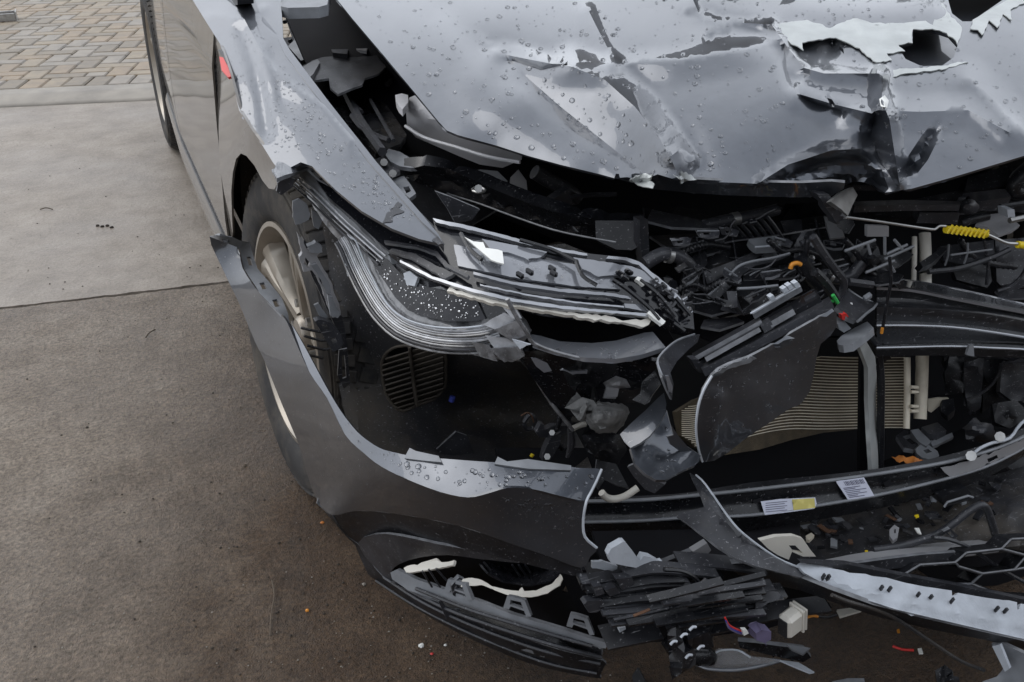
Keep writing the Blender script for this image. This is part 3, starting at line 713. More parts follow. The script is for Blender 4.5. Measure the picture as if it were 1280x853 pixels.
ws_c = [(276, 56, ('f', wing_z)), (300, 138, ('f', wing_z)), (329, 182, ('f', wing_z)), (351, 216, ('f', wing_z)), (343, 237, ('x', -.030)), (328, 226, ('x', -.030)), (308, 195, ('x', -.033)), (295, 199, ('x', -.034)), (289, 240, ('x', -.034)), (291, 294, ('x', -.031)), (281, 292, ('x', -.029)), (277, 250, ('x', -.029)), (272, 160, ('x', -.023)), (268, 118, ('x', -.009)), (265, 60, ('x', .006)), (284, 160, ('x', -.030)), (266, 14, ('x', .014))]
sheet('front_wing_side', WS, 'paint_dusty', car, ctrl=ws_c, res=5, th=.004, folds=[('v', [(284, 290), (282, 240), (284, 200), (294, 178), (306, 176), (322, 196), (344, 232)], .008, 5, 7)], lines=[[(284, 290), (282, 240), (284, 200), (294, 178), (306, 176), (322, 196), (344, 232)]])
# rolled flange along the inner edge of the wing
sheet('wing_flange', [(351, -6), (354, 48), (362, 62), (410, 126), (470, 202), (530, 271), (555, 306), (549, 297), (528, 278), (466, 208), (404, 131), (356, 68), (347, 48), (344, -6)], 'paint', car,
      ctrl=[(c[0], c[1], c[2]) for c in wing_ctrl], folds=[], res=8, th=.012, lift=.004)
# scrape marks and torn lower corner of the wing
sheet('scraped_primer', [(478, 279), (484, 268), (497, 252), (502, 256), (499, 262), (507, 264), (496, 268), (490, 276)], 'dkgrey', wing, surf=wing_s, res=5, th=.0, lift=.0014, rag=.8)
sheet('scraped_primer', [(540, 300), (546, 296), (556, 305), (548, 306)], 'dkgrey', wing, surf=wing_s, res=4, th=.0, lift=.0014, rag=.4)
sheet('wing_corner', [(341, 214), (348, 200), (362, 197), (378, 198), (388, 209), (372, 215), (356, 219), (346, 223)], 'paint_shaded', car, ctrl=[(341, 214, ('x', -.035)), (388, 209, ('z', .715)), (362, 197, ('z', .74)), (346, 223, ('x', -.04))], th=.006, res=6, nz=(.002, 9))
# red strip of the side marker on the wing
sheet('side_marker', [(274, 71), (279, 72), (286, 86), (291, 95), (285, 97), (277, 88)], 'red', car, ctrl=wing_ctrl, res=5, th=.004, lift=.014)
sheet('marker_bezel', [(272, 62), (277, 62), (295, 95), (291, 99), (284, 86), (279, 72)], 'black', car, ctrl=wing_ctrl, res=5, th=.004, lift=.010)
# hinge plate and scuttle edge, mirror foot at the top of the wing
sheet('hinge_plate', [(351, -8), (412, -8), (409, 6), (398, 9), (360, 10), (351, 8)], 'grey', car, on=('z', .875), res=8, th=.02)
sheet('mirror_foot', [(268, -10), (296, -10), (297, 6), (284, 9), (274, 5)], 'black', car, on=('x', .03), res=8, th=.03)

# ---- bonnet: one crumpled panel with sharp folds, dents and a torn rear section
BON = [(412, -12), (440, 23), (480, 70), (520, 118), (548, 152), (558, 163), (572, 169), (620, 182), (660, 195), (700, 206), (750, 218), (790, 229), (806, 225), (822, 218), (845, 225), (900, 228), (950, 230), (1000, 231), (1040, 229),
       (1056, 230), (1072, 227), (1088, 229), (1098, 236), (1106, 241), (1140, 236), (1190, 222), (1240, 207), (1290, 192), (1400, 160), (1540, 112), (1600, 60), (1600, -120), (900, -120), (412, -120)]
hole1 = [(1122, 58), (1140, 54), (1142, 38), (1165, 38), (1186, 45), (1197, 57), (1192, 72), (1178, 82), (1152, 83), (1132, 74)]
hole2 = [(1184, -4), (1262, -6), (1236, 12), (1214, 27), (1203, 27), (1190, 17)]
bon_ctrl = [(412, -12, ('z', .880)), (480, 70, ('z', .83)), (558, 163, ('z', .772)), (660, 195, ('z', .752)), (800, 232, ('z', .742)), (1000, 246, ('z', .728)), (1106, 241, ('z', .722)), (1190, 222, ('z', .738)), (1290, 192, ('z', .752)),
            (560, 60, ('z', .838)), (700, 110, ('z', .806)), (850, 150, ('z', .794)), (1000, 130, ('z', .806)), (1100, 130, ('z', .797)), (1250, 110, ('z', .80)), (640, -20, ('z', .882)), (900, -20, ('z', .885)), (1100, -20, ('z', .878)), (1300, -20, ('z', .872)),
            (640, -120, ('z', .935)), (1000, -120, ('z', .935)), (1400, -120, ('z', .93)), (1450, 110, ('z', .78)), (950, 215, ('z', .752)), (1200, 180, ('z', .765))]
bon_folds = [('v', [(636, 76), (660, 98), (700, 133), (750, 173), (805, 217)], -.010, 26, 60),        # long diagonal valley
             ('v', [(716, 84), (756, 100), (794, 134), (824, 172), (842, 206)], .034, 96, 34), ('g', [(600, 110), (660, 160), (720, 200)], .010, 50, 50),
             ('v', [(628, 68), (690, 80), (760, 82), (850, 76), (930, 62), (1000, 42)], .014, 34, 20),       # transverse fold
             ('v', [(640, 76), (676, 88), (712, 80)], -.004, 10, 8),
             ('g', [(790, 92), (830, 130), (858, 170), (874, 210)], -.005, 24, 34), ('v', [(735, 12), (750, 42), (768, 76)], .011, 24, 16),
             ('v', [(838, 196), (852, 185), (868, 200)], .008, 14, 12), ('g', [(560, 10), (600, 55), (628, 72)], -.007, 30, 30),
             ('g', [(880, 20), (960, 45), (1040, 60)], -.014, 30, 20), ('v', [(862, -10), (874, 18), (900, 27), (966, 31)], .012, 22, 7),
             ('v', [(966, 33), (985, 60), (1005, 85), (1030, 92), (1098, 92)], .013, 16, 14), ('v', [(981, 60), (984, 90), (996, 118), (1020, 130), (1052, 138)], -.007, 16, 12),
             ('v', [(1000, 118), (1040, 130), (1090, 142), (1104, 128)], .014, 26, 24), ('v', [(1104, 92), (1102, 125), (1112, 150), (1118, 190), (1124, 228)], .022, 20, 14),
             ('v', [(1094, 145), (1088, 170), (1100, 200), (1120, 232)], -.008, 16, 10), ('g', [(1030, 165), (1000, 190), (960, 228)], -.012, 50, 40),
             ('v', [(950, 228), (985, 206), (1040, 188), (1078, 186)], .012, 20, 12), ('v', [(1098, 138), (1150, 140), (1210, 138), (1260, 165)], .010, 30, 26),
             ('v', [(1210, 100), (1250, 140), (1285, 175)], .010, 34, 34), ('g', [(1000, 5), (1080, 12), (1160, 10)], .010, 30, 24), ('g', [(640, 130), (600, 150), (580, 165)], .006, 40, 40),
             ('v', [(795, 226), (900, 238), (1000, 239), (1060, 225)], -.012, 60, 9),
             ('pit', [(1126, 212), (1136, 194), (1152, 170), (1168, 150), (1178, 147), (1181, 156), (1172, 176), (1160, 200), (1146, 218), (1132, 222)], .022, (-.5, 1), 9),
             ('pit', [(867, 54), (885, 42), (897, 35), (912, 41), (914, 45), (888, 54)], .012, (0, 1), 5),
             ('pit', [(981, 62), (1000, 72), (1016, 92), (1000, 104), (990, 112), (984, 95)], .008, (.2, 1), 6),
             ('pit', [(1027, 112), (1036, 118), (1046, 134), (1040, 134), (1030, 122)], .012, (0, 1), 4),
             ('pit', [(950, 229), (962, 210), (990, 200), (1030, 190), (1062, 186), (1084, 190), (1100, 205), (1112, 240), (1060, 246), (990, 246)], .030, (0, 1), 16)]
bon_folds = [(f[0], f[1], f[2]*2.4, *f[3:]) for f in bon_folds]
bonnet, bon_s = sheet('bonnet', BON, 'paint', car, ctrl=bon_ctrl, folds=bon_folds, res=5.0, holes=[hole1, hole2], th=.004, nz=(.0035, 90, 3), lines=[f[1] for f in bon_folds if f[0] == 'v']+[list(f[1])+[f[1][0]] for f in bon_folds if f[0] == 'pit'])
drops('rain_beads', bon_s, [(440, 0), (860, -5), (950, 60), (980, 100), (1000, 180), (960, 220), (820, 228), (640, 182), (565, 160)], 560, bonnet, .0011, .0050, power=3.0)
drops('rain_beads', bon_s, [(880, 0), (1180, 0), (1275, 40), (1275, 190), (1120, 230), (1060, 120), (980, 60)], 330, bonnet, .0010, .0042, power=3.0, holes=[hole1, hole2])
# folded edge lip and inner panel under the bonnet edge
ed_top = [(800, 227), (822, 216), (845, 223), (900, 226), (950, 228), (1000, 229), (1040, 227), (1056, 229)]
ed_bot = [(800, 233), (820, 237), (860, 241), (900, 244), (950, 246), (1000, 247), (1040, 245), (1055, 236)]
ed_c = []
for (a, b), (c, d_) in zip(ed_top, ed_bot):
    W = surface(bon_ctrl, [f for f in bon_folds if f[0] == 'g'])([a], [b])[0]; ed_c += [(a, b, ('y', W[1]-.001)), (c, d_, ('y', W[1]+.012))]
sheet('bonnet_edge', ed_top+ed_bot[::-1], 'paint_shaded', car, ctrl=ed_c, res=7, th=.004, nz=(.002, 20, 7))
sheet('bonnet_inner', [(470, 20), (580, 140), (600, 160), (720, 195), (830, 222), (1000, 236), (1050, 232), (1110, 232), (1290, 180), (1290, 60), (900, 60), (560, 60)], 'black', car,
      ctrl=[(c[0], c[1], (c[2][0], c[2][1]-.030)) for c in bon_ctrl], res=30, th=.01)
# torn aluminium strips where the skin ripped
TA = [(964, 31), (1008, 25), (1024, 31), (1037, 35), (1052, 28), (1067, 22), (1090, 19), (1108, 24), (1125, 29), (1157, 26), (1166, 32), (1172, 16), (1178, 4), (1187, 18), (1203, 34), (1200, 46), (1197, 54), (1184, 41), (1166, 36), (1141, 37), (1140, 54), (1122, 56), (1131, 63), (1108, 67), (1116, 76), (1096, 78), (1084, 70), (1067, 56), (1046, 48), (1023, 49), (1002, 53), (1005, 63), (990, 55), (976, 44)]
TB = [(1213, 35), (1216, 26), (1236, 13), (1254, 3), (1268, -6), (1296, -6), (1275, 6), (1263, 12), (1264, 25), (1254, 18), (1247, 34), (1237, 25), (1228, 44), (1222, 38)]
TC = [(1099, 92), (1112, 89), (1125, 86), (1155, 85), (1185, 81), (1210, 77), (1190, 84), (1169, 88), (1140, 91), (1108, 97)]
for nm_, T_, l_ in (('torn_skin', TA, .010), ('torn_skin', TB, .012), ('torn_skin', TC, .006)):
    sheet(nm_, T_, 'flake', bonnet, surf=surface(bon_ctrl, bon_folds[:2]+[('v', [(1000, 40), (1060, 34), (1120, 42), (1160, 30)], .012, 20, 16), ('v', [(1070, 25), (1085, 50), (1100, 75)], .010, 14, 18)], (.006, 26, 9)), res=5, th=.0016, lift=l_, rag=.6)
sheet('flaked_edge', [(786, 226), (795, 221), (806, 217), (814, 219), (813, 226), (818, 230), (816, 236), (800, 232)], 'flake', bonnet, surf=bon_s, res=4, th=.0012, lift=.006, rag=.6)
sheet('flaked_edge', [(840, 218), (850, 222), (852, 214), (858, 216), (872, 225), (858, 226), (850, 231), (852, 225)], 'flake', bonnet, surf=bon_s, res=4, th=.0012, lift=.006, rag=.6)
sheet('under_skin', [(1090, 28), (1210, 28), (1212, 92), (1100, 92)], 'paint_shaded', bonnet, surf=surface([(c[0], c[1], (c[2][0], c[2][1]-.022)) for c in bon_ctrl]), res=14, th=.003, nz=None)
sheet('under_skin', [(1170, -20), (1290, -20), (1270, 30), (1190, 36)], 'paint_shaded', bonnet, surf=surface([(c[0], c[1], (c[2][0], c[2][1]-.022)) for c in bon_ctrl]), res=14, th=.003)
sheet('adhesive_tab', [(1099, 124), (1106, 119), (1111, 126), (1109, 135), (1101, 133)], 'white', bonnet, surf=bon_s, res=4, th=.004, lift=.006)
# ================================================================== front end
# ---- bumper cover: splayed corner, painted face, top lip, black skirt
FACE = [(262, 296), (296, 309), (303, 335), (324, 366), (352, 394), (361, 408), (386, 464), (409, 498), (431, 543), (454, 566), (476, 583), (508, 599), (550, 615), (585, 622), (610, 617), (636, 610), (668, 612), (700, 620), (732, 626),
        (728, 650), (730, 672), (746, 686), (738, 696), (726, 710), (684, 695), (636, 679), (572, 657), (492, 642), (444, 639), (415, 644), (396, 625), (383, 590), (375, 560), (353, 507), (330, 450), (319, 428), (299, 380), (280, 340)]
bump_ctrl = [(262, 296, ('x', -.105)), (296, 309, ('y', -.02)), (280, 340, ('y', -.03)), (299, 380, ('y', -.10)), (324, 366, ('y', -.17)), (330, 450, ('y', -.24)), (352, 394, ('y', -.26)), (386, 464, ('y', -.42)), (353, 507, ('y', -.33)), (375, 560, ('y', -.38)),
             (409, 498, ('y', -.50)), (431, 543, ('y', -.58)), (396, 625, ('y', -.42)), (454, 566, ('y', -.64)), (415, 644, ('y', -.50)), (444, 639, ('y', -.56)), (508, 599, ('y', -.74)), (492, 642, ('y', -.66)), (585, 622, ('y', -.82)), (572, 657, ('y', -.77)),
             (668, 612, ('y', -.85)), (636, 679, ('y', -.825)), (732, 626, ('y', -.865)), (726, 710, ('y', -.865)), (740, 690, ('y', -.87)), (684, 695, ('y', -.85)),
             (446, 680, ('z', .17)), (460, 718, ('z', .125)), (498, 746, ('z', .115)), (572, 791, ('z', .115)), (684, 836, ('z', .12)), (745, 847, ('z', .12)), (700, 780, ('y', -.86)), (600, 730, ('y', -.76))]
bumper = empty('bumper_cover', at(500, 620, ('y', -.7))); bumper.parent = car; bumper.location = WLOC[bumper.name]-WLOC[car.name]
face_folds = [('v', [(415, 640), (492, 640), (572, 655), (684, 693), (726, 708)], .005, 14, 20)]
bface, bface_s = sheet('painted_face', FACE, 'paint_shaded', bumper, curve=3, ctrl=bump_ctrl, res=8, th=.0035, folds=face_folds, nz=(.0012, 60, 2))
# top lip turning in towards the lamps
LIP = [(476, 583), (508, 599), (550, 615), (585, 622), (610, 617), (636, 610), (668, 612), (700, 620), (732, 626), (738, 614), (744, 601), (751, 587), (722, 585), (690, 580), (640, 579), (600, 577), (560, 574), (520, 571), (494, 566), (474, 560), (452, 545), (438, 530), (424, 511), (408, 484), (394, 458), (380, 432), (366, 408), (360, 404),
       (361, 408), (386, 464), (409, 498), (431, 543), (454, 566)]
lip_ctrl = [(c[0], c[1], c[2]) for c in bump_ctrl if (c[0], c[1]) in ((386, 464), (409, 498), (431, 543), (454, 566), (508, 599), (585, 622), (668, 612), (732, 626))] + \
           [(751, 587, ('y', -.832)), (640, 579, ('y', -.803)), (560, 574, ('y', -.757)), (494, 566, ('y', -.692)), (452, 545, ('y', -.618)), (424, 511, ('y', -.537)), (394, 458, ('y', -.425)), (360, 404, ('y', -.280))]
lip, lip_s = sheet('top_lip', LIP, 'paint', bumper, curve=3, ctrl=lip_ctrl, res=7, th=.0035, nz=(.001, 40, 5))
drops('rain_beads', lip_s, [(480, 575), (560, 582), (740, 594), (728, 620), (668, 608), (585, 616), (500, 590)], 90, lip, .0009, .0042, power=2.4)
drops('rain_beads', lip_s, [(400, 470), (424, 512), (452, 547), (500, 572), (500, 590), (455, 562), (420, 520)], 30, lip, .0006, .0020, power=2.4)
drops('rain_beads', bface_s, [(620, 622), (700, 626), (728, 632), (726, 660), (700, 665), (640, 640)], 60, bface, .0010, .0030, power=1.6)
drops('rain_beads', bface_s, [(300, 330), (360, 420), (440, 560), (500, 610), (450, 625), (400, 600), (340, 450)], 160, bface, .0005, .0016, power=2.4)
# clip flange on the splayed corner, with slots
FL = [(262, 296), (270, 294), (292, 297), (300, 301), (312, 303), (316, 318), (322, 336), (336, 352), (352, 372), (360, 392), (362, 404), (352, 394), (324, 366), (303, 335), (296, 309)]
fl_ctrl = [(262, 296, ('x', -.105)), (296, 309, ('y', -.02)), (324, 366, ('y', -.17)), (352, 394, ('y', -.26)), (312, 303, ('y', .03)), (322, 336, ('y', -.06)), (352, 372, ('y', -.18)), (362, 404, ('y', -.27)), (270, 294, ('x', -.10))]
slots = [[(277, 299), (286, 300), (287, 303), (279, 303)], [(308, 321), (313, 321), (316, 332), (311, 332)], [(324, 354), (330, 353), (334, 361), (328, 362)], [(340, 375), (346, 374), (351, 383), (344, 384)]]
sheet('clip_flange', FL, 'grey', bumper, ctrl=fl_ctrl, res=5, th=.004, holes=slots)
# white core shows at the torn right edge of the face
E1 = [(752, 587), (746, 601), (739, 615), (733, 627), (729, 650), (731, 671), (746, 685)]
tube('torn_edge', [at(a, b, ('d', depth(a, b, ('y', y_)))) for (a, b), y_ in zip(E1, (-.834, -.845, -.858, -.868, -.868, -.869, -.872))], .0019, 'raw', bumper, 5, 3)
sheet('torn_tab', [(740, 703), (752, 702), (772, 708), (771, 715), (741, 710)], 'raw', bumper, on=('y', -.86), res=6, th=.004, rag=.4)
sheet('broken_tab', [(505, 573), (512, 560), (520, 564), (548, 570), (552, 578), (530, 576)], 'grey', bumper, ctrl=lip_ctrl, res=5, th=.004, lift=.004)
sheet('broken_tab', [(618, 580), (622, 571), (634, 577), (660, 574), (714, 582), (714, 588), (660, 586)], 'grey', bumper, ctrl=lip_ctrl, res=5, th=.004, lift=.003)
# black lower skirt with the lamp recess
SK1 = [(415, 644), (444, 639), (492, 642), (572, 657), (636, 679), (684, 695), (726, 710), (722, 720), (700, 716), (660, 706), (620, 696), (580, 686), (545, 680), (500, 670), (468, 668), (447, 680), (430, 668)]
sheet('skirt_band', SK1, 'black', bumper, curve=2, ctrl=[(c[0], c[1], c[2]) for c in bump_ctrl], folds=[('v', [(440, 655), (520, 655), (640, 692)], -.006, 20, 12)], res=8, th=.004, lift=-.004)
SK2 = [(447, 680), (468, 668), (500, 670), (545, 680), (600, 690), (640, 700), (648, 704), (600, 699), (560, 694), (525, 697), (500, 705), (488, 716), (500, 728), (488, 728), (470, 712)]
sheet('lamp_recess', SK2, 'dkgrey', bumper, curve=2, ctrl=[(447, 680, ('z', .17)), (468, 668, ('y', -.58)), (545, 680, ('y', -.715)), (640, 702, ('y', -.80)), (488, 716, ('y', -.585)), (525, 697, ('y', -.66))], res=7, th=.004)
SK3 = [(396, 625), (415, 644), (430, 668), (447, 680), (470, 712), (488, 728), (520, 742), (560, 762), (610, 783), (660, 800), (704, 814), (754, 826), (755, 834), (750, 845), (746, 848), (684, 836), (636, 820), (572, 791), (521, 762), (498, 746), (460, 718), (444, 682), (412, 647)]
sk3_ctrl = [c for c in bump_ctrl if c[1] > 640 and (c[0], c[1]) not in ((700, 780), (600, 730))] + [(396, 625, ('y', -.42)), (415, 644, ('y', -.5)), (704, 814, ('y', -.845)), (610, 783, ('y', -.76)), (520, 742, ('y', -.64)), (754, 826, ('y', -.858)), (560, 762, ('y', -.70))]
sheet('lower_skirt', SK3, 'black', bumper, curve=2, ctrl=sk3_ctrl, res=7, th=.004, nz=(.0015, 30, 1), folds=[('v', [(470, 714), (540, 766), (640, 808), (748, 834)], .006, 7, 7)])
SK4 = [(488, 728), (520, 742), (560, 762), (610, 783), (660, 800), (704, 814), (754, 826), (752, 820), (700, 800), (640, 778), (580, 756), (530, 736), (500, 722)]
sheet('skirt_groove', SK4, 'black_wet', bumper, ctrl=[(488, 728, ('y', -.60)), (754, 826, ('y', -.84)), (610, 783, ('y', -.74)), (560, 745, ('y', -.66)), (700, 800, ('y', -.81))], res=7, th=.003)
SK5 = [(500, 718), (560, 742), (620, 762), (680, 782), (752, 812), (752, 822), (690, 800), (620, 776), (560, 757), (505, 730)]
sheet('skirt_rib', SK5, 'black', bumper, ctrl=[(500, 718, ('y', -.585)), (752, 818, ('y', -.85)), (620, 768, ('y', -.735)), (560, 757, ('y', -.665))], res=7, th=.006, folds=[('v', [(505, 724), (620, 768), (750, 817)], .006, 8, 8)])
tab = sheet('skirt_patch', [(648, 806), (660, 811), (684, 820), (680, 822), (652, 813)], 'grey', bumper, ctrl=sk3_ctrl, res=6, th=.001, lift=.003)
sheet('mud_flap_tab', [(398, 623), (404, 628), (407, 640), (396, 630)], 'grey', bumper, on=('y', -.43), res=5, th=.004)

# grey grille frame bar with three loops along the skirt
BAR = [(488, 716), (496, 712), (520, 724), (558, 738), (600, 752), (640, 768), (700, 786), (740, 799), (760, 804), (757, 811), (735, 806), (690, 794), (640, 778), (590, 762), (540, 748), (510, 738), (490, 724)]
bar_ctrl = [(488, 716, ('y', -.60)), (558, 742, ('y', -.70)), (640, 772, ('y', -.80)), (760, 806, ('y', -.875)), (540, 730, ('y', -.675)), (600, 765, ('y', -.755))]
fr = sheet('grille_frame_bar', BAR, 'grey', bumper, ctrl=bar_ctrl, res=8, th=.006)[0]
for dx, dy in ((0, 0), (74, 21), (153, 44)):
    f_ = lambda q: [(a+dx, b+dy) for a, b in q]
    sheet('frame_loop', f_([(555, 739), (560, 724), (570, 726), (582, 730), (590, 750), (584, 750), (581, 743), (564, 737), (562, 741)]), 'grey', fr, ctrl=bar_ctrl, res=5, th=.006, lift=.004, holes=[f_([(563, 735), (564, 729), (577, 732), (580, 740)])])
for P_, r_ in (([(500, 732), (560, 762), (620, 784), (690, 806), (752, 822)], .003), ([(480, 722), (530, 754), (600, 786), (680, 814), (750, 830)], .0026), ([(470, 726), (520, 758), (590, 793), (680, 828), (746, 842)], .0022), ([(520, 736), (580, 760), (650, 782), (740, 808)], .0026)):
    A_ = np.array(P_, float); W = surface(sk3_ctrl)(A_[:, 0], A_[:, 1]); tube('skirt_ridge', W+(CAMP-W)*.004, r_, 'dkgrey', bumper, 6, 5)
# lamp opening: dark reflector bowl, ribs, white trims
sheet('lamp_bowl', [(486, 714), (510, 698), (545, 690), (600, 694), (700, 706), (712, 724), (702, 740), (780, 760), (800, 800), (740, 800), (640, 768), (560, 740), (500, 724)], 'void', bumper,
      ctrl=[(486, 714, ('y', -.56)), (600, 694, ('y', -.70)), (712, 724, ('y', -.74)), (640, 735, ('y', -.62)), (800, 800, ('y', -.76)), (560, 725, ('y', -.58)), (740, 800, ('y', -.78))], res=12, th=.003)
for k, (x0, y0, x1, y1) in enumerate(((528, 714, 540, 734), (536, 712, 550, 734), (545, 711, 562, 730), (605, 703, 622, 724), (640, 706, 655, 728), (648, 706, 663, 728), (656, 706, 671, 727), (686, 708, 694, 722), (690, 707, 699, 720))):
    ptube('lamp_rib', [(x0, y0, ('y', -.70)), (x1, y1, ('y', -.69))], None, .0016, 'dkgrey', bumper, seg=5, n=1)
sheet('lamp_reflector', [(600, 704), (690, 704), (700, 716), (690, 726), (660, 731), (628, 726), (610, 716)], 'lens_dark', bumper, ctrl=[(600, 704, ('y', -.69)), (700, 716, ('y', -.75)), (660, 731, ('y', -.73)), (650, 712, ('y', -.67))], res=7, th=.003)
sheet('lamp_trim', [(505, 710), (514, 706), (522, 707), (527, 703), (545, 698), (552, 703), (562, 702), (568, 700), (566, 707), (545, 711), (525, 714), (508, 716)], 'ivory', bumper, ctrl=[(505, 710, ('y', -.63)), (568, 700, ('y', -.72)), (540, 712, ('y', -.69))], res=5, th=.004, rag=.3)
sheet('lamp_trim', [(578, 724), (590, 722), (602, 725), (615, 733), (632, 737), (648, 739), (652, 734), (655, 739), (670, 738), (690, 730), (700, 718), (704, 722), (700, 732), (684, 742), (664, 747), (640, 746), (618, 738), (604, 732), (588, 732), (576, 734)], 'ivory', bumper,
      ctrl=[(578, 724, ('y', -.72)), (704, 722, ('y', -.79)), (640, 744, ('y', -.77)), (604, 730, ('y', -.74))], res=5, th=.005, rag=.25)
sheet('lamp_clip', [(564, 733), (574, 722), (582, 726), (584, 742), (580, 752), (566, 744)], 'dkgrey', bumper, on=('y', -.715), res=6, th=.008, holes=[[(573, 730), (577, 729), (578, 735), (574, 736)]])
sheet('skirt_bracket', [(548, 752), (552, 751), (562, 765), (572, 762), (576, 763), (562, 770), (558, 774)], 'dkgrey', bumper, on=('y', -.70), res=6, th=.004)

# ---- wheel arch liner torn open, with slotted vent
LIN = [(398, 236), (408, 246), (426, 280), (448, 330), (468, 372), (490, 400), (540, 428), (600, 446), (650, 452), (700, 505), (730, 560), (745, 600), (600, 600), (500, 585), (452, 560), (432, 522), (421, 470), (416, 400), (411, 330), (402, 276)]
lin_ctrl = [(384, 235, ('y', -.22)), (424, 280, ('y', -.26)), (468, 372, ('y', -.33)), (540, 428, ('y', -.42)), (650, 452, ('y', -.46)), (745, 600, ('y', -.62)), (600, 600, ('y', -.55)), (452, 560, ('y', -.42)), (404, 470, ('y', -.30)), (384, 330, ('y', -.20)),
            (450, 440, ('y', -.30)), (520, 470, ('y', -.335)), (600, 510, ('y', -.28)), (660, 540, ('y', -.33)), (430, 350, ('y', -.27)), (680, 480, ('y', -.36))]
VENT = [(477, 462), (480, 446), (490, 436), (506, 432), (540, 434), (556, 441), (557, 462), (556, 484), (542, 499), (520, 507), (504, 514), (492, 508), (482, 492)]
lin, lin_s = sheet('splash_liner', LIN, 'liner', car, ctrl=lin_ctrl, holes=[VENT], res=9, th=.003, nz=(.004, 55, 4), folds=[('v', [(400, 260), (425, 350), (430, 440), (450, 540)], .010, 18, 14), ('g', [(560, 420), (575, 480), (560, 560)], -.02, 16, 30)])
lin_p = surface(lin_ctrl)
sheet('vent_back', [(470, 425), (565, 428), (565, 500), (500, 522), (474, 500)], 'void', lin, surf=lin_p, res=14, th=.002, lift=-.03)
for k in range(11):
    y0 = 446+k*6.6; a = (474, y0+6); b = (558, y0-20)
    seg_ = resample([a, b], 4, False); kx = inside(cr(VENT, 3, True), seg_[:, 0], seg_[:, 1]); seg_ = seg_[kx]
    if len(seg_) < 3: continue
    W = lin_p(seg_[:, 0], seg_[:, 1]); P0 = W+(CAMP-W)*.006
    rows = [P0, P0-(CAMP-W)/np.linalg.norm(CAMP-W, axis=1)[:, None]*.018+np.array([0, 0, -.006])]
    loft('vent_slat', [rows[0][[0, len(W)//2, -1]], rows[1][[0, len(W)//2, -1]]], 'dusty', lin, 2, 1, th=.0022)
W = lin_p([512, 516, 521], [434, 470, 508]); tube('vent_rib', W+(CAMP-W)*.007, .003, 'dusty', lin, 6, 3)
VR = cr(VENT, 2, True); W = lin_p(VR[:, 0], VR[:, 1]); tube('vent_rim', list(W)+[W[0]], .0028, 'dusty', lin, 6, 1)
sheet('liner_slot_plate', [(424, 438), (434, 436), (438, 480), (430, 486), (422, 470)], 'liner', car, on=('y', -.36), res=6, th=.004, holes=[[(427, 445), (431, 444), (433, 472), (428, 474)]])
# pale dust swipe is on the liner itself; blue and copper bits deeper inside
ptube('cable_eye', [(655, 528), (662, 519), (668, 524), (667, 534), (659, 536), (655, 530)], ('y', -.5), .004, 'dkgrey', car, seg=6, n=4)
ptube('copper_rim', [(651, 520), (659, 516), (665, 521), (667, 528)], ('y', -.515), .0012, 'rust', car, seg=5, n=4)
ptube('blue_plug', [(564, 502), (566, 496)], ('y', -.36), .005, 'blue', car, seg=8, n=1)
ptube('yellow_plug', [(664, 571), (666, 568)], ('y', -.55), .003, 'yellow', car, seg=8, n=1)
sheet('shield_plate', [(546, 562), (570, 540), (584, 545), (596, 575), (560, 578)], 'dkgrey', car, on=('y', -.43), res=9, th=.004)
# small hardware behind the lip: bracket arm, bolts, tie rod
sheet('bracket_arm', [(670, 541), (676, 530), (680, 531), (680, 538), (690, 533), (712, 532), (712, 540), (692, 547), (674, 547)], 'dkgrey', car, on=('y', -.60), res=5, th=.01)
sheet('bracket_arm', [(688, 548), (702, 540), (700, 556), (688, 575), (678, 576), (680, 566)], 'dkgrey', car, on=('y', -.61), res=6, th=.012)
ptube('bolt_head', [(684, 571, ('y', -.635)), (684, 571, ('y', -.615))], None, .005, 'steel', car, seg=6, n=1)
ptube('bolt_head', [(690, 541, ('y', -.62)), (690, 541, ('y', -.60))], None, .0045, 'steel', car, seg=6, n=1)
ptube('lens_strand', [(655, 444), (668, 470), (690, 505), (706, 525), (716, 538)], ('y', -.68), .0028, 'lens', car, seg=6, n=4)
ptube('link_rod', [(713, 536), (714, 556), (709, 572)], ('y', -.67), (.0045, .006, .0025), 'dkgrey', car, seg=6, n=3)
ptube('link_rod', [(716, 536), (724, 532), (732, 530)], ('y', -.67), .004, 'ivory', car, seg=6, n=3)
ptube('tow_loop', [(752, 616), (758, 622), (768, 624), (782, 620), (797, 610)], ('y', -.79), .005, 'ivory', car, seg=8, n=4)

# ---- broken brackets in front of the tyre
def bk(pts, y, mt='dkgrey', th=.006, holes=(), nm='wing_bracket', rag=.3): return sheet(nm, pts, mt, car, on=('y', y), res=6, th=th, holes=holes, rag=rag)[0]
bk([(366, 252), (374, 249), (384, 256), (388, 268), (386, 275), (370, 282), (366, 272)], -.36, 'grey')
bk([(347, 229), (358, 220), (368, 224), (366, 234), (352, 244), (346, 240)], -.37)
bk([(389, 262), (397, 266), (404, 273), (398, 287), (393, 284)], -.32, 'grey')
bk([(372, 292), (378, 300), (384, 314), (400, 306), (403, 314), (396, 320), (404, 336), (414, 352), (417, 366), (424, 380), (426, 394), (416, 398), (410, 384), (404, 366), (398, 350), (390, 338), (380, 340), (374, 322), (378, 316)], -.34, 'tank', .01, [[(382, 322), (388, 330), (386, 336), (380, 330)], [(394, 334), (402, 346), (406, 362), (400, 352)]])
bk([(380, 300), (390, 312), (398, 330), (410, 352), (420, 378), (430, 402), (434, 434), (428, 440), (420, 410), (408, 384), (398, 362), (388, 340), (378, 318)], -.325, 'dkgrey', .02)
bk([(384, 308), (392, 305), (395, 303), (403, 309), (403, 316), (394, 317), (388, 316)], -.355, 'grey', .012)
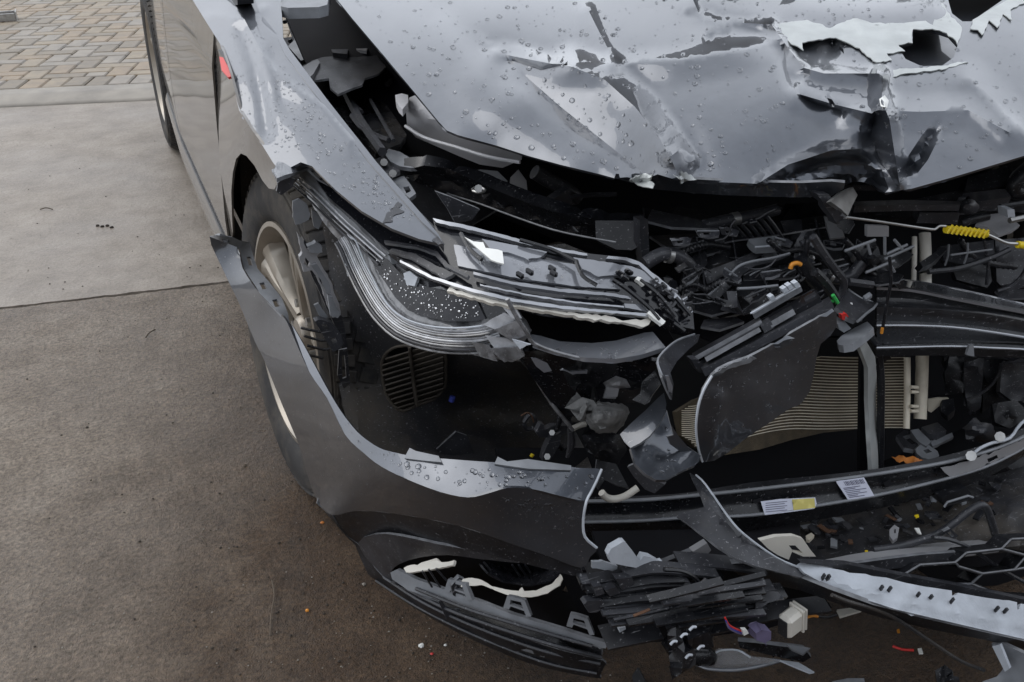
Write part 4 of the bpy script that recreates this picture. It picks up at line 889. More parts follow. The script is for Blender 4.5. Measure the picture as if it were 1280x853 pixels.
bk([(389, 332), (396, 330), (404, 342), (412, 354), (414, 366), (408, 368), (402, 352)], -.36, 'grey', .008)
bk([(410, 370), (416, 372), (420, 384), (426, 392), (422, 398), (414, 396), (412, 386)], -.365, 'grey', .01)
bk([(392, 382), (398, 379), (410, 396), (406, 400), (400, 394), (404, 404)], -.35, 'grey', .004)
bk([(394, 402), (402, 400), (414, 404), (424, 414), (430, 430), (424, 437), (416, 440), (404, 420)], -.37, 'dkgrey', .014, [[(402, 406), (408, 406), (411, 412), (405, 412)], [(413, 423), (419, 422), (422, 428), (416, 430)]])
for q in ([(376, 410), (400, 415), (410, 414)], [(380, 420), (402, 426), (410, 424)], [(384, 432), (404, 437), (412, 436)], [(386, 444), (404, 448)]):
    ptube('liner_rib', q, ('y', -.33), .0022, 'liner', car, seg=5, n=2)
for q in ([(433, 330), (436, 345)], [(452, 352), (456, 357)], [(458, 366), (462, 370)], [(464, 377), (470, 378)]):
    ptube('lamp_screw', q, ('y', -.42), .0022, 'raw', car, seg=6, n=1)

# ---- headlight (image left): lens body, chrome edge, dark lens with rain, long black upper housing
lamp = empty('headlight', at(560, 360, ('y', -.6))); lamp.parent = car; lamp.location = WLOC[lamp.name]-WLOC[car.name]
lamp_ctrl = [(376, 220, ('z', .700)), (430, 280, ('y', -.40)), (485, 320, ('y', -.50)), (440, 320, ('y', -.42)), (480, 390, ('y', -.54)), (560, 440, ('y', -.68)), (655, 445, ('y', -.735)), (606, 400, ('y', -.705)), (560, 362, ('y', -.64)), (510, 415, ('y', -.60)), (655, 385, ('y', -.73))]
JB = [(374, 215), (383, 213), (402, 231), (440, 268), (470, 297), (486, 318), (500, 334), (540, 355), (592, 365), (610, 366), (640, 380), (652, 398), (662, 418), (650, 432), (656, 444), (640, 452), (620, 449), (590, 444), (560, 438), (524, 424), (500, 408), (478, 390), (460, 360), (444, 328), (428, 305), (410, 286), (394, 262), (382, 240)]
jb, jb_s = sheet('lens_body', JB, 'lens', lamp, curve=2, ctrl=lamp_ctrl, res=6, th=.012, folds=[('v', [(440, 300), (460, 335), (485, 375), (510, 398), (560, 410), (620, 420)], .008, 16, 16), ('v', [(380, 218), (430, 275), (484, 318)], .008, 7, 12)], nz=(.0022, 14, 2), rag=.4)
sheet('lens_edge_strip', [(373, 214), (381, 211), (402, 230), (440, 268), (470, 297), (486, 317), (490, 330), (478, 322), (456, 304), (428, 280), (402, 252), (386, 232), (378, 226)], 'grey', lamp, ctrl=lamp_ctrl, res=6, th=.01, lift=.012, folds=[('v', [(378, 217), (430, 273), (486, 322)], .004, 6, 6)])
sheet('inner_reflector', [(384, 236), (392, 240), (416, 264), (436, 288), (442, 300), (436, 306), (416, 284), (400, 262)], 'dkgrey', lamp, ctrl=lamp_ctrl, res=6, th=.004, lift=.008)
G1 = np.array([(438, 297), (445, 302), (454, 324), (466, 348), (480, 374), (496, 392), (520, 404), (556, 410), (600, 408), (626, 398)], float); W = jb_s(G1[:, 0], G1[:, 1])
tube('light_guide', W+(CAMP-W)*.010, .0013, 'raw', lamp, 6, 3)
sheet('lens_window', [(455, 304), (470, 314), (486, 326), (504, 346), (530, 357), (560, 365), (592, 366), (598, 380), (607, 399), (590, 402), (560, 402), (530, 396), (510, 388), (494, 372), (476, 345), (462, 322)], 'lens_dark', lamp, ctrl=lamp_ctrl, res=6, th=.004, lift=.014, nz=(.001, 12))
lw_s = surface([(c[0], c[1], ('d', depth(c[0], c[1], c[2])-.0145)) for c in lamp_ctrl])
drops('rain_beads', lw_s, [(460, 310), (486, 330), (510, 352), (560, 368), (590, 370), (600, 396), (560, 400), (515, 388), (490, 365)], 120, lamp, .0008, .0022, mat='chrome', power=2.6)
drops('rain_beads', lw_s, [(400, 240), (440, 275), (480, 320), (478, 385), (430, 300)], 70, lamp, .0006, .0015, power=1.6)
sheet('broken_corner', [(610, 366), (640, 380), (648, 396), (620, 402), (608, 398), (598, 378)], 'gloss', lamp, ctrl=lamp_ctrl, res=7, th=.004, lift=.010)
for P_, lf, mt in (([(602, 406), (630, 391), (646, 399), (622, 412)], .018, 'frost'), ([(618, 412), (648, 400), (661, 417), (640, 428)], .024, 'lens'), ([(606, 420), (638, 424), (652, 436), (622, 440)], .020, 'frost'), ([(612, 436), (650, 434), (656, 446), (630, 453)], .026, 'lens'), ([(640, 424), (663, 431), (650, 437)], .030, 'raw'), ([(590, 428), (612, 432), (622, 452), (600, 446)], .016, 'lens'), ([(628, 384), (642, 380), (652, 398), (640, 398)], .020, 'frost')):
    sheet('lens_shard', P_, mt, lamp, ctrl=lamp_ctrl, res=7, th=.0025, lift=lf, nz=(.0015, 18, lf*900), rag=.3)
JG = np.array([(436, 292), (444, 304), (456, 330), (470, 356), (486, 380), (506, 398), (534, 408), (566, 412), (600, 410), (620, 404)], float); JT = np.gradient(JG, axis=0); JN = np.stack([-JT[:, 1], JT[:, 0]], 1)/np.hypot(JT[:, 0], JT[:, 1])[:, None]
for k, (off, r_, mt) in enumerate(((2, .0016, 'frost'), (5, .0012, 'frost'), (8, .0020, 'lens'), (11, .0012, 'frost'), (14, .0018, 'frost'), (17, .0012, 'lens'), (20, .0016, 'lens'), (24, .0020, 'dkgrey'), (28, .0016, 'lens'))):
    Q = JG+JN*off*np.linspace(.75, 1.15, len(JG))[:, None]; W = jb_s(Q[:, 0], Q[:, 1]); tube('lens_rib', W+(CAMP-W)*.006, r_, mt, lamp, 6, 3)
UG = np.array([(377, 219), (400, 240), (430, 270), (460, 297), (484, 318)], float)
for off, r_, mt in ((3, .0012, 'frost'), (8, .0016, 'frost'), (13, .0012, 'lens'), (17, .0016, 'dkgrey')):
    Q = UG+np.array([-off*.62, off*.78]); W = jb_s(Q[:, 0], Q[:, 1]); tube('lens_rib', W+(CAMP-W)*.010, r_, mt, lamp, 6, 3)
sheet('lens_shard', [(504, 342), (512, 339), (522, 347), (518, 358), (508, 356)], 'raw', lamp, ctrl=lamp_ctrl, res=5, th=.004, lift=.020)
# upper housing, gloss black with stepped silver bands
up_ctrl = [(430, 265, ('y', -.42)), (541, 273, ('y', -.54)), (656, 301, ('y', -.62)), (783, 322, ('y', -.68)), (866, 389, ('y', -.735)), (840, 405, ('y', -.75)), (700, 385, ('y', -.75)), (560, 352, ('y', -.66)), (480, 305, ('y', -.53)), (620, 330, ('y', -.665))]
UPH = [(395, 225), (420, 238), (460, 268), (500, 290), (536, 300), (556, 306), (545, 290), (541, 273), (579, 281), (607, 288), (656, 301), (700, 311), (734, 317), (783, 322), (801, 328), (818, 343), (836, 357), (852, 372), (866, 389), (868, 412), (850, 408), (836, 398), (820, 402), (780, 396), (700, 385), (640, 373), (600, 364), (560, 352), (520, 335), (492, 318), (470, 300), (440, 272), (410, 246)]
uph, uph_s = sheet('upper_housing', UPH, 'gloss', lamp, ctrl=up_ctrl, res=9, th=.02, nz=(.002, 30, 8))
up_p = surface(up_ctrl)
def band(a, b, mt, lf, nm='housing_band', fo=(), rg=.25): sheet(nm, list(a)+list(b)[::-1], mt, lamp, surf=up_p, res=6, th=.005, lift=lf, rag=rg)
band([(567, 306), (600, 312), (640, 318), (700, 328), (760, 336)], [(572, 332), (616, 342), (660, 350), (720, 358), (776, 362)], 'lampgrey', .004)
band([(603, 299), (640, 306), (684, 315), (676, 322), (660, 324)], [(610, 308), (612, 311), (640, 317), (655, 322), (662, 326)], 'lampgrey', .010)
band([(716, 322), (760, 328), (790, 333), (815, 343), (830, 356), (840, 366)], [(728, 336), (748, 346), (765, 344), (796, 346), (815, 356), (834, 368)], 'lampgrey', .010)
band([(541, 273), (579, 281), (607, 288), (656, 301), (700, 311), (734, 317)], [(545, 278), (580, 286), (607, 292), (656, 305), (700, 315), (734, 320)], 'silver', .012, 'housing_edge')
band([(760, 320), (783, 322), (801, 328), (818, 343), (836, 357), (866, 389)], [(758, 323), (782, 326), (799, 332), (815, 347), (832, 361), (862, 393)], 'silver', .012, 'housing_edge')
band([(592, 340), (640, 352), (700, 361), (760, 366), (790, 371)], [(592, 343), (640, 356), (700, 365), (760, 370), (788, 374)], 'lampgrey', .016)
band([(500, 325), (540, 345), (590, 361), (640, 373), (700, 382), (760, 388), (812, 392)], [(500, 328), (540, 349), (590, 365), (640, 377), (700, 386), (760, 391), (810, 396)], 'silver', .016, 'housing_edge')
band([(600, 355), (660, 368), (720, 377), (780, 383)], [(600, 357), (660, 370), (720, 379), (780, 385)], 'silver', .014, 'housing_edge')
band([(780, 380), (800, 380), (814, 388)], [(782, 385), (800, 388), (810, 391)], 'lampgrey', .014)
band([(560, 360), (620, 375), (680, 386), (740, 394), (790, 401), (816, 399)], [(560, 364), (620, 380), (660, 386), (740, 399), (790, 405), (806, 408)], 'ivory', .008, 'torn_seal', rg=.9)
band([(480, 300), (520, 306), (546, 314), (560, 330), (586, 344)], [(480, 303), (520, 309), (543, 317), (556, 333), (584, 347)], 'dkgrey', .016)
band([(490, 310), (520, 318), (545, 332), (568, 342), (556, 348)], [(486, 314), (512, 322), (535, 336), (548, 344), (552, 347)], 'dkgrey', .012)
band([(812, 388), (818, 389), (832, 402), (830, 405)], [(810, 392), (814, 395), (826, 405), (828, 406)], 'white', .02, 'seal_tip')
band([(797, 346), (801, 346), (808, 355)], [(795, 349), (798, 351), (805, 357)], 'white', .02, 'seal_tip')
sheet('white_shard', [(580, 296), (592, 302), (604, 303), (607, 310), (622, 312), (628, 314), (630, 330), (622, 328), (614, 325)], 'white', lamp, surf=up_p, res=5, th=.002, lift=.024, nz=(.001, 9))
for pts_ in ([(766, 350), (784, 362), (810, 384), (824, 400)], [(800, 350), (826, 372), (845, 396)], [(828, 374), (838, 384), (844, 378)], [(842, 404), (856, 414)], [(845, 372), (864, 394)], [(720, 326), (728, 345), (746, 357)], [(650, 300), (690, 312), (722, 328)], [(576, 292), (586, 310), (602, 325)]):
    A_ = np.array(pts_, float); W = up_p(A_[:, 0], A_[:, 1]); tube('housing_rib', W+(CAMP-W)*.014, .0028, 'black_wet', lamp, 5, 3)
for px, py in ((650, 344), (662, 340), (690, 336), (692, 342), (775, 342), (780, 348), (786, 340)):
    W = up_p([px, px+8], [py, py+5]); box('broken_clip', W[0]+(CAMP-W[0])*.012, (.012, .008, .006), 'gloss', lamp, u=W[1]-W[0], v=(0, -.6, 1))
for k in range(26):
    x = rng.uniform(815, 862); y = 352+(x-815)*.75+rng.uniform(-10, 22); W = up_p([x, x+6], [y, y+rng.uniform(-6, 6)])
    box('broken_clip', W[0]+(CAMP-W[0])*.012, (rng.uniform(.006, .02), .004, rng.uniform(.003, .008)), ('gloss', 'dkgrey', 'lens_dark', 'silver')[k % 4], lamp, u=W[1]-W[0], v=(.3, -.6, 1))
drops('rain_beads', surface([(c[0], c[1], ('d', depth(c[0], c[1], c[2])-.0075)) for c in up_ctrl]), [(570, 310), (760, 340), (774, 358), (600, 334)], 70, lamp, .0009, .0024)
# grey panel below the lamp
LG = [(664, 418), (676, 420), (700, 427), (740, 429), (770, 426), (805, 416), (816, 415), (832, 434), (800, 444), (770, 449), (730, 447), (690, 437), (668, 430)]
lg, lg_s = sheet('lamp_lower_trim', LG, 'lampgrey', lamp, ctrl=[(664, 418, ('y', -.73)), (832, 434, ('y', -.80)), (740, 429, ('y', -.76)), (740, 447, ('y', -.80)), (690, 437, ('y', -.765))], res=7, th=.006)
drops('rain_beads', lg_s, [(680, 424), (740, 432), (810, 420), (825, 432), (770, 446), (700, 436)], 36, lg, .0012, .003)
ptube('trim_edge', [(634, 374), (645, 395), (660, 418), (668, 430), (700, 442), (740, 450), (790, 450)], ('y', -.79), .0026, 'lens', lamp, seg=6, n=4)
sheet('lamp_lower_back', [(612, 372), (830, 404), (845, 430), (835, 450), (740, 470), (700, 480), (660, 440)], 'void', lamp, ctrl=[(612, 372, ('y', -.66)), (830, 404, ('y', -.70)), (700, 480, ('y', -.62)), (835, 450, ('y', -.70))], res=16, th=.004)
sheet('lamp_lower_shell', [(648, 440), (680, 438), (740, 452), (800, 450), (830, 452), (800, 480), (770, 470), (740, 486), (735, 520), (716, 534), (690, 505), (664, 470)], 'gloss', lamp, ctrl=[(648, 440, ('y', -.73)), (830, 452, ('y', -.78)), (716, 534, ('y', -.66)), (740, 486, ('y', -.72))], res=9, th=.005, nz=(.004, 30, 6))
sheet('paint_chip', [(664, 448), (672, 449), (684, 454), (690, 464), (680, 466), (670, 458)], 'lampgrey', lamp, on=('y', -.765), res=5, th=.003)
sheet('paint_chip', [(700, 462), (718, 465), (735, 463), (734, 467), (716, 468)], 'lampgrey', lamp, on=('y', -.765), res=5, th=.003, rag=.5)
# ================================================================== engine bay and front structure
def T(pts, y, mt, r, nm, par=None, n=4, seg=6): return ptube(nm, pts, ('y', y), r, mt, par or car, n=n, seg=seg)
def S(nm, pts, mt, y=None, ctrl=None, th=.004, res=9, par=None, **kw):
    return sheet(nm, pts, mt, par or car, on=('y', y) if y is not None and not isinstance(y, tuple) else y, ctrl=ctrl, th=th, res=res, **kw)[0]
# dark tub of the bay: back wall, floor tray, inner wing
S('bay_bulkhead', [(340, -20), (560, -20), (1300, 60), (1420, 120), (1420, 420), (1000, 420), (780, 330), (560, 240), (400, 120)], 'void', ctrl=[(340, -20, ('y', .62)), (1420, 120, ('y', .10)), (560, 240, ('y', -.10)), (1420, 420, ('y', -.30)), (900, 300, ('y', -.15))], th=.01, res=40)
S('inner_wing', [(352, 0), (405, 0), (470, 60), (560, 165), (620, 200), (640, 250), (560, 300), (500, 240), (430, 150), (380, 86)], 'black', ctrl=[(352, 0, ('z', .76)), (405, 0, ('z', .68)), (560, 165, ('z', .60)), (620, 250, ('z', .56)), (500, 240, ('z', .64)), (430, 150, ('z', .69))], th=.006, res=12, nz=(.02, 40, 5))
box('undertray', (1.0, -.24, .10), (1.35, .80, .02), 'void', car)
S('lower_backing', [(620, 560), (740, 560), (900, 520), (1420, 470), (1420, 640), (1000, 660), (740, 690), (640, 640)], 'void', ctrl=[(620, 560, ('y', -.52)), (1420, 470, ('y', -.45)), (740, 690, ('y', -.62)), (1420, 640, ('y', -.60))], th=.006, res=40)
# things seen in the slot between wing and bonnet
S('insulation_flap', [(379, 85), (390, 76), (402, 72), (425, 68), (452, 66), (466, 63), (482, 84), (472, 93), (456, 98), (453, 106), (436, 112), (422, 118), (413, 110), (411, 98), (398, 100), (388, 100)], 'dkgrey', ('z', .755), th=.004, res=6, nz=(.012, 20, 3))
S('foam_end', [(378, 84), (386, 79), (397, 74), (400, 78), (392, 92), (386, 98)], 'tank', ('z', .762), th=.012, res=6)
S('strut_plate', [(360, 58), (372, 46), (392, 44), (408, 40), (430, 48), (440, 62), (420, 68), (396, 70), (376, 76)], 'dkgrey', ('z', .75), th=.01, res=8, nz=(.012, 16, 9))
S('grey_bracket', [(430, 42), (444, 42), (464, 52), (458, 64), (446, 62), (436, 52)], 'tank', ('z', .765), th=.006, res=8)
S('vent_box', [(405, 44), (420, 40), (436, 58), (434, 68), (416, 66)], 'dkgrey', ('z', .765), th=.02, res=8, holes=[[(412, 50), (419, 48), (428, 60), (420, 62)]])
for pts, r in (([(355, 28), (366, 25), (374, 34), (376, 42)], .005), ([(362, 52), (378, 47), (398, 48)], .005), ([(432, 118), (440, 128), (452, 140)], .004), ([(440, 145), (452, 160), (470, 170), (486, 176)], .005), ([(463, 125), (476, 148), (492, 176)], .0035), ([(484, 106), (492, 98)], .005), ([(430, 112), (450, 150), (478, 190)], .008)):
    ptube('bay_hose', pts, ('z', .72), r, 'dkgrey', car, n=4, seg=6)
S('inner_ledge', [(396, 108), (414, 116), (436, 114), (462, 120), (484, 132), (508, 168), (500, 180), (470, 192), (440, 160)], 'black_wet', ('z', .70), th=.01, res=9, nz=(.01, 24, 2))
res_ = empty('washer_tank', at(560, 160, ('z', .70))); res_.parent = car; res_.location = WLOC[res_.name]-WLOC[car.name]
rc = [(508, 128, ('z', .742)), (520, 117, ('z', .752)), (560, 148, ('z', .742)), (507, 158, ('z', .70)), (560, 175, ('z', .695)), (650, 205, ('z', .66)), (530, 176, ('z', .675)), (600, 206, ('z', .655)), (540, 150, ('z', .728))]
S('tank_body', [(507, 132), (512, 122), (522, 118), (545, 128), (566, 150), (650, 190), (652, 200), (628, 210), (600, 206), (575, 196), (545, 183), (520, 172), (509, 160)], 'tank_white', ctrl=rc, th=.05, res=7, par=res_, folds=[('v', [(508, 132), (530, 146), (556, 151), (580, 158)], .008, 8, 8)])
ptube('tank_seam', [(507, 158), (530, 172), (570, 184), (610, 196), (650, 203)], ('z', .705), .003, 'tank_white', res_, n=4, seg=6)
S('tank_cap', [(494, 119), (502, 117), (510, 119), (510, 128), (503, 137), (498, 132), (495, 126)], 'tank_white', ('z', .755), th=.012, res=6, par=res_)
# carrier rail end and its plates left of the lamp housing
rail_c = [(505, 213, ('z', .695)), (560, 212, ('z', .70)), (690, 268, ('z', .655)), (800, 285, ('z', .64)), (800, 303, ('z', .615)), (640, 272, ('z', .63)), (515, 226, ('z', .675))]
S('carrier_rail', [(505, 213), (530, 207), (560, 211), (590, 224), (620, 238), (660, 254), (690, 264), (730, 272), (770, 276), (802, 278), (804, 300), (772, 304), (730, 297), (700, 290), (670, 282), (640, 271), (600, 256), (560, 243), (530, 232), (512, 224)], 'black_wet', ctrl=rail_c, th=.02, res=8, folds=[('v', [(510, 218), (560, 226), (640, 258), (720, 284), (800, 292)], -.010, 9, 6), ('v', [(530, 208), (600, 230), (690, 266), (760, 284)], .006, 6, 8)])
ptube('rail_lip_glint', [(508, 222), (545, 234), (562, 243), (600, 255), (640, 270), (690, 287), (730, 296), (770, 303)], ('z', .655), .0014, 'edge', car, n=3, seg=6)  # thin tube on the rail edge, its pale colour stands for a dim highlight
S('rail_pad', [(545, 240), (562, 246), (600, 262), (590, 275), (570, 280), (560, 262)], 'dkgrey', ('y', -.52), th=.008, res=8)
S('hinge_tab', [(480, 192), (486, 186), (500, 190), (520, 202), (532, 208), (514, 210), (500, 208), (488, 202)], 'grey', ('z', .70), th=.006, res=6, nz=(.006, 12))
S('bolt_plate', [(468, 200), (480, 194), (494, 202), (500, 214), (488, 220), (474, 212)], 'dkgrey', ('z', .695), th=.006, res=6, holes=[[(478, 201), (483, 200), (485, 205), (480, 206)]])
S('eye_plate', [(490, 224), (505, 220), (514, 232), (520, 242), (512, 248), (502, 240)], 'grey', ('z', .685), th=.006, res=6, holes=[[(504, 234), (511, 233), (514, 239), (508, 242)]])
for a, b in ((480, 203), (491, 217), (598, 236)): ptube('plate_bolt', [(a, b, ('z', .70)), (a, b, ('z', .706))], None, .006, 'steel', car, n=1, seg=8)
ptube('rail_hole_rim', [(590, 237), (596, 234), (604, 236), (606, 239), (598, 241), (591, 239)], ('z', .685), .002, 'steel', car, n=3, seg=5)
S('intake_snorkel', [(578, 218), (600, 212), (622, 214), (634, 226), (630, 236), (612, 232), (606, 224), (590, 224)], 'grey', ('z', .66), th=.008, res=7)
S('intake_lobe', [(636, 238), (638, 222), (648, 212), (658, 226), (660, 246), (646, 244)], 'tank', ('z', .655), th=.015, res=7)
T([(668, 215), (690, 228), (712, 240), (722, 250)], -.33, 'dkgrey', .012, 'coolant_hose', seg=10)
T([(712, 247), (740, 244), (770, 243)], -.36, 'dkgrey', .004, 'thin_pipe')
S('pipe_bracket', [(690, 250), (712, 236), (716, 255), (706, 266), (690, 264)], 'dkgrey', -.36, th=.02)
S('panel_block', [(744, 276), (803, 276), (804, 305), (790, 313), (770, 312), (745, 300)], 'black', ctrl=[(744, 276, ('y', -.52)), (804, 276, ('y', -.56)), (790, 313, ('y', -.57))], th=.05, res=10)
S('panel_block', [(800, 276), (810, 275), (812, 322), (804, 330), (800, 306)], 'dkgrey', -.585, th=.02, res=8)

# ---- crushed plastics under the bonnet edge (image middle)
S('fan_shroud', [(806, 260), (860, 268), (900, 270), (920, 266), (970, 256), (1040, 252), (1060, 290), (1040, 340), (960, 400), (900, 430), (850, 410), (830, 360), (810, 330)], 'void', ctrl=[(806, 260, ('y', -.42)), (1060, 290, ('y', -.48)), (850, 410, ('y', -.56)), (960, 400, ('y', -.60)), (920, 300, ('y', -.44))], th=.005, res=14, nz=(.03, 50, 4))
def R3(nm, pts, mt, y, dy=.0, th=.004, nzz=.004, **kw):
    """plate leaning in depth: upper edge further back by dy"""
    ys = [p[1] for p in pts]; lo, hi = min(ys), max(ys); xs_ = [p[0] for p in pts]
    c = [(min(xs_), lo, ('y', y+dy)), (max(xs_), lo, ('y', y+dy*.6)), (min(xs_), hi, ('y', y)), (max(xs_), hi, ('y', y-.02))]
    return S(nm, pts, mt, ctrl=c, th=th, res=8, nz=(nzz, 24, rng.uniform(0, 50)), **kw)
R3('shroud_plate', [(815, 262), (880, 276), (898, 282), (898, 286), (840, 284), (808, 276)], 'dkgrey', -.56, .06)
R3('shroud_plate', [(812, 295), (832, 294), (870, 292), (880, 300), (838, 311), (828, 306)], 'black', -.58, .08, nzz=.008)
R3('shroud_plate', [(870, 296), (900, 292), (930, 296), (918, 306), (900, 314), (884, 318), (872, 308)], 'dkgrey', -.58, .09, nzz=.012)
R3('shroud_plate', [(852, 318), (868, 310), (886, 316), (882, 332), (876, 344), (856, 340), (846, 330)], 'dkgrey', -.60, .06, nzz=.014)
R3('shroud_plate', [(884, 318), (900, 314), (918, 326), (900, 336), (882, 338)], 'liner', -.595, .05, nzz=.012)
R3('shroud_plate', [(900, 312), (924, 302), (934, 306), (948, 312), (925, 322), (912, 322)], 'black', -.585, .04)
R3('shroud_plate', [(880, 340), (960, 310), (962, 314), (905, 345), (884, 356)], 'dkgrey', -.62, .02)
R3('shroud_plate', [(952, 318), (968, 312), (974, 322), (958, 326)], 'grey', -.61, .02)
R3('shroud_plate', [(840, 268), (848, 258), (870, 262), (890, 276), (850, 278)], 'black', -.53, .05)
R3('shroud_plate', [(820, 352), (834, 344), (846, 352), (850, 368), (836, 376), (824, 366)], 'black', -.66, .04, nzz=.02)
R3('shroud_plate', [(868, 374), (880, 366), (906, 366), (918, 372), (920, 386), (890, 394), (868, 388)], 'black', -.68, .05)
R3('shroud_plate', [(880, 400), (920, 396), (930, 402), (900, 412), (876, 408)], 'dkgrey', -.70, .03)
# lock carrier: ribbed moulding that ties the crushed parts together, coolant hoses with clamps
lkc = [(862, 300, ('y', -.55)), (1050, 268, ('y', -.52)), (1062, 330, ('y', -.60)), (1010, 362, ('y', -.655)), (900, 396, ('y', -.665)), (856, 372, ('y', -.62))]
S('lock_carrier', [(856, 300), (900, 288), (960, 280), (1050, 266), (1064, 330), (1040, 350), (1012, 366), (950, 386), (900, 398), (854, 376)], 'black', ctrl=lkc, th=.008, res=9, nz=(.006, 30, 2), holes=[[(880, 306), (905, 300), (908, 312), (884, 316)], [(930, 318), (958, 312), (962, 326), (936, 332)], [(985, 330), (1008, 322), (1012, 338), (992, 346)]])
lk_s = surface(lkc)
for P_ in ([(860, 318), (910, 304), (970, 296), (1052, 282)], [(858, 344), (920, 330), (990, 314), (1058, 304)], [(862, 364), (920, 352), (1000, 334), (1060, 322)], [(880, 384), (930, 374), (1000, 354)], [(872, 298), (880, 340), (884, 384)], [(916, 290), (922, 330), (928, 378)], [(968, 282), (974, 322), (980, 364)], [(1018, 274), (1026, 310), (1030, 348)]):
    A_ = np.array(P_, float); W = lk_s(A_[:, 0], A_[:, 1]); n_ = (CAMP-W)/np.linalg.norm(CAMP-W, axis=1)[:, None]
    loft('carrier_rib', [W+n_*.002, W+n_*.016], 'dkgrey', car, 4, 1, th=.0025)
for P_, yy, r_ in (([(806, 330), (828, 318), (850, 322), (866, 340), (862, 362)], -.64, .010), ([(1016, 356), (1030, 344), (1046, 348), (1064, 344), (1078, 328)], -.69, .009), ([(880, 282), (906, 276), (940, 270), (972, 262)], -.56, .009)):
    T(P_, yy, 'dkgrey', r_, 'coolant_hose', n=6, seg=12); a, b = P_[1], P_[2]; T([((a[0]*3+b[0])/4, (a[1]*3+b[1])/4), ((a[0]+b[0])/2, (a[1]+b[1])/2)], yy-.0005, 'steel', r_*1.12, 'hose_clamp', n=1, seg=12)
# upper duct fins
for k in range(6):
    x = 922+k*8.5; T([(x-6, 281-k*2), (x+4, 291-k*1.5), (x+14, 302-k*.6)], -.56-.003*k, 'dkgrey', .0030, 'duct_fin', n=3)
for k in range(6):
    x = 922+k*8; T([(x, 276-k*2.2), (x+16, 272-k*2.3)], -.53, 'dkgrey', .002, 'duct_fin', n=1)
R3('duct_lip', [(936, 299), (970, 295), (978, 301), (974, 306), (946, 309), (938, 304)], 'grey', -.62, .02, th=.012)
T([(944, 309), (960, 308), (983, 306)], -.64, 'raw', .0015, 'duct_edge', n=2)
# curved black snorkel and shelf
R3('snorkel', [(882, 370), (896, 358), (910, 344), (922, 332), (940, 325), (962, 323), (986, 316), (988, 320), (966, 328), (944, 332), (930, 342), (914, 358), (900, 372), (886, 374)], 'dkgrey', -.66, .05, th=.02)
T([(884, 371), (905, 352), (922, 334), (940, 327), (964, 323), (987, 317)], -.675, 'grey', .002, 'snorkel_edge')
R3('torn_mesh', [(926, 345), (940, 336), (972, 332), (996, 330), (994, 346), (960, 350), (930, 350)], 'dkgrey', -.65, .05, nzz=.016)
for k in range(9):
    x = 930+k*7; T([(x, 348-rng.uniform(0, 4)), (x+8, 340), (x+18+rng.uniform(0, 6), 333+rng.uniform(0, 6))], -.665, ('dkgrey', 'grey', 'black')[k % 3], .0014, 'torn_strand', n=3, seg=5)
R3('shelf_box', [(920, 352), (974, 350), (972, 366), (922, 371)], 'black', -.69, .03, th=.03)
T([(922, 361), (945, 360), (972, 357)], -.705, 'grey', .0022, 'shelf_edge', n=2)
R3('shelf_box', [(908, 364), (921, 364), (922, 384), (912, 386)], 'dkgrey', -.70, .01, th=.02)
R3('shelf_plate', [(960, 362), (996, 352), (1000, 360), (975, 376), (950, 386), (930, 394), (926, 392)], 'black', -.70, .02)
# orange, green, red wiring details
T([(988, 336), (990, 331), (996, 329), (1001, 331)], -.71, 'orange', .0032, 'orange_hook', seg=8)
T([(1041, 369), (1044, 374), (1047, 379)], -.76, 'green', .0028, 'green_wire', n=1)
T([(1036, 376), (1042, 377)], -.757, 'green', .002, 'green_wire', n=1)
T([(1018, 340), (1030, 352), (1040, 366), (1046, 378), (1044, 392), (1046, 404)], -.74, 'black', .007, 'taped_loom')
T([(1016, 296), (1030, 318), (1046, 340), (1054, 350), (1054, 362), (1046, 378)], -.72, 'dkgrey', .006, 'corrugated_loom')
T([(1000, 326), (1012, 344), (1024, 356), (1032, 364)], -.70, 'black', .012, 'cable_sleeve', seg=8)
T([(1060, 352), (1075, 354), (1090, 356)], -.71, 'dkgrey', .006, 'corrugated_loom')
T([(1040, 362), (1034, 356), (1024, 346), (1018, 338)], -.735, 'raw', .0035, 'sleeve_core')
S('red_clip', [(1052, 394), (1058, 392), (1061, 396), (1058, 401), (1053, 400)], 'red', -.78, th=.008, res=4)
S('connector_block', [(1047, 405), (1055, 401), (1064, 411), (1055, 416), (1049, 412)], 'grey', -.775, th=.015, res=5)
S('connector_cover', [(1046, 384), (1060, 362), (1068, 368), (1078, 374), (1097, 380), (1082, 394), (1070, 402), (1060, 398)], 'dkgrey', ctrl=[(1046, 384, ('y', -.77)), (1060, 362, ('y', -.70)), (1097, 380, ('y', -.71)), (1070, 402, ('y', -.78))], th=.006, res=7)
ptube('cover_edge', [(1060, 362, ('y', -.702)), (1076, 373, ('y', -.71)), (1096, 380, ('y', -.716)), (1083, 392, ('y', -.755)), (1072, 402, ('y', -.785))], None, .002, 'grey', car, n=2, seg=6)
S('sensor_plate', [(1046, 426), (1052, 420), (1068, 410), (1084, 402), (1092, 410), (1080, 420), (1066, 430), (1054, 432), (1048, 431)], 'grey', ctrl=[(1046, 426, ('y', -.80)), (1092, 410, ('y', -.78)), (1060, 414, ('y', -.76))], th=.01, res=6)
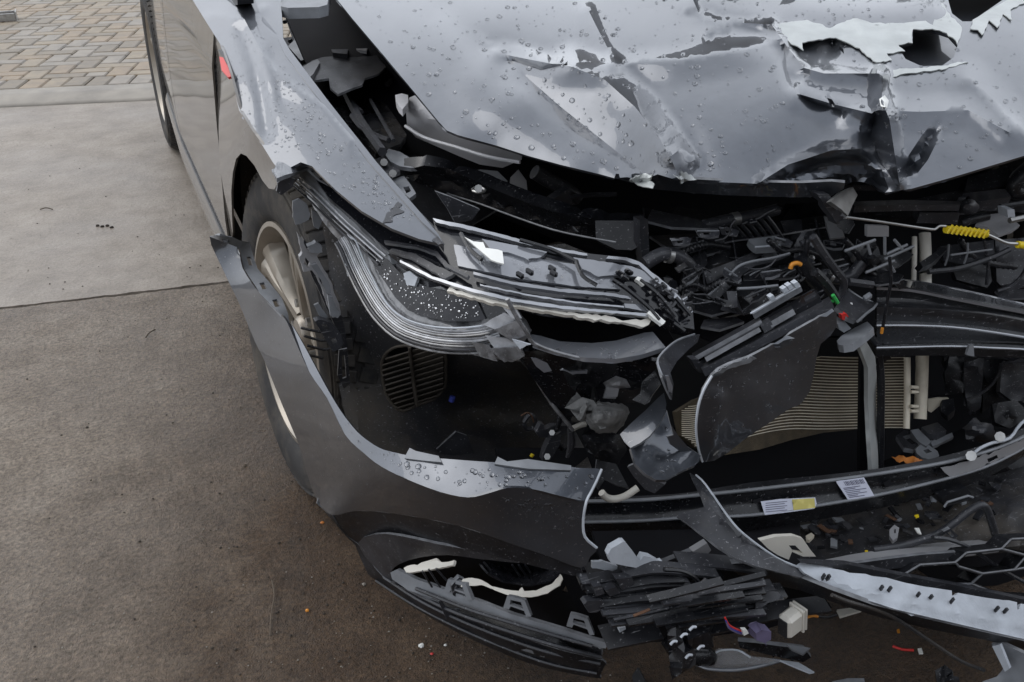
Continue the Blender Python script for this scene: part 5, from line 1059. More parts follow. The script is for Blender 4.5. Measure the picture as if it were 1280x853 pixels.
# long black strip with clips above the torn face piece
def strip(pa, pb, wd, y, mt, th=.01, nm='grille_strip', dy=.03):
    (x0, y0), (x1, y1) = pa, pb; n_ = np.array([-(y1-y0), x1-x0], float); n_ /= np.hypot(*n_); n_ *= wd/2
    q = [(x0+n_[0], y0+n_[1]), (x1+n_[0], y1+n_[1]), (x1-n_[0], y1-n_[1]), (x0-n_[0], y0-n_[1])]
    return S(nm, q, mt, ctrl=[(q[0][0], q[0][1], ('y', y)), (q[1][0], q[1][1], ('y', y)), (q[2][0], q[2][1], ('y', y+dy)), (q[3][0], q[3][1], ('y', y+dy))], th=th, res=9)
strip((868, 453), (1022, 366), 12, -.79, 'black_wet'); strip((876, 459), (1038, 374), 7, -.815, 'dkgrey'); strip((866, 444), (950, 398), 5, -.78, 'dkgrey', .006); strip((880, 446), (948, 408), 3, -.805, 'black', .006)
strip((940, 391), (1000, 356), 4.5, -.765, 'grey', .008, dy=.01); strip((950, 406), (962, 399), 6, -.80, 'dkgrey'); strip((960, 401), (990, 384), 5, -.80, 'black', .008); strip((1004, 372), (1018, 364), 7, -.78, 'dkgrey', .012)
for a, b in ((984, 358), (978, 362), (992, 355), (962, 372)): S('strip_clip', [(a, b), (a+5, b-3), (a+8, b+2), (a+3, b+5)], 'raw', -.775, th=.008, res=5)
S('strip_end', [(864, 450), (872, 449), (886, 462), (888, 468), (874, 466)], 'dkgrey', -.80, th=.012, res=5)
T([(938, 392), (942, 390), (975, 371), (1000, 358)], -.772, 'raw', .0012, 'strip_edge', n=1)

# ---- torn pieces of the bumper face hanging in the middle
TF = [(890, 470), (900, 461), (912, 455), (938, 446), (960, 434), (990, 416), (1020, 399), (1040, 386), (1046, 392), (1046, 408), (1038, 420), (1026, 430), (1021, 446), (1017, 470), (1012, 490), (1000, 506), (985, 512), (960, 530), (935, 546), (910, 566), (893, 576), (880, 578), (873, 560), (870, 535), (873, 508), (880, 486)]
tf_c = [(890, 470, ('y', -.885)), (1040, 386, ('y', -.835)), (1046, 408, ('y', -.83)), (1012, 490, ('y', -.82)), (880, 578, ('y', -.862)), (870, 535, ('y', -.885)), (940, 500, ('y', -.872)), (893, 576, ('y', -.862))]
tf, tf_s = sheet('torn_face_piece', TF, 'paint_shaded', car, ctrl=tf_c, res=7, th=.0035, folds=[('v', [(892, 466), (960, 438), (1042, 390)], .010, 8, 8), ('g', [(900, 500), (895, 540), (890, 570)], .008, 16, 16)], nz=(.003, 36, 11))
drops('rain_beads', tf_s, [(900, 470), (1000, 420), (1030, 410), (1005, 490), (930, 540), (890, 560), (880, 510)], 70, tf, .0010, .0026, power=1.6)
ptube('torn_edge', [(890, 470, ('y', -.888)), (880, 487, ('y', -.892)), (873, 508, ('y', -.893)), (870, 535, ('y', -.890)), (873, 560, ('y', -.880)), (878, 577, ('y', -.868))], None, .0016, 'raw', tf, n=3, seg=5)
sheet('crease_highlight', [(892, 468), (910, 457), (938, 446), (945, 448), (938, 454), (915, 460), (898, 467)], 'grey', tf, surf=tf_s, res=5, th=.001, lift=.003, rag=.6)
G1_ = [(775, 543), (790, 528), (806, 514), (822, 498), (830, 491), (833, 505), (832, 516), (824, 530), (812, 545), (800, 554), (788, 560), (780, 552)]
sheet('torn_corner_piece', G1_, 'paint_shaded', car, ctrl=[(775, 543, ('y', -.85)), (830, 491, ('y', -.80)), (788, 560, ('y', -.875)), (812, 528, ('y', -.86))], res=6, th=.0035)
G2_ = [(788, 560), (800, 554), (812, 545), (824, 530), (832, 516), (834, 514), (838, 530), (848, 545), (860, 559), (876, 570), (868, 582), (850, 590), (832, 600), (820, 600), (806, 592), (794, 580)]
g2, g2_s = sheet('torn_corner_piece', G2_, 'paint', car, ctrl=[(788, 560, ('y', -.875)), (834, 514, ('y', -.83)), (876, 570, ('y', -.89)), (822, 600, ('y', -.93)), (830, 560, ('y', -.87))], res=6, th=.0035, nz=(.002, 20, 3))
drops('rain_beads', g2_s, [(800, 560), (830, 530), (850, 555), (860, 575), (825, 592)], 16, g2, .0016, .0034)
sheet('torn_corner_piece', [(834, 514), (838, 530), (848, 545), (860, 559), (876, 570), (868, 572), (852, 566), (838, 556), (834, 546), (842, 544)], 'paint_shaded', car, on=('y', -.88), res=6, th=.003)
sheet('torn_corner_piece', [(784, 584), (794, 580), (806, 590), (824, 603), (831, 606), (818, 617), (806, 612), (792, 596)], 'dkgrey', car, ctrl=[(784, 584, ('y', -.86)), (831, 606, ('y', -.90)), (818, 617, ('y', -.88))], res=6, th=.004)
sheet('curled_strip', [(868, 419), (875, 418), (872, 428), (862, 436), (846, 452), (838, 466), (842, 480), (840, 500), (834, 488), (826, 466), (822, 452), (830, 438), (846, 426)], 'dkgrey', car, ctrl=[(868, 419, ('y', -.76)), (822, 452, ('y', -.84)), (840, 500, ('y', -.86)), (846, 448, ('y', -.80)), (832, 470, ('y', -.865))], res=6, th=.003)
ptube('torn_edge', [(868, 418, ('y', -.762)), (846, 426, ('y', -.79)), (829, 440, ('y', -.835)), (822, 452, ('y', -.843)), (827, 468, ('y', -.866)), (836, 490, ('y', -.866))], None, .0014, 'grey', car, n=3, seg=5)
sheet('paint_chip', [(832, 470), (836, 470), (841, 484), (840, 492), (835, 486)], 'lampgrey', car, on=('y', -.872), res=4, th=.002)
# foam and rubber lump left of the piece
def lump(nm, pts, y, bulge, mt, nzz=.006):
    P = np.array(pts, float); c = P.mean(0)
    ct = [(a, b, ('y', y)) for a, b in pts]+[(c[0], c[1], ('y', y-bulge))]+[(c[0]+(a-c[0])*.55, c[1]+(b-c[1])*.55, ('y', y-bulge*.8)) for a, b in pts[::2]]
    return S(nm, pts, mt, ctrl=ct, th=.03, res=5, nz=(nzz, 9, 3), rag=.6)
lump('torn_foam', [(735, 508), (748, 502), (768, 504), (782, 506), (787, 516), (780, 532), (770, 542), (750, 542), (738, 536), (730, 520)], -.73, .04, 'foam')
lump('torn_foam', [(722, 524), (726, 508), (736, 502), (740, 510), (734, 516), (732, 526), (726, 528)], -.74, .02, 'foam')
lump('grey_lump', [(752, 480), (764, 470), (780, 472), (788, 484), (776, 488), (760, 486)], -.70, .03, 'tank', .01)
S('rubber_flap', [(745, 486), (760, 484), (790, 488), (812, 480), (806, 500), (780, 506), (748, 502)], 'black', -.71, th=.01, nz=(.006, 12, 1))
lump('rubber_block', [(728, 545), (750, 541), (776, 545), (784, 562), (770, 585), (750, 580), (736, 562)], -.71, .02, 'black')
R3('rubber_flap', [(746, 575), (770, 580), (786, 610), (770, 606), (756, 600), (748, 612), (742, 600)], 'black', -.74, .02)
R3('rubber_flap', [(790, 500), (800, 492), (806, 470), (818, 462), (826, 480), (806, 506)], 'black_wet', -.76, .02)

# ---- crash beam, cooler pack, carrier posts (image right)
beam = empty('crash_beam', at(1180, 400, ('y', -.68))); beam.parent = car; beam.location = WLOC[beam.name]-WLOC[car.name]
def brow(pts, y): return [at(a, b, ('y', y)) for a, b in pts]
X0 = [1096, 1140, 1190, 1240, 1300, 1400]
loft('beam_top', [brow(zip(X0, (349, 350, 359, 370, 384, 410)), -.62), brow(zip(X0, (352, 352, 362, 373, 388, 414)), -.63), brow(zip(X0, (359, 362, 372, 382, 394, 420)), -.695)], 'lampgrey', beam, 3, 2, th=.004)
loft('beam_face', [brow(zip(X0, (359, 362, 372, 382, 394, 420)), -.695), brow(zip(X0, (372, 374, 382, 388, 398, 425)), -.69), brow(zip(X0, (381, 382, 386, 391, 402, 430)), -.70), brow(zip(X0, (384, 385, 389, 394, 406, 434)), -.715), brow(zip(X0, (402, 402, 405, 410, 420, 440)), -.715)], 'black', beam, 3, 3, th=.004)
loft('beam_step', [brow(zip(X0, (402, 402, 405, 410, 420, 440)), -.715), brow(zip(X0, (406, 406, 408, 414, 424, 444)), -.73), brow(zip(X0, (409, 409, 411, 417, 427, 447)), -.73)], 'silver', beam, 3, 2, th=.004)
loft('beam_lower', [brow(zip(X0, (408, 408, 411, 417, 427, 447)), -.727), brow(zip(X0, (425, 424, 424, 426, 430, 450)), -.72), brow(zip(X0, (432, 430, 429, 429, 432, 452)), -.72)], 'black_wet', beam, 3, 2, th=.004)
loft('beam_foot', [brow(zip(X0, (432, 430, 429, 430, 434, 453)), -.721), brow(zip(X0, (434, 433, 432, 434, 438, 456)), -.742), brow(zip(X0, (437, 436, 435, 437, 441, 459)), -.742)], 'silver', beam, 3, 2, th=.003)
loft('beam_foot_face', [brow(zip(X0, (437, 436, 435, 437, 441, 459)), -.741), brow(zip(X0, (446, 445, 445, 447, 450, 470)), -.735)], 'black', beam, 3, 2, th=.003)
S('beam_bracket', [(1212, 432), (1217, 431), (1218, 446), (1208, 444)], 'grey', -.75, th=.004, res=6, par=beam)
S('beam_rip', [(1120, 356), (1126, 352), (1132, 350), (1130, 356), (1136, 360), (1124, 362)], 'black', -.705, th=.004, res=4, par=beam, rag=.5)
bt = surface([(1096, 349, ('y', -.615)), (1300, 384, ('y', -.615)), (1096, 360, ('y', -.70)), (1300, 395, ('y', -.70))])
drops('rain_beads', bt, [(1130, 352), (1180, 360), (1260, 376), (1240, 380), (1170, 368)], 55, beam, .0014, .0036, power=1.4)
# condenser: finned core with wavy tubes, side tank and receiver drier
cool = empty('condenser', at(1060, 500, ('y', -.62))); cool.parent = car; cool.location = WLOC[cool.name]-WLOC[car.name]
core_c = [(845, 520, ('y', -.66)), (870, 590, ('y', -.70)), (960, 510, ('y', -.66)), (1000, 450, ('y', -.62)), (1130, 446, ('y', -.60)), (1130, 536, ('y', -.655)), (1000, 555, ('y', -.675)), (930, 560, ('y', -.69))]
CORE = [(846, 515), (870, 500), (1010, 446), (1132, 446), (1132, 535), (1070, 537), (1030, 541), (990, 550), (950, 562), (900, 570), (870, 560), (852, 545)]
S('fin_core', CORE, 'fin', ctrl=core_c, th=.015, res=12, par=cool)
core_s = surface(core_c); P_ = []
for k in range(25):
    f = k/24
    xs_ = np.linspace(852, 1131, 70)
    yl = 508+f*58; yr = 447+f*88       # left end hangs lower, bent by the impact
    u_ = (xs_-852)/279; sag = np.where(u_ < .55, 1-(u_/.55)**2*(3-2*u_/.55), 0)
    ys_ = yr+(yl-yr)*sag+ 3.2*np.sin(u_*9+f*2)*np.clip(1.1-u_, 0, 1)
    ok = inside(CORE, xs_, ys_)
    if ok.sum() < 6: continue
    W = core_s(xs_[ok], ys_[ok]); n_ = (CAMP-W)/np.linalg.norm(CAMP-W, axis=1)[:, None]
    V = []; Fs = []
    for i in range(len(W)):
        a = W[i]+n_[i]*.005
        V += [a+np.array([0, 0, .0008]), a-np.array([0, 0, .0008]), a-np.array([0, 0, .0008])-n_[i]*.012, a+np.array([0, 0, .0008])-n_[i]*.012]
    for i in range(len(W)-1):
        for q in range(4): Fs.append((i*4+q, i*4+(q+1) % 4, i*4+4+(q+1) % 4, i*4+4+q))
    obj('cooler_tube', V, Fs, 'cond', cool, True)
tube('side_tank', [at(1134, 447, ('y', -.62)), at(1134, 490, ('y', -.645)), at(1133, 536, ('y', -.672))], .0055, 'cond', cool, 10, 3)
tube('receiver_drier', [at(1153, 440, ('y', -.60)), at(1152, 480, ('y', -.62)), at(1150, 524, ('y', -.645))], .0105, 'cond', cool, 14, 3)
for q in (484, 490, 508, 514): ptube('drier_clip', [(1138, q), (1147, q+.5)], ('y', -.665), .003, 'cond', cool, n=1)
S('drier_foot', [(1160, 500), (1174, 498), (1186, 498), (1187, 510), (1180, 512), (1174, 508), (1164, 516), (1160, 514)], 'cond', -.62, th=.004, res=6, par=cool)
for a, b, y_ in ((1158, 330, -.58), (1158, 296, -.56)): pass
tube('coolant_pipe', [at(1156, 292, ('y', -.54)), at(1157, 320, ('y', -.56)), at(1157, 356, ('y', -.585))], .0095, 'ivory', car, 12, 3)
tube('coolant_pipe', [at(1143, 296, ('y', -.55)), at(1143, 320, ('y', -.565)), at(1142, 352, ('y', -.585))], .0042, 'ivory', car, 8, 3)
tube('hose_clamp', [at(1157, 334, ('y', -.578)), at(1157, 340, ('y', -.583))], .0108, 'black', car, 14, 1)
# upright posts: aluminium strap and rubber seal
S('alloy_strap', [(1071, 425), (1080, 422), (1086, 432), (1094, 446), (1096, 470), (1095, 500), (1097, 540), (1098, 586), (1090, 588), (1087, 540), (1085, 500), (1085, 460), (1078, 442)], 'flake', ctrl=[(1075, 424, ('y', -.80)), (1090, 460, ('y', -.745)), (1094, 586, ('y', -.74)), (1086, 500, ('y', -.735))], th=.006, res=6, nz=(.003, 14, 4))
T([(1084, 416), (1096, 436), (1101, 470), (1101, 520), (1100, 586)], -.72, 'black', .0065, 'rubber_seal')
T([(1092, 420), (1100, 432), (1106, 446)], -.71, 'black_wet', .011, 'rubber_seal')
S('strap_bracket', [(1076, 444), (1084, 450), (1084, 590), (1074, 590)], 'void', -.71, th=.006)
T([(1112, 322), (1114, 350), (1110, 372), (1106, 396), (1103, 412)], -.77, 'black', .0024, 'thin_lead')
T([(1103, 410), (1102, 417)], -.772, 'orange', .0022, 'orange_ferrule', n=1)
# bay right of the cooler, dark shapes
for pts, mt, y in (([(1180, 446), (1206, 446), (1204, 492), (1182, 494)], 'black', -.50), ([(1206, 446), (1230, 448), (1226, 510), (1212, 520), (1204, 480)], 'dkgrey', -.52), ([(1230, 448), (1262, 450), (1250, 500), (1228, 516)], 'black', -.50), ([(1252, 456), (1300, 450), (1300, 500), (1266, 502), (1250, 490)], 'dkgrey', -.54), ([(1240, 505), (1270, 500), (1290, 520), (1262, 536), (1244, 528)], 'black', -.60)):
    R3('bay_moulding', pts, mt, y, .03, th=.01, nzz=.012)
T([(1256, 452), (1244, 476), (1226, 492), (1208, 500)], -.56, 'dkgrey', .003, 'thin_lead')
R3('clip_block', [(1178, 500), (1192, 498), (1194, 512), (1184, 520), (1176, 514)], 'black', -.64, .02, th=.015)
lump('rubber_mount', [(1203, 534), (1222, 526), (1240, 530), (1246, 545), (1238, 554), (1216, 552)], -.70, .03, 'dkgrey', .004)
# mount plates lying in front of the cooler
S('mount_plate', [(1120, 545), (1130, 538), (1145, 540), (1152, 552), (1142, 562), (1130, 560)], 'dkgrey', ('z', .23), th=.008, res=6, holes=[[(1128, 546), (1138, 543), (1149, 552), (1140, 556)]])
S('mount_ring', [(1144, 562), (1150, 556), (1162, 557), (1172, 564), (1174, 570), (1164, 575), (1152, 572), (1146, 567)], 'grey', ('z', .235), th=.008, res=5, holes=[[(1154, 563), (1160, 561), (1165, 565), (1158, 567)]])
S('mount_link', [(1138, 538), (1148, 536), (1164, 552), (1158, 558), (1148, 552)], 'grey', ('z', .238), th=.006, res=6)
S('mount_cover', [(1152, 534), (1172, 528), (1183, 538), (1172, 544), (1160, 542)], 'dkgrey', ('z', .245), th=.01, res=6)
S('mount_strip', [(1162, 552), (1190, 541), (1192, 546), (1172, 556), (1166, 558)], 'grey', ('z', .235), th=.005, res=6, nz=(.003, 6))
# ---- lower carrier beam, black with two bright ridges, curving away at the right
lc = empty('lower_carrier', at(1000, 620, ('z', .25))); lc.parent = car; lc.location = WLOC[lc.name]-WLOC[car.name]
LX = [(720, 622), (800, 620), (860, 616), (940, 603), (1040, 593), (1110, 584), (1180, 570), (1230, 556), (1270, 540), (1300, 524), (1360, 500)]
LM = [(720, 629), (800, 627), (860, 622), (940, 614), (1040, 602), (1110, 592), (1180, 580), (1230, 567), (1270, 552), (1300, 536), (1360, 512)]
LB = [(720, 654), (800, 652), (860, 648), (940, 645), (1040, 630), (1110, 617), (1180, 600), (1230, 585), (1270, 566), (1300, 548), (1360, 524)]
LF = [(720, 664), (800, 662), (860, 660), (940, 657), (1040, 642), (1110, 628), (1180, 611), (1230, 595), (1270, 574), (1300, 556), (1360, 532)]
def lrow(P, z): return [at(a, b, ('z', z)) for a, b in P]
loft('carrier_shelf', [lrow(LX, .285), lrow(LM, .280)], 'black', lc, 4, 2, th=.004)
loft('carrier_top', [lrow(LM, .280), lrow([((a[0]+b[0])/2, (a[1]+b[1])/2) for a, b in zip(LM, LB)], .262), lrow(LB, .250)], 'black_wet', lc, 4, 4, th=.004)
loft('carrier_face', [lrow(LB, .250), [p-np.array([0, -.012, .035]) for p in lrow(LB, .250)]], 'black_wet', lc, 4, 2, th=.004)
tube('carrier_ridge', [p+np.array([0, -.001, .003]) for p in lrow(LM, .280)], .0028, 'grey', lc, 6, 4); tube('carrier_ridge', [p+np.array([0, -.001, .002]) for p in lrow(LB, .250)], .0026, 'grey', lc, 6, 4)
ct_s = surface([(a, b, ('z', .280)) for a, b in LM]+[(a, b, ('z', .250)) for a, b in LB])
sheet('muddy_end', [(1178, 586), (1230, 570), (1270, 554), (1300, 538), (1340, 522), (1340, 530), (1300, 548), (1268, 566), (1230, 584), (1190, 596)], 'tank', lc, surf=ct_s, res=6, th=.001, lift=.004, rag=1.2, holes=[[(1234, 574), (1246, 569), (1248, 573), (1236, 579)]])
for q in ([(940, 626), (952, 622), (955, 626), (944, 630)], [(1170, 592), (1184, 588), (1186, 592), (1174, 596)], [(1104, 604), (1112, 600), (1118, 605), (1108, 610)], [(776, 640), (786, 639), (788, 643), (778, 644)]): sheet('carrier_slot', q, 'void', lc, surf=ct_s, res=4, th=.001, lift=.003)
drops('rain_beads', ct_s, [(740, 632), (940, 618), (1100, 598), (1180, 584), (1180, 596), (1040, 624), (860, 644), (740, 650)], 150, lc, .0008, .0022, power=1.8)
ptube('flange_wire', [(1218, 566), (1226, 560), (1240, 554), (1262, 548), (1276, 530), (1300, 512)], ('z', .295), .0026, 'raw', lc, n=3)
for a, b in ((1214, 570), (1250, 546)): ptube('carrier_bolt', [(a, b, ('z', .28)), (a, b, ('z', .305))], None, .008, 'steel', lc, n=1, seg=8)
# two stickers on the carrier with printed lines
lab = sheet('sticker', [(951, 627), (975, 624), (1019, 622), (1021, 630), (1018, 636), (990, 640), (956, 644)], 'paper', lc, surf=ct_s, res=6, th=.0006, lift=.006, nz=None)[0]
sheet('yellow_print', [(990, 624.5), (1018, 623), (1019, 635), (992, 638)], 'label_yellow', lab, surf=ct_s, res=6, th=.0, lift=.0068)
for k in range(5): sheet('printed_line', [(957, 629+k*2.7), (984-3*(k % 2), 626.5+k*2.7), (984-3*(k % 2), 627.3+k*2.7), (957, 629.8+k*2.7)], 'ink', lab, surf=ct_s, res=8, th=.0, lift=.0068)
lab = sheet('sticker', [(1045, 602), (1080, 597), (1093, 620), (1060, 625)], 'paper', lc, surf=ct_s, res=6, th=.0006, lift=.006)[0]
def lp(u, v): a = np.array((1045, 602.)); return tuple(a+u*np.array((35, -5.))+v*np.array((14.5, 23.)))
for k in range(13):
    u = .24+k*.055; sheet('bar_code_line', [lp(u, .06), lp(u+(.018, .03, .024)[k % 3], .06), lp(u+(.018, .03, .024)[k % 3], .30), lp(u, .30)], 'ink', lab, surf=ct_s, res=8, th=.0, lift=.0068)
for v, u1 in ((.38, .7), (.45, .5), (.54, .85), (.63, .6), (.72, .8), (.80, .45), (.88, .65)):
    sheet('printed_line', [lp(.1, v), lp(u1, v), lp(u1, v+.035), lp(.1, v+.035)], 'ink', lab, surf=ct_s, res=8, th=.0, lift=.0068)
# ================================================================== undertray, torn lower grille, debris
# yellow spring handle on a rod (bonnet stay tension cable)
T([(1058, 272), (1090, 276), (1130, 282), (1164, 287), (1170, 286), (1174, 283), (1182, 283)], -.74, 'steel', .0019, 'latch_rod', n=3)
T([(1182, 287), (1208, 289), (1233, 293)], -.74, 'yellow', .0055, 'rod_sleeve', n=4, seg=12)
for k in range(9):
    x = 1184+k*5.6; y = 284+k*.75; T([(x, y+8), (x+3, y+3), (x+7, y-2.5)], -.748, 'yellow', .0019, 'sleeve_thread', n=2, seg=5)
T([(1233, 293), (1244, 298), (1258, 304), (1272, 305)], -.74, 'steel', .0024, 'latch_rod', n=3)
T([(1272, 306), (1300, 309)], -.74, 'yellow', .0055, 'rod_sleeve', n=1, seg=12)
# right side under the bonnet: lock panel, ribs, lamps, hoses
R3('lock_panel', [(1066, 255), (1140, 250), (1200, 238), (1290, 205), (1300, 250), (1260, 262), (1200, 268), (1100, 272)], 'black', -.52, .10, th=.02, nzz=.006)
R3('lock_ledge', [(1066, 252), (1130, 250), (1202, 252), (1200, 256), (1130, 256), (1068, 258)], 'dkgrey', -.60, .03, th=.01)
R3('lock_panel', [(1146, 256), (1200, 254), (1200, 266), (1150, 266)], 'dkgrey', -.59, .02, th=.02)
R3('upper_block', [(1210, 222), (1262, 206), (1268, 232), (1206, 238)], 'black', -.50, .03, th=.03)
R3('upper_block', [(1204, 242), (1256, 236), (1264, 246), (1226, 252), (1205, 250)], 'dkgrey', -.56, .03, th=.02)
T([(1292, 206), (1272, 224), (1266, 238), (1282, 240), (1300, 230)], -.52, 'black', .014, 'air_hose', seg=10)
c_ = [(1197+ -13*math.cos(a), 259-10*math.sin(a)) for a in np.linspace(0, 6.28, 14)[:-1]]; lump('round_cap', [(p[0]+14, p[1]) for p in c_], -.60, .012, 'dkgrey', .001)
S('latch_hook', [(1022, 243), (1036, 243), (1050, 262), (1060, 272), (1046, 279), (1034, 262)], 'dkgrey', -.72, th=.02, res=6, folds=[('v', [(1036, 246), (1056, 274)], .006, 4, 4)])
S('latch_hook', [(1038, 252), (1052, 240), (1066, 234), (1072, 244), (1066, 256), (1060, 270), (1052, 262)], 'steel', ctrl=[(1038, 252, ('y', -.74)), (1066, 234, ('y', -.68)), (1060, 270, ('y', -.72))], th=.006, res=6)
S('grey_tab', [(1084, 282), (1111, 283), (1111, 296), (1084, 296)], 'tank', -.66, th=.006, res=8)
R3('lamp_bracket', [(1220, 280), (1236, 268), (1258, 266), (1275, 282), (1266, 288), (1248, 294), (1234, 284)], 'tank', -.62, .04, th=.006)
T([(1200, 280), (1216, 274), (1234, 270)], -.60, 'black', .008, 'air_hose', seg=8)
S('hinge_bolt', [(1259, 262), (1268, 262), (1269, 272), (1260, 272)], 'raw', -.66, th=.02, res=5)
T([(1250, 258), (1280, 254)], -.62, 'dkgrey', .004, 'brace_rod', n=1); T([(1262, 276), (1290, 270)], -.64, 'steel', .005, 'brace_rod', n=1)
R3('side_panel', [(1176, 308), (1242, 300), (1244, 322), (1200, 330), (1180, 326)], 'dkgrey', -.58, .03, th=.01)
for a, b in ((1186, 306), (1210, 304)): T([(a, b), (a-1, b+14), (a-5, b+26)], -.61, 'grey', .0018, 'panel_rib', n=2)
T([(1188, 319), (1240, 312)], -.61, 'grey', .0018, 'panel_rib', n=1)
R3('side_panel', [(1190, 334), (1236, 324), (1240, 352), (1234, 360), (1196, 350)], 'black', -.56, .02, th=.01)
T([(1230, 300), (1235, 330), (1233, 356)], -.585, 'dkgrey', .003, 'panel_rib'); T([(1160, 340), (1200, 335), (1240, 322), (1262, 312)], -.60, 'dkgrey', .0045, 'loom_branch')
R3('wing_inner', [(1244, 300), (1300, 296), (1300, 352), (1260, 366), (1246, 352)], 'dkgrey', -.54, .04, th=.01, nzz=.01)
T([(1290, 306), (1284, 330), (1276, 346), (1262, 358), (1246, 364)], -.60, 'dkgrey', .003, 'panel_rib'); R3('wing_ledge', [(1244, 364), (1300, 360), (1300, 372), (1250, 374)], 'dkgrey', -.60, .02)
# ribbed black bracket in front of the pipes
R3('fan_bracket', [(1056, 312), (1094, 300), (1100, 320), (1130, 312), (1142, 318), (1124, 334), (1096, 344), (1066, 330)], 'black', -.68, .03, th=.01, nzz=.01)
for pts in ([(1056, 314), (1094, 300)], [(1106, 324), (1142, 308)], [(1108, 318), (1134, 306)], [(1106, 296), (1106, 318)], [(1084, 304), (1088, 318)], [(1082, 341), (1118, 326)], [(1112, 330), (1118, 340)], [(1118, 300), (1128, 312)]):
    T(pts, -.715, ('grey', 'dkgrey')[len(pts[0]) and pts[0][0] % 2], .0022, 'bracket_rib', n=1)
R3('fan_bracket', [(1150, 328), (1180, 308), (1184, 312), (1164, 330), (1154, 334)], 'black', -.66, .02, th=.02)
lump('motor_cap', [(1082, 322), (1092, 318), (1102, 324), (1098, 332), (1086, 332)], -.70, .014, 'black', .002)
R3('fan_bracket', [(1064, 336), (1098, 336), (1130, 344), (1124, 352), (1100, 356), (1070, 352)], 'black', -.70, .03, nzz=.012)
R3('support_leg', [(1046, 252), (1060, 258), (1068, 280), (1060, 292), (1046, 284)], 'black', -.62, .02)
R3('shroud_plate', [(976, 276), (1002, 274), (1004, 300), (984, 300)], 'dkgrey', -.56, .02); R3('shroud_plate', [(1030, 270), (1050, 278), (1056, 296), (1038, 298)], 'tank', -.58, .03)
R3('shroud_plate', [(998, 310), (1004, 290), (1018, 288), (1026, 300), (1018, 322), (1002, 326)], 'dkgrey', -.64, .04, nzz=.012)
R3('support_leg', [(992, 322), (996, 300), (1004, 288), (1008, 290), (1000, 306), (998, 324)], 'dkgrey', -.66, .02)
def clip_plate(x, y, L, a, yy, mt):      # snapped bracket: a tongue with a slot and a raised rib
    ca, sa = math.cos(a), math.sin(a); wd = L*.36
    f = lambda u, v: (x+u*ca-v*sa, y+u*sa+v*ca)
    R3('snapped_bracket', [f(0, 0), f(L*.7, -wd*.1), f(L, wd*.25), f(L*.92, wd*.8), f(L*.5, wd), f(L*.1, wd*.85)], mt, yy, rng.uniform(-.01, .03), th=.004, nzz=.002, holes=[[f(L*.3, wd*.3), f(L*.6, wd*.28), f(L*.6, wd*.6), f(L*.3, wd*.62)]])
    p0, p1 = f(L*.05, wd*.1), f(L*.95, wd*.3); T([p0, p1], yy-.004, 'grey' if mt == 'dkgrey' else 'dkgrey', .0013, 'bracket_edge', n=1, seg=5)
for k, (x, y, L, a) in enumerate(((838, 300, 26, -.15), (852, 350, 22, -.6), (905, 334, 26, .5), (930, 372, 30, -.5), (968, 296, 24, .2), (990, 352, 22, -.7), (1012, 330, 20, .9), (1030, 300, 26, .1), (1040, 336, 22, -.4), (896, 372, 22, .3), (870, 288, 30, -.08), (1072, 300, 20, .5), (950, 340, 26, -.2), (842, 378, 20, .6), (900, 286, 24, .05), (1010, 372, 22, -.55))):
    clip_plate(x, y, L, a, -.625-.11*(y-270)/125, ('dkgrey', 'black', 'dkgrey', 'black_wet')[k % 4])
def corrugated(P, yy, r, mt='black'):
    pts = cr([at(a, b, ('y', yy)) for a, b in P], 10); L = len(pts)
    tube('wiring_conduit', pts, [r*(1.0 if i % 2 else .72) for i in range(L)], mt, car, 8, 1)
for P, yy, r in (([(828, 384), (846, 364), (866, 356), (884, 362), (902, 352), (924, 356)], -.69, .005), ([(812, 318), (840, 322), (862, 312), (884, 306), (912, 310)], -.60, .006), ([(960, 300), (978, 314), (1000, 312), (1022, 320), (1038, 336)], -.66, .005), ([(1010, 300), (1008, 322), (1016, 340), (1010, 356)], -.69, .0045), ([(1056, 300), (1070, 316), (1084, 336), (1100, 350), (1118, 356)], -.69, .005), ([(830, 410), (846, 392), (850, 376), (866, 366)], -.72, .004), ([(740, 470), (752, 484), (748, 500), (760, 520), (758, 548)], -.69, .006), ([(690, 500), (700, 520), (694, 545), (704, 562)], -.60, .005), ([(1200, 300), (1214, 320), (1240, 330), (1270, 334)], -.58, .006)): corrugated(P, yy, r)
for k in range(9):
    x = rng.uniform(830, 1060); y = rng.uniform(280, 390); P = [(x, y)]; h = rng.uniform(-1, 1)
    for q in range(4): h += rng.uniform(-.7, .7); P.append((P[-1][0]+12*math.cos(h), P[-1][1]+9*math.sin(h)))
    T(P, -.635-.11*(y-270)/125, ('black', 'dkgrey', 'black')[k % 3], rng.uniform(.0010, .0017), 'loose_wire', n=5, seg=6)
for k in range(14):
    x = rng.uniform(826, 1090); y = rng.uniform(276, 392); yy = -.64-.11*(y-270)/125; p = at(x, y, ('y', yy))
    if k % 3 == 0: T([(x, y), (x+2.5, y+rng.uniform(-2, 2))], yy, ('steel', 'dkgrey')[k % 2], .0042, 'bay_bolt', n=1, seg=6)
    else:
        a = rng.uniform(-.7, .7); V, F_ = boxmesh(p, (math.cos(a), 0, math.sin(a)), (0, 1, .3), (-math.sin(a), -.3, math.cos(a)), rng.uniform(.006, .016), rng.uniform(.006, .012), rng.uniform(.003, .008), .0012); obj('plug_block', V, F_, ('black', 'dkgrey', 'black_wet', 'grey')[k % 4], car, False)

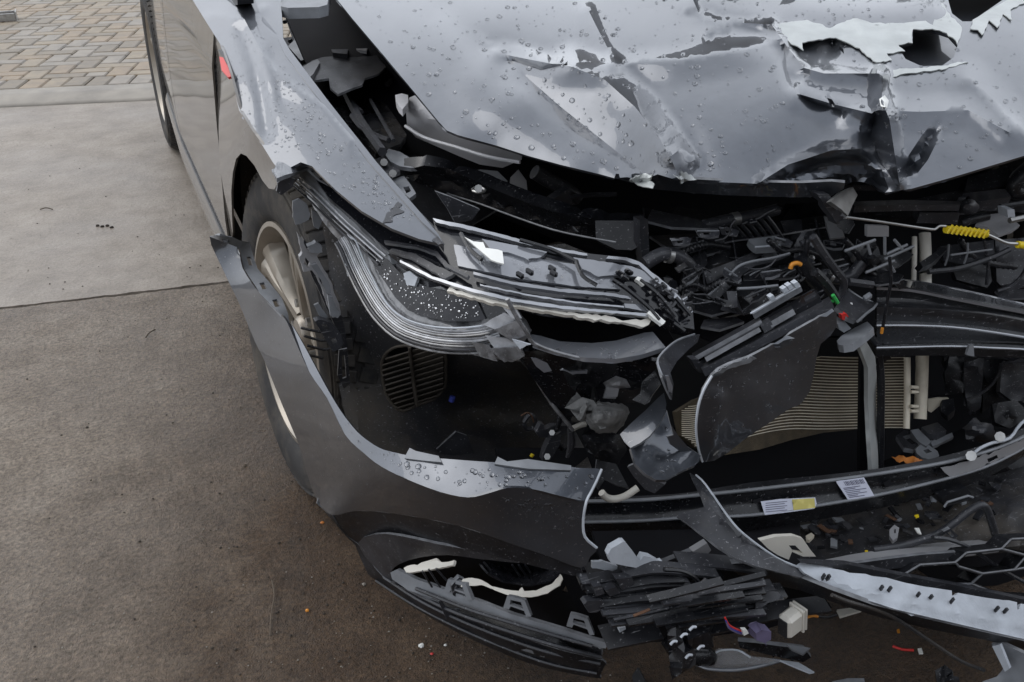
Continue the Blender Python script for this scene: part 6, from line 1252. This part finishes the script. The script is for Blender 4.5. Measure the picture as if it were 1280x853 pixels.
# ---- undertray with dirt, shards, twisted rubber hose
tray = [(930, 660), (1000, 650), (1080, 634), (1180, 612), (1290, 580), (1300, 680), (1200, 690), (1040, 720), (960, 720)]
tr, tr_s = sheet('dirt_tray', tray, 'liner', car, ctrl=[(930, 660, ('z', .15)), (1290, 580, ('z', .17)), (1300, 680, ('z', .17)), (960, 720, ('z', .14))], res=9, th=.01, nz=(.012, 24, 8))
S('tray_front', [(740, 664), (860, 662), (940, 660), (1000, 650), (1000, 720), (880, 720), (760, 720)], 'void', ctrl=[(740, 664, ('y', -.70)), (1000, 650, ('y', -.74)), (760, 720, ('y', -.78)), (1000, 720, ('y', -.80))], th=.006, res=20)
for k in range(90):
    x = rng.uniform(985, 1250); y = 690-(x-985)*.20+rng.uniform(-34, 14); p = tr_s([x], [y])[0]+np.array([0, 0, .012])
    s = rng.uniform(.003, .011); a = rng.uniform(0, 6.28)
    V, F_ = boxmesh(p, (math.cos(a), math.sin(a), rng.uniform(-.4, .4)), (-math.sin(a), math.cos(a), .1), (rng.uniform(-.3, .3), .1, 1), s*rng.uniform(1, 3), s, s*.35)
    obj('tray_fragment', V, F_, ('black', 'dkgrey', 'dkgrey', 'black_wet', 'liner', 'dkgrey', 'grey', 'rust')[k % 8], car, False)
S('yellow_flake', [(1143, 644), (1148, 643), (1149, 646), (1145, 647)], 'yellow', ('z', .20), th=.002, res=3)
S('yellow_flake', [(1081, 688), (1085, 688), (1085, 691), (1082, 691)], 'yellow', ('z', .18), th=.002, res=3)
S('tan_chip', [(1007, 670), (1014, 666), (1018, 669), (1012, 675), (1008, 674)], 'cond', ('z', .18), th=.006, res=4)
S('pale_chip', [(1143, 660), (1149, 660), (1152, 668), (1147, 666)], 'white', ('z', .19), th=.002, res=4)
S('grey_hook', [(1112, 662), (1118, 656), (1124, 660), (1122, 672), (1116, 676), (1112, 670)], 'tank', ('z', .185), th=.006, res=4, holes=[[(1117, 662), (1120, 661), (1120, 666), (1118, 667)]])
lump('rubber_pad', [(1140, 632), (1160, 622), (1176, 630), (1170, 640), (1150, 642)], -.72, .012, 'dkgrey', .003)
S('slotted_box', [(1176, 622), (1208, 610), (1214, 618), (1210, 626), (1182, 634)], 'black', -.80, th=.03, res=6)
T([(1180, 634), (1184, 628), (1210, 620), (1216, 622)], -.815, 'grey', .002, 'box_edge', n=1)
S('white_cog', [(1164, 614), (1172, 611), (1175, 617), (1170, 622), (1164, 619)], 'raw', ('z', .20), th=.01, res=3, rag=.8)
T([(1090, 688), (1120, 684), (1150, 676), (1175, 666), (1195, 652), (1210, 640), (1224, 632), (1232, 634), (1238, 648), (1244, 668), (1248, 676)], -.86, 'dkgrey', .006, 'rubber_hose', n=5, seg=8)
T([(1166, 672), (1184, 674), (1210, 684), (1240, 704), (1262, 718), (1300, 738)], -.90, 'dkgrey', .0034, 'rubber_hose', n=4, seg=6)
S('hose_clip', [(1180, 665), (1188, 661), (1198, 670), (1192, 675)], 'dkgrey', -.875, th=.006, res=4, holes=[[(1184, 666), (1188, 664), (1193, 670), (1190, 672)]])
for pts, mt, y in (([(1196, 676), (1230, 660), (1262, 640), (1300, 616), (1300, 628), (1264, 652), (1230, 672), (1204, 684)], 'tank', -.80), ([(1200, 684), (1240, 668), (1300, 634), (1300, 642), (1244, 676), (1206, 690)], 'black', -.82), ([(1216, 612), (1250, 610), (1262, 622), (1236, 624)], 'dkgrey', -.74), ([(1236, 594), (1256, 606), (1248, 614), (1232, 602)], 'black', -.74), ([(1240, 606), (1262, 620), (1284, 640), (1280, 644), (1256, 628)], 'black_wet', -.78), ([(1268, 602), (1300, 596), (1300, 620), (1272, 618)], 'tank', -.74), ([(1226, 640), (1240, 630), (1254, 640), (1250, 660), (1236, 656)], 'dkgrey', -.78), ([(1250, 576), (1290, 562), (1296, 580), (1270, 592)], 'black', -.70)):
    R3('crushed_moulding', pts, mt, y, .02, th=.008, nzz=.008)

# ---- lower grille: pale top rail and honeycomb of single bars
S('grille_rail', [(1000, 706), (1060, 694), (1120, 684), (1180, 678), (1240, 674), (1256, 676), (1248, 684), (1200, 690), (1150, 693), (1110, 698), (1060, 706), (1020, 714)], 'tank', ctrl=[(1000, 706, ('y', -.86)), (1256, 676, ('y', -.86)), (1110, 698, ('y', -.905)), (1060, 694, ('y', -.86))], th=.008, res=8, nz=(.002, 20))
S('grille_rail', [(1010, 716), (1060, 706), (1110, 699), (1150, 694), (1202, 690), (1194, 702), (1130, 710), (1060, 718)], 'dkgrey', -.91, th=.006, res=8)
hexs = [[(1130, 718), (1150, 706), (1194, 703), (1208, 691)], [(1194, 703), (1198, 708), (1228, 717)], [(1208, 691), (1252, 686), (1264, 674), (1300, 672)], [(1252, 686), (1282, 694), (1300, 700)], [(1228, 717), (1268, 712), (1282, 696)], [(1228, 717), (1214, 730), (1172, 730), (1130, 719)], [(1214, 730), (1240, 740), (1262, 746), (1300, 748)], [(1268, 712), (1300, 706)]]
for h in hexs:
    for a, b in zip(h[:-1], h[1:]):
        p, q = at(*a, ('y', -.925)), at(*b, ('y', -.925)); dv = np.array([0, .030, -.012])
        loft('grille_bar', [[p, (p+q)/2, q], [p+dv, (p+q)/2+dv, q+dv]], 'black', car, 2, 1, th=.003)
        tube('grille_bar_edge', [p, q], .0016, 'edge', car, 5, 1)
S('grille_backing', [(1130, 700), (1300, 680), (1300, 730), (1180, 735)], 'void', -.80, th=.004, res=20)
# ---- torn valance strip sweeping to the right: dark plate, frayed grey core, black underside
valance = empty('torn_valance', at(1050, 720, ('y', -.93))); valance.parent = car; valance.location = WLOC[valance.name]-WLOC[car.name]
VP = [(862, 591), (870, 596), (880, 606), (894, 626), (910, 648), (928, 668), (948, 684), (970, 698), (994, 708), (1010, 718), (1000, 722), (975, 716), (945, 708), (920, 698), (898, 684), (880, 670), (864, 658), (846, 645), (850, 642), (880, 634), (876, 622), (868, 606)]
vp_c = [(862, 591, ('y', -.80)), (880, 606, ('y', -.84)), (928, 668, ('y', -.90)), (994, 708, ('y', -.93)), (846, 645, ('y', -.86)), (920, 698, ('y', -.93)), (890, 650, ('y', -.885))]
vp, vp_s = sheet('valance_plate', VP, 'dkgrey', valance, ctrl=vp_c, res=7, th=.004, nz=(.003, 30, 2), folds=[('v', [(866, 598), (890, 632), (930, 676), (990, 712)], .008, 10, 14)])
ptube('valance_edge', [(870, 594, ('y', -.82)), (882, 606, ('y', -.845)), (910, 646, ('y', -.89)), (930, 668, ('y', -.91)), (970, 697, ('y', -.925)), (1000, 710, ('y', -.935))], None, .0014, 'raw', valance, n=3, seg=5)
top = [(996, 706)]; x = 1000
while x < 1330:          # frayed, stepped upper edge
    y = 704+(x-1000)*.185; st = rng.uniform(12, 34)
    top += [(x, y+rng.uniform(-2, 1)), (x+st*.8, y+st*.15+rng.uniform(-2, 1))]
    if rng.random() < .6: top += [(x+st*.82, y+8+rng.uniform(0, 3)), (x+st, y+9)]
    x += st+rng.uniform(1, 3)
VC = top+[(1340, 812), (1280, 799), (1240, 790), (1180, 776), (1120, 762), (1070, 746), (1030, 730), (1005, 716)]
vc_c = [(1000, 708, ('y', -.935)), (1100, 725, ('y', -.965)), (1280, 760, ('y', -.965)), (1280, 800, ('y', -1.0)), (1120, 760, ('y', -.995)), (1030, 730, ('y', -.955)), (1340, 812, ('y', -1.0))]
sheet('frayed_core', VC, 'raw', valance, ctrl=vc_c, res=6, th=.005, nz=(.0025, 16, 6), folds=[('v', [(1020, 720), (1100, 744), (1200, 768), (1330, 792)], .006, 9, 9)])
for x in (1029, 1035, 1102, 1112, 1148, 1164, 1190, 1246, 1257):
    y = 716+(x-1000)*.185; p = surface(vc_c)([x], [y])[0]
    V, F_ = boxmesh(p+(CAMP-p)*.006, (1, 0, -.15), (0, -.4, 1), (0, 1, .4), rng.uniform(.002, .004), rng.uniform(.008, .013), .004); obj('torn_notch', V, F_, 'black', valance, False)
S('valance_lower', [(1000, 722), (1040, 738), (1090, 756), (1150, 772), (1220, 788), (1300, 806), (1300, 816), (1230, 800), (1160, 786), (1100, 772), (1050, 756), (1000, 738), (940, 726), (900, 706), (930, 704), (970, 716)], 'black', ctrl=[(1000, 722, ('y', -.94)), (1300, 806, ('y', -1.0)), (1300, 816, ('y', -.98)), (1050, 756, ('y', -.96)), (900, 706, ('y', -.90))], par=valance, th=.006, res=8)
S('valance_rail', [(1002, 704), (1060, 712), (1130, 730), (1200, 742), (1300, 762), (1300, 754), (1200, 733), (1130, 720), (1060, 706)], 'dkgrey', -.94, par=valance, th=.01, res=9)
T([(1040, 744), (1060, 752), (1110, 768), (1160, 800), (1200, 826), (1230, 838)], -.985, 'liner', .0028, 'dangling_rod', par=valance, n=4)
# white bracket behind the plate
S('white_bracket', [(950, 676), (970, 671), (992, 670), (1004, 674), (1012, 686), (1020, 696), (1004, 696), (990, 690), (986, 700), (972, 694), (960, 686)], 'ivory', -.90, th=.006, res=6, holes=[[(986, 682), (994, 682), (1004, 692), (992, 690)]])
# pale bits above the skirt
S('pale_bracket', [(760, 694), (764, 686), (778, 678), (782, 678), (790, 688), (800, 702), (804, 695), (814, 697), (826, 704), (829, 703), (826, 710), (806, 712), (784, 708), (764, 704)], 'raw', -.885, th=.010, res=5)
S('grey_hinge', [(866, 690), (884, 679), (889, 688), (878, 700)], 'tank', -.87, th=.01, res=6); S('hinge_arm', [(828, 704), (866, 689), (876, 700), (846, 712), (830, 712)], 'dkgrey', -.86, th=.008, res=7)

# ---- broken duct slats under the torn plate
def slat(P, y0, y1, mt, wd=.010, nm='duct_slat'):
    pts = [at(a, b, ('y', y0+(y1-y0)*i/(len(P)-1))) for i, (a, b) in enumerate(P)]; dv = np.array([0, wd*1.6, wd*.7])
    ins_ = [p+dv for p in pts]
    return loft(nm, [pts, ins_], mt, car, 4, 1, th=.005)
for P, y0, y1, mt, wd in (([(782, 722), (820, 716), (860, 718), (900, 722)], -.89, -.92, 'dkgrey', .010), ([(850, 706), (880, 708), (920, 712), (960, 718)], -.89, -.93, 'dkgrey', .012), ([(735, 718), (760, 716), (790, 716)], -.85, -.87, 'black', .01), ([(768, 776), (820, 765), (870, 752), (920, 742), (970, 738)], -.91, -.94, 'dkgrey', .010), ([(786, 782), (830, 775), (880, 762), (930, 750), (985, 746)], -.92, -.95, 'black_wet', .012), ([(760, 812), (790, 806), (830, 798)], -.90, -.92, 'black', .02), ([(860, 800), (920, 786), (980, 772), (1040, 764)], -.93, -.95, 'black', .014)):
    slat(P, y0, y1, mt, wd)
for k in range(17):      # splintered louvres of the duct, fanned and overlapping
    f = k/16; x0 = 728+f*40+rng.uniform(-6, 6); ya = 728+f*52+rng.uniform(-3, 3); x1 = 880+f*60+rng.uniform(-40, 30); yb = 716+f*42+rng.uniform(-5, 5)
    P = [(x0, ya), (x0+(x1-x0)*.33, ya+(yb-ya)*.30+rng.uniform(-3, 2)), (x0+(x1-x0)*.66, ya+(yb-ya)*.72+rng.uniform(-3, 2)), (x1, yb)]
    slat(P, -.875-.035*f, -.905-.035*f, ('black', 'dkgrey', 'black_wet', 'dkgrey', 'black')[k % 5], rng.uniform(.004, .010))
for k in range(15):      # long splinters of trim trailing to the right under the torn strip
    x0 = rng.uniform(800, 880); ya = rng.uniform(742, 788); x1 = min(958, x0+rng.uniform(70, 150)); yb = ya-rng.uniform(4, 26)
    slat([(x0, ya), (x0+(x1-x0)*.4, ya+(yb-ya)*.3-rng.uniform(0, 4)), (x1, yb)], -.925-rng.uniform(0, .02), -.945-rng.uniform(0, .02), ('black', 'black_wet', 'dkgrey')[k % 3], rng.uniform(.003, .007), 'trim_splinter')
for P in ([(730, 756), (734, 752), (752, 750), (760, 758), (746, 766), (736, 766)], [(756, 738), (770, 734), (775, 742), (762, 746)], [(770, 724), (790, 722), (794, 732), (778, 738)], [(742, 734), (752, 732), (756, 742), (746, 746)]): S('slat_tab', P, 'dkgrey', -.895, th=.012, res=5)
T([(830, 712), (852, 714), (868, 722), (876, 732), (884, 736)], -.925, 'black_wet', .003, 'loose_wire')
S('wire_clip', [(880, 734), (886, 728), (894, 732), (892, 738), (884, 740)], 'dkgrey', -.935, th=.01, res=4)
T([(792, 770), (805, 765), (812, 762)], -.925, 'rust', .002, 'rusty_scratch_strip', n=2)
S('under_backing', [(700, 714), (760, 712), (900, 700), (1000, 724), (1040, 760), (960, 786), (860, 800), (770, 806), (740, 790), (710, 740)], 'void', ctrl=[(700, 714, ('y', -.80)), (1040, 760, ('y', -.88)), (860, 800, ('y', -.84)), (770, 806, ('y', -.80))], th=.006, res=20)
S('frame_tail', [(757, 804), (764, 800), (790, 798), (788, 803), (764, 808)], 'grey', -.885, th=.004, res=5); S('tail_clip', [(774, 786), (782, 784), (784, 796), (776, 800)], 'raw', -.89, th=.006, res=5)
R3('connector_cluster', [(848, 770), (880, 765), (892, 772), (886, 790), (860, 800), (846, 790)], 'black', -.93, .02, th=.03, nzz=.01)
R3('connector_cluster', [(834, 788), (850, 782), (856, 810), (852, 842), (840, 850), (836, 820)], 'black_wet', -.945, .02, th=.02, nzz=.012)
for a, b in ((851, 797), (862, 788), (857, 823), (872, 812), (838, 806)): T([(a, b), (a+4, b-4), (a+8, b-4)], -.965, 'raw', .0018, 'connector_latch', n=2)
R3('fin_plate', [(945, 756), (948, 746), (956, 738), (972, 740), (980, 748), (960, 754), (944, 766)], 'dkgrey', -.95, .01)

# ================================================================== loose debris on the ground: things of their own
def Z(h): return ('z', h)
d = tag(empty('connector_housing', at(990, 797, Z(0))), 'white plastic connector housing lying on the ground by the torn valance', 'plastic housing')
hc = at(988, 778, ('y', -.945)); hu = np.array([.95, .25, .12]); hv = np.array([-.3, .95, .0])
box('shell', hc, (.030, .022, .036), 'ivory', d, u=hu, v=hv, bev=.005); hu /= np.linalg.norm(hu)
box('mouth', hc-hu*.0152, (.002, .015, .028), 'dkgrey', d, u=hu, v=hv, bev=.0005)
box('collar', hc+hu*.013, (.004, .026, .040), 'ivory', d, u=hu, v=hv, bev=.0015); box('collar', hc+hu*.0185, (.004, .025, .038), 'ivory', d, u=hu, v=hv, bev=.0015)
ptube('orange_lead', [(1008, 772), (1016, 770), (1022, 771)], ('y', -.93), .002, 'orange', d, n=3); ptube('black_lead', [(1022, 771), (1034, 772), (1046, 769)], ('y', -.93), .002, 'black', d, n=3)
tag(sheet('plastic_tab', [(1046, 762), (1072, 759), (1077, 763), (1050, 771)], 'ivory', None, on=Z(.03), res=6, th=.004)[0], 'small white plastic tab under the frayed grey strip', 'plastic tab')
d = tag(empty('lens_fragment', at(940, 830, Z(0))), 'clear curved lens fragment with pale rim lying on the ground', 'lens fragment')
LFp = [(868, 828), (880, 818), (900, 812), (926, 813), (940, 822), (960, 824), (976, 826), (950, 834), (925, 837), (890, 836)]
sheet('lens_pane', LFp, 'clear', d, ctrl=[(868, 828, Z(.02)), (976, 826, Z(.03)), (900, 812, Z(.045)), (925, 837, Z(.012))], res=7, th=.003)
ptube('lens_rim', [(868, 829), (885, 836), (915, 838), (940, 835), (962, 830), (976, 826)], Z(.02), .003, 'lampgrey', d, n=4); ptube('lens_rim', [(895, 816), (903, 813), (922, 813), (938, 822)], Z(.045), .0016, 'raw', d, n=3)
d = tag(empty('lamp_strip_fragment', at(970, 815, Z(0))), 'long black lamp strip fragment with pale pointed end on the ground', 'plastic fragment')
sheet('strip', [(922, 802), (945, 804), (975, 808), (1006, 812), (1014, 822), (1004, 828), (975, 822), (945, 815), (925, 810)], 'black_wet', d, ctrl=[(922, 802, Z(.06)), (1014, 822, Z(.03)), (975, 822, Z(.03)), (975, 808, Z(.055))], res=7, th=.008, nz=(.002, 12))
sheet('pale_end', [(984, 806), (1013, 810), (1004, 818), (990, 812)], 'grey', d, on=Z(.06), res=6, th=.003); sheet('pale_point', [(974, 825), (998, 828), (1018, 840), (1012, 841), (990, 832)], 'raw', d, on=Z(.025), res=5, th=.003)
d = tag(empty('wire_plug', at(940, 795, Z(.0))), 'grey violet wire plug with red and blue leads on broken black strip', 'wire plug')
sheet('plug_body', [(945, 792), (952, 788), (964, 790), (964, 800), (955, 804), (946, 801)], 'violet', d, on=('y', -.965), res=4, th=.016, nz=(.002, 5)); sheet('plug_nose', [(928, 788), (934, 788), (936, 792), (930, 795)], 'white', d, on=('y', -.965), res=4, th=.006)
for k, mt in enumerate(('red', 'blue', 'violet')): ptube('lead', [(906+k, 772+k*3), (912, 782+k*2), (924, 788+k*2), (930, 790+k)], ('y', -.96), .0013, mt, d, n=4, seg=5)
tag(ptube('sensor_ball', [(866, 822, Z(.02)), (874, 818, Z(.04)), (886, 822, Z(.03)), (890, 830, Z(.02))], None, (.012, .018, .014, .006), 'black_wet', None, n=4, seg=10), 'round black sensor stub beside the clear lens fragment', 'sensor')
tag(ptube('wire_offcut', [(1116, 808), (1128, 812), (1142, 813)], Z(.006), .0022, 'red', None, n=3), 'short curved red wire offcut on the wet ground', 'wire')
tag(sheet('paint_flake', [(1147, 811), (1152, 810), (1154, 817), (1149, 817)], 'white', None, on=Z(.006), res=4, th=.002)[0], 'small white paint flake right of the red wire', 'paint flake')
tag(sheet('plastic_chip', [(1121, 787), (1124, 786), (1125, 790), (1122, 790)], 'orange', None, on=Z(.006), res=3, th=.003)[0], 'tiny orange plastic chip behind the red wire', 'plastic chip')
tag(sheet('rubber_shard', [(790, 845), (797, 834), (806, 850), (808, 860), (792, 858)], 'black', None, ctrl=[(790, 845, Z(.01)), (797, 834, Z(.02)), (808, 860, Z(.004))], res=5, th=.01)[0], 'small black rubber shard at the bottom edge below the duct slats', 'shard')
tag(sheet('grey_panel_scrap', [(1040, 852), (1060, 848), (1080, 848), (1084, 868), (1036, 866)], 'grey', None, on=Z(.02), res=6, th=.004)[0], 'grey panel scrap cut by the bottom edge of the frame', 'scrap')
tag(lump('black_knob', [(1180, 848), (1186, 844), (1198, 846), (1200, 858), (1184, 860)], -.98, .01, 'black', .002), 'small black knob at the bottom edge beside the grey flap', 'knob')['category'] = 'knob'
bpy.data.objects['black_knob'].parent = None
for o_k in [bpy.data.objects['black_knob']]: o_k.location = WLOC['black_knob']
d = tag(empty('bumper_flap', at(1270, 840, Z(0))), 'pale grey torn bumper flap on the ground at the bottom right corner', 'bumper flap')
sheet('flap_panel', [(1240, 808), (1252, 804), (1290, 822), (1330, 850), (1330, 900), (1250, 900), (1228, 852), (1246, 846), (1256, 834), (1250, 820)], 'grey', d, ctrl=[(1240, 808, Z(.09)), (1330, 850, Z(.10)), (1250, 900, Z(.02)), (1250, 846, Z(.03))], res=8, th=.006)
sheet('flap_edge', [(1240, 808), (1250, 806), (1262, 836), (1256, 840)], 'raw', d, ctrl=[(1240, 808, Z(.092)), (1262, 836, Z(.07)), (1256, 840, Z(.06))], res=6, th=.005, lift=.003)
# dry leaf on the carrier and a few on the ground
d = tag(empty('dead_leaf', at(1140, 576, Z(.24))), 'crumpled orange dead leaf caught behind the black lower carrier', 'leaf')
for P in ([(1116, 572), (1126, 569), (1134, 574), (1124, 578)], [(1128, 574), (1140, 570), (1150, 574), (1142, 582), (1132, 580)], [(1144, 576), (1156, 574), (1148, 581)]): sheet('blade', P, 'leaf', d, on=Z(.262), res=4, th=.0008, nz=(.006, 6, 3), rag=.8)

# ================================================================== the car's other flank, out of the frame to the right
def mirror(o, parent):
    me = o.data.copy(); me.name = o.data.name; c = WLOC[o.name]
    for v in me.vertices: v.co.x = -v.co.x
    me.flip_normals()
    n = o.copy(); n.data = me; COL.objects.link(n); n.parent = parent; wl = Vector((1.76-c.x, c.y, c.z)); n.location = wl-WLOC[parent.name]; WLOC[n.name] = wl
    return n
def mirror_tree(e, keep=None):
    c = WLOC[e.name]; wl = Vector((1.76-c.x, c.y, c.z)); n = empty(e.name.split('.')[0], wl); n.parent = car; n.location = wl-WLOC[car.name]
    for ch in [q for q in bpy.data.objects if q.parent == e]:
        if keep is None or ch.name.split('.')[0] in keep: mirror(ch, n)
    return n
for nm in ('front_wing', 'front_wing_side', 'front_door', 'rear_door', 'rear_quarter', 'sill', 'arch_liner', 'arch_liner.001', 'window_glass'):
    mirror(bpy.data.objects[nm], car)
for e in ('wheel', 'wheel.001'): mirror_tree(bpy.data.objects[e])
mirror_tree(bumper, ('painted_face', 'top_lip', 'lower_skirt', 'skirt_band', 'lamp_recess', 'lamp_bowl'))
mirror_tree(lamp, ('lens_body', 'lens_window', 'lens_edge_strip'))
